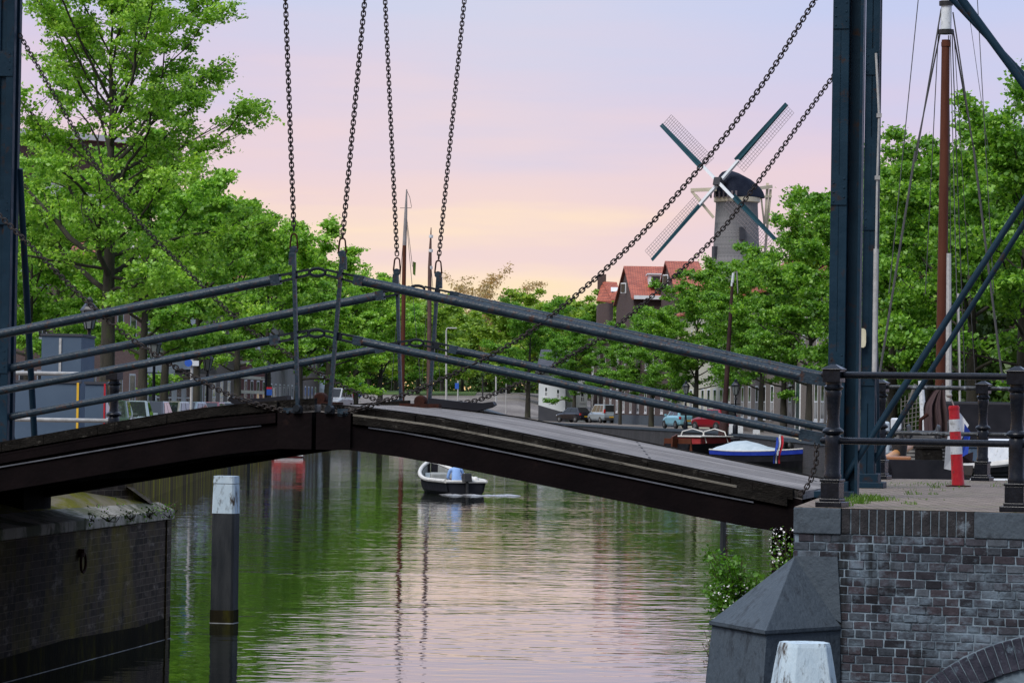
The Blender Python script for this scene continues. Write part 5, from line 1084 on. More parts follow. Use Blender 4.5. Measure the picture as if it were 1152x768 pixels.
def grow(seed, H, cb, Rx, trunk_r, n_limb, n_leaf, size, mat, shape='round', forked=True, twigs=6, sub=7, dens_gap=0.25, bias=(0, 0), limbs_extra=(), spread=.30, trunk_lean=(0, 0)):
    """cb: height of the lowest limb; Rx: crown radius. Returns trunk mesh and crown mesh."""
    rs = np.random.RandomState(seed); w = Wood(); leaf = []
    m = 9; tz = np.linspace(0, H * .93, m); wob = np.cumsum(rs.normal(0, .05 * H / 12, (m, 2)), 0) * np.linspace(0, 1, m)[:, None]
    tp = np.column_stack([wob[:, 0] + trunk_lean[0] * tz, wob[:, 1] + trunk_lean[1] * tz, tz]); tp[0, :2] = 0
    w.tube(np.vstack([tp[0] - [0, 0, .3], tp[0] + [0, 0, .05]]), trunk_r * 1.55, trunk_r * 1.25, 10); w.tube(tp, trunk_r * 1.2, trunk_r * .10, 10)
    def env(h):
        q = (h - cb) / (H - cb)
        if shape == 'round': return Rx * (max(0.05, 1 - abs(2 * (q - .40) / 1.28) ** 2.2)) ** .6
        if shape == 'tall': return Rx * (max(.05, 1 - abs(2 * (q - .42) / 1.22) ** 2.6)) ** .7
        return Rx * max(.12, (1 - q) ** .7) * (.7 + .3 * min(1, q * 5))
    limbs = []
    for i in range(n_limb):
        q = ((i + rs.uniform(.0, .9)) / n_limb) ** .85; h = cb + (H * .93 - cb) * q * .96; az = i * 2.399 + rs.uniform(-.45, .45)
        L_ = env(h + .12 * (H - cb) * .8) * rs.uniform(.72, 1.12); el = .25 + .85 * q + rs.uniform(-.15, .2)
        limbs.append((h, az, L_, el))
    limbs += list(limbs_extra)
    for h, az, L_, el in limbs:
        k = min(m - 2, int(h / (H * .93) * (m - 1))); f = h / (H * .93) * (m - 1) - k; p = tp[k] * (1 - f) + tp[min(k + 1, m - 1)] * f
        r0 = max(.014, trunk_r * 1.0 * (1 - h / (H * 1.02)) ** .8 * (.35 + .35 * rs.rand())) * min(1.25, .6 + L_ / Rx * .5)
        d = np.array([math.cos(az) * math.cos(el), math.sin(az) * math.cos(el), math.sin(el)]); pts = [p]; st = L_ / 7 / max(.5, math.cos(el))
        for s in range(7):
            d = d + rs.normal(0, .13, 3) + np.array([bias[0] * .05, bias[1] * .05, .05 if s < 4 else -.06]); d /= np.linalg.norm(d); pts.append(pts[-1] + d * st)
        pts = np.array(pts); w.tube(pts, r0, r0 * .18, 6)
        for j in range(sub):
            t = .22 + .78 * (j + rs.rand()) / sub; kk = min(6, int(t * 7)); q0 = pts[kk] + (pts[kk + 1] - pts[kk]) * (t * 7 - kk)
            d2 = pts[kk + 1] - pts[kk]; d2 = d2 / np.linalg.norm(d2) + rs.normal(0, .75, 3) * np.array([1, 1, .6]); d2 /= np.linalg.norm(d2)
            l2 = L_ * rs.uniform(.22, .48) * (1.15 - .55 * t); pp = [q0]
            for s in range(4): d2 = d2 + rs.normal(0, .16, 3) + [0, 0, .02]; d2 /= np.linalg.norm(d2); pp.append(pp[-1] + d2 * l2 / 4)
            pp = np.array(pp); w.tube(pp, r0 * .35 * (1.1 - .5 * t), .006, 4)
            if rs.rand() < dens_gap * .5: continue
            for s in range(twigs):
                t3 = rs.uniform(.25, 1.0); k3 = min(3, int(t3 * 4)); c = pp[k3] + (pp[k3 + 1] - pp[k3]) * (t3 * 4 - k3)
                d3 = rs.normal(0, 1, 3) * [1, 1, .45]; d3 /= np.linalg.norm(d3); l3 = rs.uniform(.35, .9) * spread * Rx * .42; e = c + d3 * l3 + [0, 0, -.12 * l3]
                leaf.append((c, e, l3))
        leaf.append((pts[-2], pts[-1] + (pts[-1] - pts[-2]) * .4, st)); leaf.append((pts[-3], pts[-1], st))
    leaf.append((tp[-2], tp[-1], .5)); leaf.append((tp[-1], tp[-1] + [0, 0, .35], .4))
    wt_ = np.array([max(.1, l) for _, _, l in leaf]) * rs.uniform(.5, 1.5, len(leaf)); cnt = np.maximum(2, (wt_ / wt_.sum() * n_leaf)).astype(int)
    Q = []
    for (c, e, l3), nn in zip(leaf, cnt):
        t = rs.uniform(.1, 1.08, nn)[:, None]; sg = .10 * l3 + size * .85
        Q.append(c + (e - c) * t + rs.normal(0, 1, (nn, 3)) * sg * np.array([1, 1, .55]))
    Q = np.concatenate(Q)
    fz = (H - .1) / np.percentile(Q[:, 2], 99.6); rad = np.percentile(np.hypot(Q[:, 0], Q[:, 1]), 96); fr = Rx / rad
    S_ = np.array([fr, fr, fz]); Q = Q * S_; w.V = [v * S_ for v in w.V]
    return w.mesh('trunk'), leaf_mesh('crown', Q, size, mat, seed + 1)
def tree_proto(meshes): return meshes
tree_n = [0]
def plant_tree(kind, meshes, x, y, z, rz, sc, label, group, cat='tree'):
    o = bpy.data.objects.new(kind, None); COL.objects.link(o); o.location = (x, y, z); o.rotation_euler = (0, 0, rz); o.scale = sc if isinstance(sc, tuple) else (sc, sc, sc)
    tag(o, label, cat, group)
    for nm, me in (('trunk', meshes[0]), ('crown', meshes[1])):
        c = bpy.data.objects.new(nm, me); COL.objects.link(c); c.parent = o
    return o
A_R = 0.0                                       # azimuth pointing to the right of the photograph
big = grow(11, 18.6, 5.0, 5.0, .25, 30, 74000, .13, 'leaf', 'tall', sub=10, twigs=6, spread=.32, dens_gap=.45,
           limbs_extra=[(9.6, .12, 5.4, .42), (9.9, .05, 4.4, .75), (6.6, -.25, 5.0, .10), (7.4, .5, 5.2, .30), (8.2, 2.9, 4.6, .5), (6.9, 3.4, 4.4, .25), (11.2, .3, 4.6, .85), (6.0, -1.2, 4.0, .15), (10.4, 2.6, 3.8, 1.0), (12.4, .2, 4.4, .75), (13.2, 3.0, 4.0, .7), (12.8, -.3, 4.0, 1.0), (14, .9, 3.6, 1.0)])
tp_ = onz(121, 470, 1.25); tp_ = at(120, 430, 126.0)
plant_tree('linden_tree', big, tp_.x, 126.0, gh(-14, 126), 0, 1.0, 'large open linden tree with dark spreading limbs, tallest on the left', 'trees along the left quay')
lin = [grow(21, 12.4, 3.4, 3.9, .22, 20, 36000, .165, 'leaf', 'round', sub=8), grow(22, 12.0, 3.6, 4.0, .20, 20, 36000, .165, 'leaf', 'round', sub=8), grow(23, 12.8, 3.2, 3.8, .22, 22, 36000, .165, 'leaf', 'tall', sub=8)]
LT = [(160, 140, 150, 'linden tree just right of the tallest left tree, its dark trunk leaning slightly'), (184, 150, 190, 'linden tree with a thick trunk behind the slack chain, third in the left row'),
      (221, 168, 212, 'linden tree behind the blue sign pole in the left row'), (268, 192, 222, 'linden tree in front of the striped dark red house'), (302, 216, 240, 'linden tree beside the last lantern of the left quay'),
      (336, 243, 246, 'linden tree behind the left hanger bar of the bridge'), (368, 275, 278, 'linden tree behind the second hanger bar of the bridge'), (400, 312, 304, 'linden tree above the blue bin at the end of the left quay'), (428, 345, 326, 'last linden of the left row, just left of the tallest far mast')]
for i, (px, Z, s, lab) in enumerate(LT):
    p = at(px, 430, Z); s = (at(px, s, Z).z - gh(p.x, Z)) / (12.4, 12.0, 12.8)[i % 3]; plant_tree('linden_tree', lin[i % 3], p.x, Z, gh(p.x, Z), i * 1.3, (s * (1.22 if i > 4 else 1.0), s * (1.22 if i > 4 else 1.0), s), lab, 'trees along the left quay')
for px, Z, s, lab in ((30, 142, .86, 'leafy tree showing between the left pillar and the tallest left tree'), (66, 168, .95, 'leafy tree above the blue grey containers')):
    p = at(px, 430, Z); plant_tree('leafy_tree', lin[1], p.x, Z, gh(p.x, Z), 2.0 + px, s, lab, 'trees along the left quay')
# right bank
rt = [grow(31, 12.2, 3.0, 4.4, .22, 22, 42000, .155, 'leaf2', 'round', sub=8), grow(32, 11.6, 2.8, 4.7, .22, 22, 42000, .155, 'leaf2', 'round', sub=8), grow(33, 12.6, 3.2, 4.2, .20, 22, 42000, .155, 'leaf2', 'tall', sub=8)]
RT = [(1150, 118, 95, 'bushy tree at the right edge with the highest crown on that bank'), (1095, 138, 140, 'dark leafy tree behind the shrouds right of the brown mast'), (1046, 150, 168, 'leafy tree directly behind the brown mast'),
      (1004, 160, 175, 'leafy tree between the dark blue pillar and the brown mast'), (962, 182, 215, 'leafy tree mostly behind the dark blue right pillar'), (910, 205, 240, 'leafy tree just left of the dark blue right pillar'), (882, 224, 284, 'second tree left of the right pillar, lower than its neighbour'),
      (857, 240, 294, 'full tree below the mill and its lower right sail'), (838, 252, 290, 'tree with a slim trunk behind the blue sloop'), (783, 262, 302, 'tree with a bare lower trunk left of the leaning dark mast'),
      (733, 290, 345, 'rounded tree in front of the brown house, right of the silver van'), (698, 322, 362, 'low rounded tree growing beside the silver van'), (646, 358, 356, 'tree with a thick dark trunk in front of the white house'), (594, 374, 336, 'tree with a bare grey trunk standing alone on the ramp road')]
for i, (px, Z, s, lab) in enumerate(RT):
    p = at(px, 440, Z); s = (at(px, s, Z).z - gh(p.x, Z)) / (12.2, 11.6, 12.6)[i % 3]; plant_tree('quay_tree', rt[i % 3], p.x, Z, gh(p.x, Z), 1.0 + i * 1.7, s, lab, 'trees along the right quay')
for i, (px, Z, s, lab) in enumerate(((1120, 175, 170, 'shaded tree in the second row behind the right shrouds'), (1030, 190, 190, 'shaded tree in the second row behind the rope ladder'), (1180, 150, 120, 'tree in the second row cut by the right edge'), (930, 250, 262, 'tree in the second row showing left of the right pillar'))):
    p = at(px, 440, Z); s = (at(px, s, Z).z - gh(p.x, Z)) / (12.2, 11.6, 12.6)[(i + 1) % 3]; plant_tree('quay_tree', rt[(i + 1) % 3], p.x, Z, gh(p.x, Z), i * 2.2, s, lab, 'trees behind the right quay')
# the far bank: loose trees on the dyke
ft = [grow(41, 14, 3.0, 4.6, .22, 20, 17000, .34, 'leaf3', 'tall', sub=8, spread=.40), grow(42, 13, 2.6, 5.0, .20, 20, 17000, .34, 'leaf3', 'round', sub=8, spread=.40), grow(43, 15, 4.0, 3.6, .18, 16, 7000, .34, 'leaf3', 'tall', sub=7, dens_gap=.6)]
bare = grow(44, 15.5, 3.0, 7.0, .22, 30, 9500, .22, 'twigleaf', 'round', sub=10, spread=.34)
pale = grow(45, 14, 4.0, 3.6, .16, 16, 4200, .34, 'leaf4', 'tall', sub=7, dens_gap=.6)
FT = [(415, 470, 322, 0), (445, 500, 330, 1), (470, 455, 338, 1), (497, 520, 332, 0), (520, 480, 350, 1), (572, 470, 345, 1), (592, 500, 324, 2), (612, 440, 338, 1), (628, 480, 342, 0), (648, 520, 332, 2), (668, 460, 338, 1), (560, 560, 340, 0), (390, 540, 318, 0), (440, 600, 335, 1), (505, 620, 345, 2), (600, 620, 340, 0), (640, 640, 345, 1), (690, 560, 325, 2), (470, 660, 335, 0), (540, 680, 345, 1)]
FL = ['far tree left of the tallest mast', 'far tree between the two tall masts, behind the lawn', 'broad low far tree just behind the lawn under the masts', 'tall far tree right of the banded mast', 'round far tree beside the tall street light', 'low round far tree right of the reddish bare tree', 'slim loose far tree at the middle of the far bank', 'low bushy far tree above the ramp road', 'far tree above the middle of the long slanting chain', 'slim far tree near the white house', 'low round far tree left of the brown house', 'far tree behind the reddish bare tree', 'far tree at the end of the left tree row', 'background tree between the left row and the masts', 'background tree peeping above the far trees by the street light', 'background tree above the end of the ramp road', 'background tree above the white house', 'background tree left of the red roofed house', 'highest background tree behind the masts', 'background tree right of the banded mast']
for i, ((px, Z, s, k), lab) in enumerate(zip(FT, FL)):
    p = at(px, 440, Z); s = (at(px, s, Z).z - gh(p.x, Z)) / (14, 13, 15)[k]; plant_tree('far_tree', ft[k], p.x, Z, gh(p.x, Z) - .1, i * 2.1, (s * 1.25, s * 1.25, s), lab, 'trees on the far dyke')
p = at(546, 440, 545); plant_tree('bare_tree', bare, p.x, 545, gh(p.x, 545), .6, (1.25, 1.25, 1.22), 'sparse reddish tree still almost bare, against the orange glow', 'trees on the far dyke')
for px, Z, s, lab in ((752, 395, .94, 'thin pale spring tree behind the red roofed house'), (776, 400, .98, 'pale spring tree between the red roof and the mill'), (690, 470, .95, 'pale spring tree behind the small roof with the chimney')):
    p = at(px, 440, Z); plant_tree('pale_tree', pale, p.x, Z, gh(p.x, Z), px, (s, s, s * 1.22), lab, 'pale trees near the mill')
# hedge and undergrowth line that closes the view under the far crowns
rs_ = np.random.RandomState(5); n_ = 46000
ux = rs_.uniform(-75, 60, n_); uy = rs_.uniform(540, 570, n_); hz = rs_.uniform(0, 1, n_) ** 1.3 * (7.6 + 1.6 * np.sin(ux * .35) + 1.2 * np.sin(ux * 1.1 + 2))
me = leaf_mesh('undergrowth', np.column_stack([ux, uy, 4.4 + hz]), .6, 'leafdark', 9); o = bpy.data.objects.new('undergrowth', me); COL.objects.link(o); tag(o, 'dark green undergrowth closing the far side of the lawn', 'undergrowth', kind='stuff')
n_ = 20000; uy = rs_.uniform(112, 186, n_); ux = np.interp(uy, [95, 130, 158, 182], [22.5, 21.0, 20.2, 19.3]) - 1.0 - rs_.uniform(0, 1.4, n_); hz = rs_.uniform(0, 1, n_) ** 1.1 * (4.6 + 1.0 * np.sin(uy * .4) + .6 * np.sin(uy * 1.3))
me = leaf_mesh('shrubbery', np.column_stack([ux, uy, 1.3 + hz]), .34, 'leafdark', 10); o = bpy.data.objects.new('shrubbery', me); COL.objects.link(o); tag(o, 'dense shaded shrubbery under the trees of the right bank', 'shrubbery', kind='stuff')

# ------------------------------------------------------------------ plants on the masonry
def sprig(base, tips, n, size, mat, name, label, cat, extra=None, group=None, stem='dry'):
    t = thing(name, label, cat, tuple(base), group); w = MB(); Q = []; rs = np.random.RandomState(int(abs(base[0]) * 977 + abs(base[2]) * 131) % 9999)
    for tip in tips:
        tip = Vector(tip); mid = Vector(base).lerp(tip, .5) + Vector((rs.normal(0, .03), rs.normal(0, .03), rs.normal(0, .03)))
        pts = [Vector(base), mid, tip]; w.path(pts, [.006, .004, .002], 4)
        for i in range(n):
            k = rs.uniform(.25, 1.05); c = (pts[0].lerp(pts[1], k * 2) if k < .5 else pts[1].lerp(pts[2], k * 2 - 1)); Q.append([c.x + rs.normal(0, .028), c.y + rs.normal(0, .035), c.z + rs.normal(0, .028)])
    w.build('stems', stem, t, uv=False)
    me = leaf_mesh('leaves', np.array(Q) - np.array(base), size, mat, 3); c = bpy.data.objects.new('leaves', me); COL.objects.link(c); c.parent = t
    if extra is not None:
        me = leaf_mesh('flowers', np.array(extra) - np.array(base), .017, 'petal', 4, .2, .4, 1.0); c = bpy.data.objects.new('flowers', me); COL.objects.link(c); c.parent = t; c['kind'] = 'stuff'
    return t
rs = np.random.RandomState(77)
def px_cloud(n, x0, x1, y0, y1, Z, dz): return [tuple(at(rs.uniform(x0, x1), rs.uniform(y0, y1), Z + rs.uniform(-dz, dz))) for _ in range(n)]
ZB = 29.6
tips = px_cloud(34, 792, 838, 616, 668, ZB, .3) + px_cloud(20, 806, 852, 622, 676, ZB, .25) + px_cloud(10, 790, 812, 650, 690, ZB, .2)
sprig(tuple(at(838, 700, ZB + .2)), tips, 34, .034, 'bushleaf', 'wall_bush', 'bright green leafy bush growing from the canal wall beside the stone guard', 'bush', px_cloud(90, 797, 842, 652, 712, ZB - .3, .2))
tips = px_cloud(26, 866, 892, 594, 642, ZB - .3, .15)
sprig(tuple(at(886, 652, ZB - .1)), tips, 14, .026, 'bushleaf', 'flowering_weed', 'white flowering weed between the girder end and the brick abutment', 'plant', px_cloud(85, 866, 892, 592, 642, ZB - .4, .15))
tips = px_cloud(30, 790, 842, 690, 770, ZB - .4, .2)
sprig(tuple(at(822, 790, ZB - .2)), tips, 14, .022, 'dry', 'dry_weed', 'dry brown weed with small white flowers at the waterline below the bush', 'plant', px_cloud(70, 790, 830, 690, 765, ZB - .5, .15))
for i, (x, y, n) in enumerate(((112, 574, 5), (128, 572, 8), (140, 566, 9), (150, 565, 9), (158, 567, 8), (168, 580, 8), (186, 571, 8), (104, 583, 4), (122, 584, 5), (146, 582, 6), (190, 580, 5))):
    p = onz(x, y, 1.52); tips = [tuple(p + Vector((rs.normal(0, .05), rs.normal(0, .06), rs.uniform(.01, .08)))) for _ in range(n)]
    sprig(tuple(p - UP * .02), tips, 5, .024, 'bushleaf', 'wall_plant', ['small weed on the sloping pier top nearest the bridge girder', 'small green weed on the middle of the pier top', 'leafy weed on the pier top right of the middle one', 'weed with pale leaves on the right half of the pier top', 'weed close to the right end of the pier top', 'weed hanging over the pier edge near its right end', 'bright weed at the right corner of the pier', 'tiny weed on the pier coping left of the others', 'tiny weed on the middle of the pier coping', 'weed in a coping joint above the mooring ring', 'lowest bright weed under the right pier corner'][i], 'plant', None, 'weeds on the left pier')
# driftwood branch under the left girder
db = MB(); p = onz(30, 568, 1.55)
for pts in (((18, 580), (34, 566), (40, 552), (28, 545)), ((34, 566), (38, 556), (33, 547)), ((22, 578), (30, 576), (40, 562))):
    db.path([p + (at(x, y, p.y) - at(30, 568, p.y)) for x, y in pts], [.022, .018, .014, .008][:len(pts)], 6)
tag(db.build('driftwood', 'rope_pale', None, tuple(p)), 'pale bent driftwood branch lying on the pier under the left girder', 'branch')
# grass tufts in the paving joints: one mass
Q = []; T_ = []
def tuft(p, n, h, r):
    for _ in range(n):
        a = rs.uniform(0, 6.28); q = r * math.sqrt(rs.rand()); b = Vector((p.x + q * math.cos(a), p.y + q * math.sin(a) * 1.6, PZ)); l = h * rs.uniform(.4, 1.1); t = b + Vector((rs.normal(0, .4) * l, rs.normal(0, .4) * l, l)); s = Vector((rs.normal(0, 1), rs.normal(0, 1), 0)).normalized() * .004
        Q.append([b - s, b + s, b.lerp(t, .6) + s * .6 + UP * .01, t])
for x, y, n, h, r in ((962, 566, 130, .06, .12), (975, 563, 150, .07, .14), (990, 562, 80, .05, .14), (952, 569, 60, .045, .08), (1000, 563, 40, .04, .12), (1052, 548, 24, .05, .05), (1027, 556, 30, .035, .08), (1048, 556, 14, .03, .06), (1022, 567, 24, .03, .09), (1044, 562, 10, .02, .2)):
    p = onz(x, y, PZ); tuft(p, n, h, r)
for _ in range(26):
    p = onz(rs.uniform(1000, 1150), rs.uniform(541, 552), PZ); tuft(p, 5, .03, .12)
V = np.array([[list(v) for v in q] for q in Q]).reshape(-1, 3); me = np_mesh('grass', V, np.arange(len(V)).reshape(-1, 4), 'grass'); o = bpy.data.objects.new('grass', me); COL.objects.link(o); tag(o, 'green grass growing in the joints of the paved landing', 'grass', kind='stuff')
# ------------------------------------------------------------------ houses
def facade(parent, a, b, z0, z1, mat, wins, thick=8.0, name='wall', frame='frame', glass='glass', nout=None):
    """wall slab from a to b (ground points, left to right as seen from the canal), windows (u0,u1,v0,v1[,kind]) in metres"""
    a = Vector((a[0], a[1], 0)); b = Vector((b[0], b[1], 0)); d = (b - a).normalized(); n = Vector((d.y, -d.x, 0))
    if n.dot(EYE - a) < 0: n = -n
    m = MB(); m.prism([a + UP * z0, b + UP * z0, b + UP * z1, a + UP * z1], -n * thick); wl = m.build(name, mat, parent)
    for wdef in wins:
        u0, u1, v0, v1 = wdef[:4]; kind = wdef[4] if len(wdef) > 4 else 'win'
        P_ = lambda u, v, o: a + d * u + UP * (z0 + v) + n * o
        if kind == 'door':
            f = MB(); f.prism([P_(u0, v0, .05), P_(u1, v0, .05), P_(u1, v1, .05), P_(u0, v1, .05)], -n * .2); dr = f.build('door', 'greendoor', parent)
            f = MB(); f.prism([P_(u0 - .12, v0, .07), P_(u0, v0, .07), P_(u0, v1, .07), P_(u0 - .12, v1, .07)], -n * .2); f.prism([P_(u1, v0, .07), P_(u1 + .12, v0, .07), P_(u1 + .12, v1 + .12, .07), P_(u1, v1 + .12, .07)], -n * .2); f.prism([P_(u0 - .12, v1, .07), P_(u1, v1, .07), P_(u1, v1 + .12, .07), P_(u0 - .12, v1 + .12, .07)], -n * .2); f.build('frame', frame, dr); continue
        if kind == 'band':
            f = MB(); f.prism([P_(u0, v0, .03), P_(u1, v0, .03), P_(u1, v1, .03), P_(u0, v1, .03)], -n * .1); f.build('stone_band', 'cream', parent); continue
        if kind == 'shutter':
            f = MB(); f.prism([P_(u0, v0, .06), P_(u1, v0, .06), P_(u1, v1, .06), P_(u0, v1, .06)], -n * .1); f.build('shutter', 'shutter', parent); continue
        f = MB(); t = .10
        for q in ((u0, u0 + t, v0, v1), (u1 - t, u1, v0, v1), (u0 + t, u1 - t, v1 - t, v1), (u0 + t, u1 - t, v0, v0 + t), (u0 + t, u1 - t, (v0 + v1) / 2 - .04, (v0 + v1) / 2 + .04), ((u0 + u1) / 2 - .035, (u0 + u1) / 2 + .035, v0 + t, (v0 + v1) / 2 - .04)):
            f.prism([P_(q[0], q[2], .025), P_(q[1], q[2], .025), P_(q[1], q[3], .025), P_(q[0], q[3], .025)], -n * .1)
        f.prism([P_(u0 - .08, v0 - .12, .05), P_(u1 + .08, v0 - .12, .05), P_(u1 + .08, v0 - .01, .05), P_(u0 - .08, v0 - .01, .05)], -n * .2)
        fo = f.build('window', frame, parent)
        g_ = MB(); g_.add([P_(u0 + t / 2, v0 + t / 2, .012), P_(u1 - t / 2, v0 + t / 2, .012), P_(u1 - t / 2, v1 - t / 2, .012), P_(u0 + t / 2, v1 - t / 2, .012)], [(0, 1, 2, 3)]); g_.build('pane', glass, fo)
    return a, d, n, wl
def roof(parent, a, d, n, L_, z1, thick, rise, mat='tile', over=.3, chimney=()):
    m = MB(); e0 = a - d * over; e1 = a + d * (L_ + over)
    for s0, s1 in ((over, -thick / 2), (-thick - over, -thick / 2)):
        p = [e0 + n * s0 + UP * (z1 - .05), e1 + n * s0 + UP * (z1 - .05), e1 + n * s1 + UP * (z1 + rise), e0 + n * s1 + UP * (z1 + rise)]; m.prism(p, UP * .14)
    r_ = m.build('roof', mat, parent)
    m = MB()
    for s in (0.02, L_ - .02): m.prism([a + d * s + UP * (z1 - .02), a + d * s - n * thick + UP * (z1 - .02), a + d * s - n * thick / 2 + UP * (z1 + rise - .06)], d * (.25 if s < 1 else -.25))
    m.build('gable', 'brownbrick', parent)
    for u in chimney:
        m = MB(); c = a + d * u - n * thick / 2; m.box(c + UP * (z1 + rise + .5), (.9, .7, 1.8), math.atan2(d.y, d.x)); m.box(c + UP * (z1 + rise + 1.42), (1.05, .85, .14), math.atan2(d.y, d.x)); m.build('chimney', 'brownbrick', r_)
    return r_
def row(n, w, gap, u0, v0, v1): return [(u0 + i * (w + gap), u0 + i * (w + gap) + w, v0, v1) for i in range(n)]
def house(name, label, a, b, z0, z1, mat, wins, rise=3.2, thick=9.0, rmat='tile', chim=(), group='houses on the left quay'):
    h = thing(name, label, 'house', (a[0], a[1], z0), group); A, d, n, _ = facade(h, a, b, z0, z1, mat, wins, thick)
    L_ = (Vector((b[0], b[1], 0)) - A).length
    if rise: roof(h, A, d, n, L_, z1, thick, rise, rmat, chimney=chim)
    else:
        m = MB(); m.prism([A - d * .1 + n * .15 + UP * (z1 + .003), A + d * (L_ + .1) + n * .15 + UP * (z1 + .003), A + d * (L_ + .1) - n * (thick + .1) + UP * (z1 + .003), A - d * .1 - n * (thick + .1) + UP * (z1 + .003)], UP * .28); m.build('parapet', 'whitewall', h)
    return h, A, d, n
# left quay, from near to far
G = 1.25
LA = [(-27.5, 178), (-24.0, 190), (-21.0, 207), (-19.5, 224), (-18.6, 243), (-17.6, 262), (-17.0, 285), (-16.6, 312), (-17.5, 350)]
def hl(i): return LA[i], LA[i + 1]
house('brick_house', 'pink brick house with tall white windows behind the lantern on the left', *hl(0), G, 10.6, 'pinkbrick', row(5, 1.15, 1.15, .9, .9, 3.0) + row(5, 1.15, 1.15, .9, 4.6, 6.7) + row(5, 1.15, 1.15, .9, 7.4, 9.0))
house('brick_house', 'pink brick house seen between the left tree trunks above the parked cars', *hl(1), G, 10.2, 'pinkbrick', row(6, 1.25, 1.35, 1.0, .8, 3.0) + row(6, 1.25, 1.35, 1.0, 4.4, 6.6) + row(6, 1.2, 1.4, 1.0, 7.3, 8.7), chim=(4,))
hw, A_, d_, n_ = house('white_house', 'white house front with a balcony beyond the pink brick houses', *hl(2), G, 11.4, 'whitewall', [(.8, 2.2, 0, 2.6, 'door')] + row(4, 1.7, 1.5, 3.6, .7, 2.7) + row(5, 1.4, 1.6, 1.0, 4.3, 6.6) + row(5, 1.4, 1.6, 1.0, 7.6, 9.6), 0)
house('grey_house', 'narrow grey fronted house beside the white house with the balcony', *hl(3), G, 9.6, 'greybrick', [(1.0, 2.2, 0, 2.5, 'door')] + row(4, 1.6, 2.2, 3.6, .7, 2.9) + row(5, 1.5, 1.9, 1.6, 4.4, 6.4), 3)
house('striped_house', 'dark red brick house with cream stone bands on the left quay', *hl(4), G, 10.8, 'redbrick', [(0, 19, z, z + .22, 'band') for z in (1.1, 2.1, 3.1, 4.1, 5.1, 6.1, 7.1, 8.2)] + row(5, 1.5, 2.0, 1.4, 1.35, 3.05) + row(5, 1.5, 2.0, 1.4, 5.35, 7.05), 3)
house('timber_house', 'grey weathered timber fronted house right of the striped one', *hl(5), G, 9.0, 'greywall', row(6, 1.3, 2.2, 1.4, .8, 2.9) + row(6, 1.3, 2.2, 1.4, 4.6, 6.4), 3, rmat='slate')
house('grey_house', 'far pale grey house at the end of the left quay', *hl(6), G, 8.6, 'greybrick', row(6, 1.4, 2.6, 1.6, .8, 2.9) + row(6, 1.4, 2.6, 1.6, 4.4, 6.4), 3)
house('white_house', 'farthest white house of the left quay, half hidden by leaves', *hl(7), G, 8.0, 'whitewall', row(7, 1.4, 2.8, 1.6, .8, 2.9) + row(7, 1.4, 2.8, 1.6, 4.4, 6.2), 3)
bl_ = MB(); u0 = 9.5; c0 = A_ + d_ * u0 + UP * (G + 3.2); bl_.prism([c0, c0 + d_ * 6, c0 + d_ * 6 + n_ * 1.5, c0 + n_ * 1.5], UP * .2)
for k in range(13): q = c0 + d_ * (k * .5) + n_ * 1.42 + UP * .2; bl_.beam(q, q + UP * .9, .04, .04)
bl_.beam(c0 + n_ * 1.42 + UP * 1.15, c0 + d_ * 6 + n_ * 1.42 + UP * 1.15, .06, .06); bl_.build('balcony', 'black', hw)
for k, (u, lab) in enumerate(((1.6, 'person in white standing at the left end of the balcony'), (3.4, 'person in blue standing at the right end of the balcony'))):
    J, E_, Rr = figure(False); q = c0 + d_ * u + n_ * .9 + UP * .2
    person(lab, J, E_, Rr, ['cloth_white' if k == 0 else 'cloth_blue', 'plinth', 'skin'], lambda c: 2 if c.z > 1.5 else (1 if c.z < .9 else 0), tuple(q), math.pi + .4, (0, .01, 1.62), group=None)
# tall block behind the big tree
ap = thing('apartment_block', 'tall flat roofed apartment block showing through the largest left tree', 'building', (-36, 236, G))
A2, d2, n2, _ = facade(ap, (-36.5, 236), (-26.6, 246), G, 20.2, 'whitewall', [w_ for fl_ in range(6) for w_ in row(4, 2.0, .8, 1.2, 1.2 + 3.0 * fl_, 3.0 + 3.0 * fl_)], 12)
m = MB(); m.prism([A2 + n2 * .1 + UP * 17.4, A2 + d2 * 14.2 + n2 * .1 + UP * 17.4, A2 + d2 * 14.2 + n2 * .1 + UP * 20.23, A2 + n2 * .1 + UP * 20.23], -n2 * .09); m.build('top_band', 'brownbrick', ap)
m = MB(); m.prism([A2 + n2 * .5 - d2 * .3 + UP * 20.24, A2 + d2 * 14.5 + n2 * .5 + UP * 20.24, A2 + d2 * 14.5 - n2 * 12.3 + UP * 20.24, A2 - d2 * .3 - n2 * 12.3 + UP * 20.24], UP * .4); m.build('roof', 'whitewall', ap)
# right quay, from far to near
gR = 'houses on the right quay'
wh = thing('white_house', 'low white house with a dark plinth at the end of the right quay', 'house', (3, 380, 1.3), gR)
pa, pb_ = at(606, 440, 362), at(636, 440, 361.7); pc_ = at(661, 440, 363)
A3, d3, n3, _ = facade(wh, (pa.x, 362), (pb_.x, 361.7), .5, 6.15, 'whitewall', [(.55, .95, 3.3, 4.3), (1.75, 2.15, 3.1, 4.1)], 9)
L3 = (Vector((pb_.x, 361.7, 0)) - A3).length
m = MB(); m.prism([A3 + n3 * .06 + UP * .4, A3 + d3 * (L3 + .05) + n3 * .06 + UP * .4, A3 + d3 * (L3 + .05) + n3 * .06 + UP * 2.2, A3 + n3 * .06 + UP * 2.95], -n3 * .3); m.build('plinth', 'plinth', wh)
m = MB(); m.prism([A3 - d3 * .3 + n3 * .4 + UP * 6.16, A3 + d3 * (L3 + .1) + n3 * .4 + UP * 6.16, A3 + d3 * (L3 + .1) - n3 * 4.5 + UP * 8.4, A3 - d3 * .3 - n3 * 4.5 + UP * 8.4], UP * .2); m.build('roof', 'slate', wh)
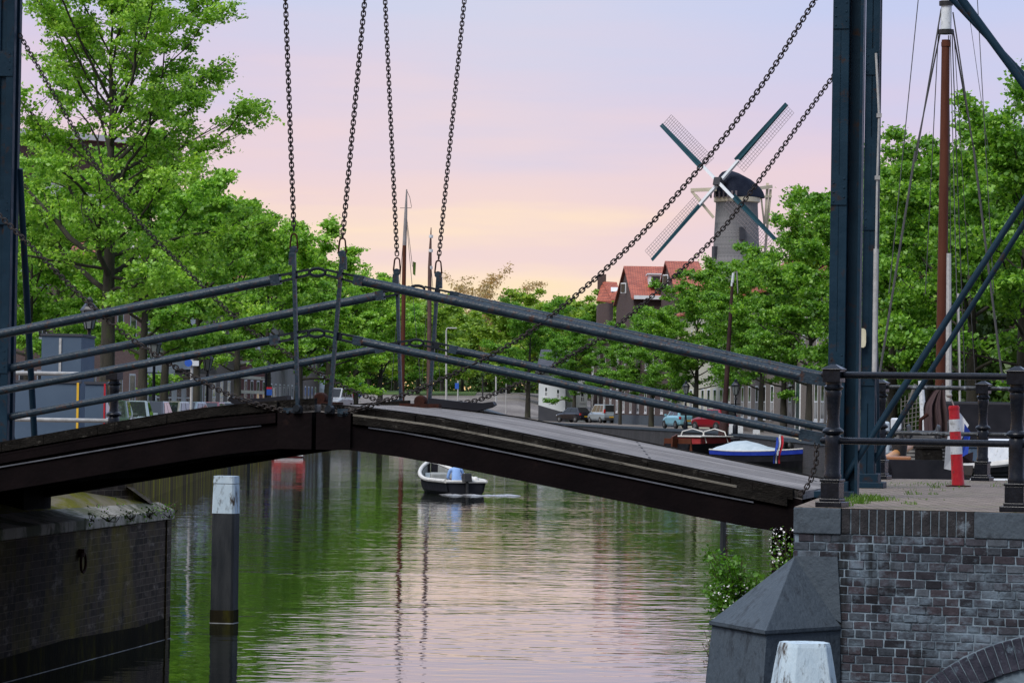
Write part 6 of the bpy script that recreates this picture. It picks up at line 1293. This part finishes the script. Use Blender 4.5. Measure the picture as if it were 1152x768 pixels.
facade(wh, (pb_.x + .02, 363), (pc_.x, 363.2), .5, 5.7, 'whitewall', [(1.5, 1.95, 2.8, 3.9)], 8, 'side_wing')
RA = [(8.2, 372), (13.4, 292), (15.6, 262), (17.2, 232), (18.4, 206), (19.3, 182), (20.2, 158), (21.0, 130), (22.5, 95)]
ln = (Vector((*RA[1], 0)) - Vector((*RA[0], 0))).length
bh = thing('brick_house', 'long brown brick house with red tiled cross gables rising above the right trees', 'house', (*RA[0], 1.3), gR)
nW = 12; st_ = ln / nW
facade(bh, RA[0], RA[1], 1.3, 9.6, 'brownbrick', [(i * st_ + 1.2, i * st_ + 2.9, 1.1, 3.3) for i in range(nW)] + [(i * st_ + 1.2, i * st_ + 2.9, 4.9, 7.3) for i in range(nW)], 9)
m = MB(); A4 = Vector((*RA[0], 0)); B4 = Vector((*RA[1], 0)); d4 = (B4 - A4).normalized(); n4 = Vector((d4.y, -d4.x, 0)); n4 = n4 if n4.dot(EYE - A4) > 0 else -n4
m.prism([A4 + n4 * .04 + UP * 1.0, B4 + n4 * .04 + UP * 1.0, B4 + n4 * .04 + UP * 2.15, A4 + n4 * .04 + UP * 2.15], -n4 * .2); m.build('stone_plinth', 'stone', bh)
m = MB(); m.prism([A4 + UP * 9.61 + n4 * .4, B4 + UP * 9.61 + n4 * .4, B4 + UP * 11.0 - n4 * 5, A4 + UP * 11.0 - n4 * 5], UP * .2); m.build('low_roof', 'slate', bh)
def gabled(lpx, rpx, apx, Zl, Zr, ridge_to, dep):
    l, r, ax = at(*lpx, Zl), at(*rpx, Zr), at(apx[0], apx[1], (Zl + Zr) / 2); zl = min(l.z, r.z); l.z = r.z = zl
    rd = at(ridge_to, apx[1], (Zl + Zr) / 2) - ax; rd.z = 0; rd.y *= 1.0
    m = MB(); m.prism([Vector((l.x, l.y, 1.2)), Vector((r.x, r.y, 1.2)), r, ax - UP * .05, l], rd); bd = m.build('gable_wall', 'brownbrick', bh)
    m = MB(); t = UP * .16; o = rd.normalized() * -.25
    m.prism([r + (r - ax) * .05 + o, ax + o, ax + rd, r + (r - ax) * .05 + rd], t); m.prism([l + (l - ax) * .05 + o, ax + o + UP * .002, ax + rd + UP * .002, l + (l - ax) * .05 + rd], t)
    rf = m.build('roof', 'tile', bh); return l, r, ax, rd, bd, rf
l, r, ax, rd, bd, rf1 = gabled((693.4, 341), (713, 335), (704.6, 301), 362, 340, 752, 8)
gt = MB(); g0 = r + Vector((0, -.45, .05)); gt.beam(g0, g0 + rd * .62, .35, .35); gt.build('gutter', 'frame', bh)
f = MB(); c = at(737, 322, 343); f.hexa([c + Vector((x, y, 0)) for x, y in ((-.62, -1.2), (.62, -1.2), (.62, 3), (-.62, 3))], [c + Vector((x, y, 1.05)) for x, y in ((-.62, -1.2), (.62, -1.2), (.62, 3), (-.62, 3))]); dm = f.build('dormer', 'frame', rf1)
f = MB(); f.box(c + Vector((0, -1.21, .55)), (.8, .03, .7)); f.build('dormer_window', 'glass', rf1)
f = MB(); f.box(c + Vector((0, .8, 1.12)), (1.6, 4.4, .12)); f.build('dormer_roof', 'whitewall', rf1)
def gwin(px, Z, w, hgt):
    q = at(*px, Z); f = MB(); f.box(q, (w, .3, hgt), -.9); wo_ = f.build('window', 'frame', bh); f = MB(); f.box(q + Vector((-.06, -.06, 0)), (w * .7, .3, hgt * .8), -.9); f.build('pane', 'glass', wo_)
gwin((702.5, 324), 350.2, .75, 1.0)
l, r, ax, rd, bd, rf2 = gabled((739.5, 336), (765, 334), (751, 295.5), 345, 318, 786, 8)
gwin((750, 315), 331.2, .75, 1.0)
sm = thing('brick_house', 'small red roofed house with a chimney left of the cross gables', 'house', tuple(at(675, 400, 385)), gR)
l, r, ax = at(673, 342, 395), at(690, 338, 385), at(677, 318, 390); m = MB(); m.prism([Vector((l.x, l.y, 1)), Vector((r.x, r.y, 1)), Vector((r.x, r.y, l.z)), Vector((l.x, l.y, l.z))], (0, 8, 0)); m.build('wall', 'brownbrick', sm)
m = MB(); a0, a1 = at(677, 318, 386), at(694, 319, 384); m.prism([a0, a1, at(699, 338, 378), at(688, 338, 380)], UP * .16); m.prism([a0, at(688, 338, 380), at(688, 341, 380), at(671, 338, 384)], (0, 1.2, 0)); rr_ = m.build('roof', 'tile', sm)
m = MB(); m.box(at(677, 317, 386), (.9, .9, 1.6)); m.build('chimney', 'brownbrick', rr_); m = MB(); sk_ = at(692, 327.5, 381.5); m.box(sk_ + Vector((0, -.2, .15)), (.9, .1, .6), mat=Matrix.Rotation(-.7, 3, 'X')); m.build('skylight', 'frame', rr_)
def rh(i): return RA[i], RA[i + 1]
def rl(i): return (Vector((*RA[i], 0)) - Vector((*RA[i + 1], 0))).length
ws = []
for i in range(8): u = 1.0 + i * 3.6; ws += [(u + .5, u + 1.9, 5.2, 7.6), (u, u + .48, 5.2, 7.6, 'shutter'), (u + 1.92, u + 2.4, 5.2, 7.6, 'shutter'), (u + .3, u + 2.0, 1.0, 3.0)]
house('cream_house', 'cream rendered house with pale yellow shutters behind the light blue car', *rh(1), 1.3, 10.2, 'cream', ws, 3, group=gR)
house('grey_house', 'grey brick house behind the leaning dark mast', *rh(2), 1.3, 10.6, 'greybrick', row(7, 1.5, 2.6, 1.2, .9, 3.1) + row(7, 1.4, 2.7, 1.2, 4.6, 7.0), 3, group=gR)
house('grey_house', 'pale house with a dark green door above the blue sloop', *rh(3), 1.3, 10.0, 'greybrick', [(9, 11, 0, 3.4, 'door'), (15, 16.5, 0, 3.0, 'door')] + row(2, 1.5, 1.6, 2, .9, 3.1) + row(3, 1.5, 1.4, 17.6, .9, 3.1) + row(7, 1.4, 2.0, 1.2, 4.9, 7.2), 3, group=gR)
house('white_house', 'white fronted house just left of the dark blue right pillar', *rh(4), 1.3, 9.6, 'whitewall', [(4, 5.6, 0, 3.0, 'door')] + row(3, 1.3, 3.0, 8, .9, 3.1) + row(6, 1.2, 2.4, 1.2, 4.6, 6.9), 3, group=gR)
house('brick_house', 'shaded brown brick house behind the right pillar', *rh(5), 1.3, 9.0, 'brownbrick', row(5, 1.4, 3.0, 1.2, .9, 3.1) + row(5, 1.4, 3.0, 1.2, 4.6, 6.9), 3, group=gR)
house('brick_house', 'dark brick house hidden behind the trees and the brown mast', *rh(6), 1.3, 9.5, 'brownbrick', row(5, 1.4, 3.6, 1.2, .9, 3.1) + row(5, 1.4, 3.6, 1.2, 4.6, 6.9), 3, rmat='slate', group=gR)

# ------------------------------------------------------------------ windmill
ZM = 430.0
def mp_(x, y, dz=0.0): return at(x, y, ZM + dz)
c0 = mp_(829, 290); mx = c0.x + .15; my = ZM + 4
mill = thing('windmill', 'tall grey brick tower windmill with dark cap and four latticed sails', 'windmill', (mx, my, 1.3))
zt1 = mp_(829, 226).z; k_ = (ZM + 4) / FPX
tw = MB(); tw.lathe((mx, my, 0), [(4.3, 1.2), (3.8, 8), (3.25, 16), (2.8, 21.5), (2.52, zt1 - .3), (2.54, zt1)], 40, rot=.1); tw.build('tower', 'millbrick', mill)
m = MB(); m.lathe((mx, my, 0), [(2.60, zt1), (2.78, zt1 + .1), (2.8, zt1 + .6), (2.65, zt1 + .7)], 40); m.build('curb_ring', 'cream_wood', mill)
for x, y in ((805, 283), (836, 262)):
    q = mp_(x, y); ang = math.asin(max(-1, min(1, (q.x - mx) / 3.0))); m = MB(); m.box((mx + 2.92 * math.sin(ang), my - 2.92 * math.cos(ang), q.z), (.65, .5, 1.5), ang); m.build('window', 'plinth', mill)
psi, tau = R(36.6), R(17)
nS = Vector((-math.sin(psi) * math.cos(tau), -math.cos(psi) * math.cos(tau), math.sin(tau))); aS = Vector((math.cos(psi), -math.sin(psi), 0)); bS = Vector((math.sin(psi) * math.sin(tau), math.cos(psi) * math.sin(tau), math.cos(tau)))
fw = Vector((-math.sin(psi), -math.cos(psi), 0)); sdv = Vector((-fw.y, fw.x, 0))
# boat-shaped cap: rings along its axis
cap = MB(); zc_ = zt1 + .65; rings_ = []
for t, hw_, hh in ((-3.9, .4, .3), (-3.5, 1.4, .7), (-2.7, 2.25, 1.2), (-1.6, 2.8, 1.9), (-.4, 2.95, 2.5), (.9, 2.65, 2.95), (2.0, 2.05, 3.15), (2.7, 1.4, 3.0), (2.95, .9, 2.4)):
    rings_.append([Vector((mx, my, zc_)) + fw * t + sdv * hw_ * math.cos(q * math.pi / 10) * (1 if q <= 10 else 1) + UP * hh * max(0, math.sin(q * math.pi / 10)) ** .8 for q in range(11)])
cap.loft(rings_, sm=True); cap.build('cap', 'capthatch', mill)
m = MB(); bd0 = Vector((mx, my, zc_ + .1)) + fw * 2.95
for q in range(7): m.beam(bd0 - sdv * 1.8 + sdv * .6 * q + UP * -.3, bd0 - sdv * 1.8 + sdv * .6 * q + UP * .5, .32, .2)
m.build('front_boards', 'lattice', mill)
hub = Vector((mx, my, zc_ + 1.9)) + fw * 3.9; hq = at(808.5, 205, hub.y); hub = Vector((hq.x, hub.y, hq.z))
m = MB(); m.tube(hub - nS * 1.8, hub + nS * .45, .42, 12); m.box(hub, (.95, .95, .95), mat=Matrix((aS, bS, nS)).transposed()); m.build('windshaft', 'black', mill)
Rr_ = 12.35; phis = [R(51.5 + 90 * q) for q in range(4)]
for q, ph in enumerate(phis):
    ar_v = aS * math.cos(ph) + bS * math.sin(ph); cw = aS * math.sin(ph) - bS * math.cos(ph); o = nS * (.22 if q % 2 else -.12)
    m = MB(); m.beam(hub + o, hub + o + ar_v * 3.5, .36, .36, nS, .32, .32); s_ = m.build('sail', 'whitewall', mill)
    m = MB(); m.beam(hub + o + ar_v * 3.6, hub + o + ar_v * Rr_, .34, .34, nS, .2, .2); 
    b0_, b1_ = hub + o + ar_v * 3.3 - cw * .18, hub + o + ar_v * Rr_ - cw * .12
    m.prism([b0_, b0_ - cw * .32 + nS * .20, b1_ - cw * .26 + nS * .08, b1_], nS * .07); m.build('leading_board', 'sail_blue', s_)
    lt = MB(); L0, L1, W_ = 3.0, Rr_ - .15, 1.6; NB = 26
    tw_ = lambda t: .28 * (1 - t)
    for i in range(NB + 1):
        t = i / NB; p = hub + o + ar_v * (L0 + (L1 - L0) * t) + nS * .05; lt.beam(p, p + cw * W_ - nS * tw_(t), .036, .036, nS)
    for j in (.26, .5, .75, 1.0):
        p = [hub + o + ar_v * (L0 + (L1 - L0) * t) + nS * .06 + (cw * W_ - nS * tw_(t)) * j for t in (0, .5, 1)]; lt.path(p, .022, 4)
    lt.build('sail_lattice', 'lattice', s_)
# tail beams and winding gear behind the cap
tb = MB()
for s in (-1, 1):
    a = Vector((mx, my, zc_ + .9)) + fw * 1.2 - sdv * 4.3 * s * .0; 
lb0, lb1 = mp_(777, 214, 2), mp_(806, 213, 2); tb.beam(lb0, lb1, .42, .42); tb.beam(mp_(778, 215, 2), mp_(803, 245, 2), .30, .30)
rb0, rb1 = mp_(838, 214, 6), mp_(868, 210, 8); tb.beam(rb0, rb1, .42, .42); tb.beam(mp_(840, 222, 7), mp_(868, 221, 8), .25, .25)
tb.beam(mp_(863.5, 206, 8), mp_(861, 252, 8), .32, .32); tb.beam(mp_(867, 213, 8), mp_(860, 290, 9), .30, .30); tb.beam(mp_(855, 212, 8), mp_(861, 262, 8), .22, .22)
tb.build('tail_beams', 'cream_wood', mill)

# ------------------------------------------------------------------ cars
def car(label, paint, kind, x, y, z, rz, group):
    c = local_thing('parked_van' if kind == 'van' else 'parked_car', label, 'van' if kind == 'van' else 'car', (x, y, z), rz, group)
    if kind == 'van':
        st = [(-2.08, .74, .42, .78), (-2.02, .82, .30, .96), (-1.2, .85, .24, 1.0), (.6, .85, .24, 1.0), (1.3, .84, .25, .98), (1.9, .78, .30, .84), (2.08, .66, .40, .66)]
        base = (-2.02, 1.42, .80); top = (-1.86, .55, .68); zb, zr_ = .97, 1.80
    else:
        st = [(-1.86, .66, .44, .74), (-1.80, .77, .30, .92), (-1.2, .83, .22, .95), (.5, .83, .22, .93), (1.1, .81, .23, .90), (1.66, .75, .28, .78), (1.88, .60, .38, .62)]
        base = (-1.78, 1.12, .77); top = (-1.25, .15, .60); zb, zr_ = .92, 1.47
    b = MB(); rings_ = []
    for yy, hw_, z0, z1 in st: rings_.append([Vector(q) for q in ((-hw_ * .9, yy, z0), (-hw_, yy, z0 + .18), (-hw_, yy, z1 - .14), (-hw_ * .93, yy, z1), (hw_ * .93, yy, z1), (hw_, yy, z1 - .14), (hw_, yy, z0 + .18), (hw_ * .9, yy, z0))])
    b.loft(rings_)
    y0, y1, w0 = base; t0, t1, w1 = top
    cb = [Vector(q) for q in ((-w0, y0, zb - .06), (w0, y0, zb - .06), (w0 * .94, y1, zb - .06), (-w0 * .94, y1, zb - .06))]; ct = [Vector(q) for q in ((-w1, t0, zr_), (w1, t0, zr_), (w1 * .96, t1, zr_), (-w1 * .96, t1, zr_))]
    b.hexa(cb, ct); body = b.build('body', paint, c, bevel=.045)
    def pane(i, j, u0, u1, v0, v1, nm):
        A = cb[i].lerp(ct[i], v0); Bq = cb[j].lerp(ct[j], v0); C_ = cb[j].lerp(ct[j], v1); D_ = cb[i].lerp(ct[i], v1)
        q = [A.lerp(Bq, u0), A.lerp(Bq, u1), D_.lerp(C_, u1), D_.lerp(C_, u0)]; nn = (q[1] - q[0]).cross(q[3] - q[0]).normalized(); m = MB(); m.prism([p + nn * .012 for p in q], -nn * .03); m.build(nm, 'carglass', c)
    pane(0, 1, .09, .91, .22, .90, 'rear_window'); pane(2, 3, .07, .93, .14, .93, 'windscreen')
    for i, j in ((1, 2), (3, 0)):
        for u0, u1 in (((.07, .36), (.40, .66), (.70, .90)) if kind == 'van' else ((.10, .46), (.50, .88))): pane(i, j, u0, u1, .20, .88, 'side_window')
    for sx in (-1, 1):
        for yy in ((-1.25, 1.28) if kind == 'van' else (-1.18, 1.18)):
            m = MB(); m.lathe((sx * .84, yy, .31), [(.17, -.17), (.29, -.17), (.31, -.13), (.31, -.02), (.29, .02), (.19, .02)], 20, Vector((sx, 0, 0))); w_ = m.build('wheel', 'rubber', c)
            m = MB(); m.lathe((sx * .84, yy, .31), [(.19, -.05), (.19, .015), (.06, .03), (.0, .03)], 14, Vector((sx, 0, 0))); m.build('rim', 'rim', w_)
        zz = 1.15 if kind == 'van' else .80
        m = MB(); m.box((sx * .70, st[1][0] + (.0 if kind != 'van' else .03) - .02, zz), (.16, .12, .34 if kind == 'van' else .2)); m.build('taillight', 'taillight', c, bevel=.02)
        m = MB(); m.box((sx * .56, st[-2][0] + .06, .66), (.26, .16, .14)); m.build('headlight', 'headlight', c, bevel=.03)
        m = MB(); m.box((sx * .90, .72, 1.0), (.16, .1, .12)); m.build('mirror', paint, c, bevel=.02)
    m = MB(); m.box((0, st[0][0] - .02, .46), (1.5, .14, .22)); m.build('rear_bumper', paint if kind != 'van' else 'hull_grey', c, bevel=.03)
    m = MB(); m.box((0, st[0][0] - .10, .60), (.52, .02, .12)); m.build('licence_plate', 'yellow', c); return c
gq = 'cars parked on the right quay'
for (px, py, Z, col, kind, rz, lab) in ((645, 475.5, 352, 'black', 'hatch', 40, 'dark hatchback parked left of the silver van'), (678, 476, 348, 'silver', 'van', 22, 'silver grey van parked between the dark hatchback and a tree'), (765, 482.5, 268, 'ltblue', 'hatch', 18, 'light blue hatchback parked on the right quay'), (804, 484, 250, 'red', 'hatch', 35, 'dark red car behind the mast of the red barge')):
    p = at(px, py, Z); car(lab, 'car_' + col, kind, p.x, Z, gh(p.x, Z), R(rz), gq)
cl = ['grey car nearest the left pillar, parked behind the blue panels', 'dark car parked beside the large linden trunk', 'silver car parked right of the large linden trunk', 'dark green car in the middle of the left parked row', 'light grey car parked below the pink brick house', 'white car parked in front of the white house', 'red car parked near the far end of the left row', 'beige car at the far end of the left row']
for i, (px, Z, col) in enumerate(((92, 112, 'grey'), (122, 116.5, 'dkgreen'), (146, 122, 'silver'), (166, 128.5, 'black'), (187, 135.5, 'beige'), (207, 144, 'silver'), (232, 156, 'red'), (255, 172, 'white'))):
    p = at(px, 460, Z); car(cl[i].replace('dark green', 'dark') if col == 'black' else cl[i], 'car_' + col, 'hatch', p.x, Z, gh(p.x, Z), R(178 + 6 * math.sin(i)) , 'cars parked along the left quay')

# ------------------------------------------------------------------ street furniture
def lantern(px, ytop, Z, label, lit=False):
    p = at(px, ytop, Z); zg = gh(p.x, Z); t = thing('street_lamp', label, 'street lamp', (p.x, Z, zg), 'old style street lanterns'); H = p.z - zg
    m = MB(); m.lathe((p.x, Z, zg), [(.16, 0), (.16, .5), (.10, .6), (.07, .9), (.055, H - 1.25), (.09, H - 1.2), (.05, H - 1.1), (.06, H - .98)], 12); m.beam((p.x - .3, Z, zg + H - 1.5), (p.x + .3, Z, zg + H - 1.5), .04, .04); m.build('post', 'cast', t)
    m = MB(); m.lathe((p.x, Z, zg + H), [(.13, -.95), (.25, -.42)], 6); la = m.build('lantern_glass', 'lamp_glass', t)
    m = MB(); m.lathe((p.x, Z, zg + H), [(.29, -.42), (.28, -.38), (.14, -.2), (.10, -.17), (.10, -.08), (.03, 0.0)], 6); m.lathe((p.x, Z, zg + H), [(.10, -.98), (.15, -.94)], 6)
    for q in range(6):
        a = 2 * math.pi * q / 6; m.beam((p.x + .135 * math.cos(a), Z + .135 * math.sin(a), zg + H - .95), (p.x + .255 * math.cos(a), Z + .255 * math.sin(a), zg + H - .41), .025, .025)
    m.build('lantern_frame', 'cast', t)
for px, y, Z, lab in ((101, 334, 108, 'black street lantern left of the large linden trunk'), (174, 375, 138, 'black street lantern between two left tree trunks'), (234, 394, 170, 'black street lantern near the balcony of the white house'), (300, 396, 208, 'black street lantern in front of the striped house'), (772, 428, 258, 'black street lantern beside the light blue car'), (828, 426, 215, 'black street lantern right of the leaning dark mast')): lantern(px, y, Z, lab)
def pole_sign(px, y0, y1, Z, label, plates, r=.045):
    a, b = at(px, y1, Z), at(px, y0, Z); t = thing('road_sign', label, 'road sign', (a.x, Z, a.z), 'signs on poles'); m = MB(); m.tube((a.x, Z, min(a.z, gh(a.x, Z))), (a.x, Z, b.z), r, 8); m.build('pole', 'galv', t)
    for kind, x, y, w, h, mt_ in plates:
        c = at(x, y, Z - .08); m = MB()
        if kind == 'disc': m.lathe(c, [(0, 0), (w, 0), (w, .03), (0, .03)], 16, Vector((0, -1, 0)))
        else: m.box(c, (w, .03, h))
        m.build('sign_plate', mt_, t)
pole_sign(215, 402, 462, 112, 'sign pole with a blue disc and a white plate on the left quay', (('disc', 212, 408, .12, 0, 'signblue'), ('box', 219, 408.5, .26, .16, 'white_paint')))
pole_sign(569, 413, 462, 385, 'thin pole with a small blue sign on the ramp road', (('box', 569, 415, .45, .7, 'signblue'),))
pole_sign(515, 428, 447, 430, 'short post with a blue sign at the edge of the lawn', (('box', 514, 434, .45, .7, 'signblue'),), .08)
pole_sign(308, 436, 458, 200, 'small red and blue sign by the striped house', (('box', 303, 441, .3, .34, 'signblue'), ('box', 303, 436.5, .3, .12, 'flag_red')))
for (px, y0, y1, Z, lab) in ((558, 422, 447, 425, 'thin grey pole standing left of the ramp road'), (543, 424, 446, 440, 'dark slim pole beside the lawn')):
    a, b = at(px, y1, Z), at(px, y0, Z); m = MB(); m.tube((a.x, Z, gh(a.x, Z) - .1), b, .09, 8); tag(m.build('pole', 'galv' if px != 543 else 'black', None, tuple(a)), lab, 'pole')
st_ = thing('street_light', 'tall grey street light with a short arm in front of the far trees', 'street light', tuple(at(502, 446, 420)))
m = MB(); m.path([at(502, 450, 420), at(502, 372, 420), at(503, 369, 420), at(508, 368.5, 420)], [.12, .08, .07, .06], 8); m.build('post', 'galv', st_); m = MB(); m.box(at(509.5, 368.8, 420), (.9, .3, .14)); m.build('lamp_head', 'galv', st_)
bn = thing('bin', 'blue bin standing at the end of the left quay', 'bin', tuple(at(401, 445, 330))); a, b = at(396, 446, 330), at(407, 428, 330); m = MB(); m.box(((a.x + b.x) / 2, 330, (a.z + b.z) / 2), (b.x - a.x, .8, b.z - a.z)); m.build('body', 'signblue', bn, bevel=.05); m = MB(); m.box(((a.x + b.x) / 2, 330, b.z + .06), (b.x - a.x + .1, .9, .12)); m.build('lid', 'black', bn)
vn = at(379, 452, 300); car('white van parked at the end of the left quay, behind the second hanger bar', 'car_white', 'van', vn.x, 300, at(379, 456, 300).z - .35, R(165), 'cars parked along the left quay')
# blue grey site panels at the left edge
def panel(name, label, x0, x1, y0, y1, Z, mat, dep=.1, extra=(), seams=()):
    a, b = at(x0, y1, Z), at(x1, y0, Z); z0 = gh(a.x, Z); t = thing(name, label, 'container' if 'container' in name else 'panel', (a.x, Z, z0), None)
    m = MB(); m.box(((a.x + b.x) / 2, Z + dep / 2, (z0 + b.z) / 2), (b.x - a.x, dep, b.z - z0)); m.build('wall', mat, t, bevel=.01)
    for xs0, xs1, mt_ in extra:
        q0, q1 = at(xs0, y1, Z), at(xs1, y0, Z); m = MB(); m.box(((q0.x + q1.x) / 2, Z - .012, (z0 + b.z) / 2), (q1.x - q0.x, .03, b.z - z0 + .02)); m.build('edge_strip', mt_, t)
    for xs in seams:
        q0 = at(xs, y0, Z); m = MB(); m.box((q0.x, Z - .012, (z0 + b.z) / 2), (.05, .03, b.z - z0 - .1)); m.build('seam', 'galv', t)
    m = MB(); m.box(((a.x + b.x) / 2, Z + dep / 2, b.z + .02), (b.x - a.x + .05, dep + .05, .05)); m.build('top_cap', 'plinth', t)
panel('site_container', 'tall blue grey container just right of the slanting stay at the left edge', 45, 92, 378, 490, 76, 'cont_blue', 2.4, (), (68,))
panel('board_panel', 'low blue grey boarding with a yellow edge behind the left handrail', -30, 90, 431, 492, 66, 'cont_blue', .12, ((85.5, 89, 'yellow'),))
panel('board_panel', 'small blue grey boarding with a red edge right of the yellow edged one', 95, 119, 432, 492, 68, 'cont_blue', .12, ((116, 119, 'red_paint'),))
# white notice boards on the right quay behind the sloop
for (x0, x1, y0, y1, Z, lab) in ((820, 836, 477, 488, 222, 'wide white notice board on the quay beside the blue sloop'), (847, 855, 483, 491, 218, 'narrow white notice board right of the wide one, above the sloop cover')):
    a, b = at(x0, y1, Z), at(x1, y0, Z); t = thing('notice_board', lab, 'notice board', (a.x, Z, gh(a.x, Z))); m = MB(); m.box(((a.x + b.x) / 2, Z, (a.z + b.z) / 2), (b.x - a.x, .06, b.z - a.z)); m.build('board', 'white_paint', t)
    m = MB()
    for x in (a.x + .08, b.x - .08): m.tube((x, Z + .05, 1.2), (x, Z + .05, a.z), .03, 6)
    m.build('leg', 'galv', t)
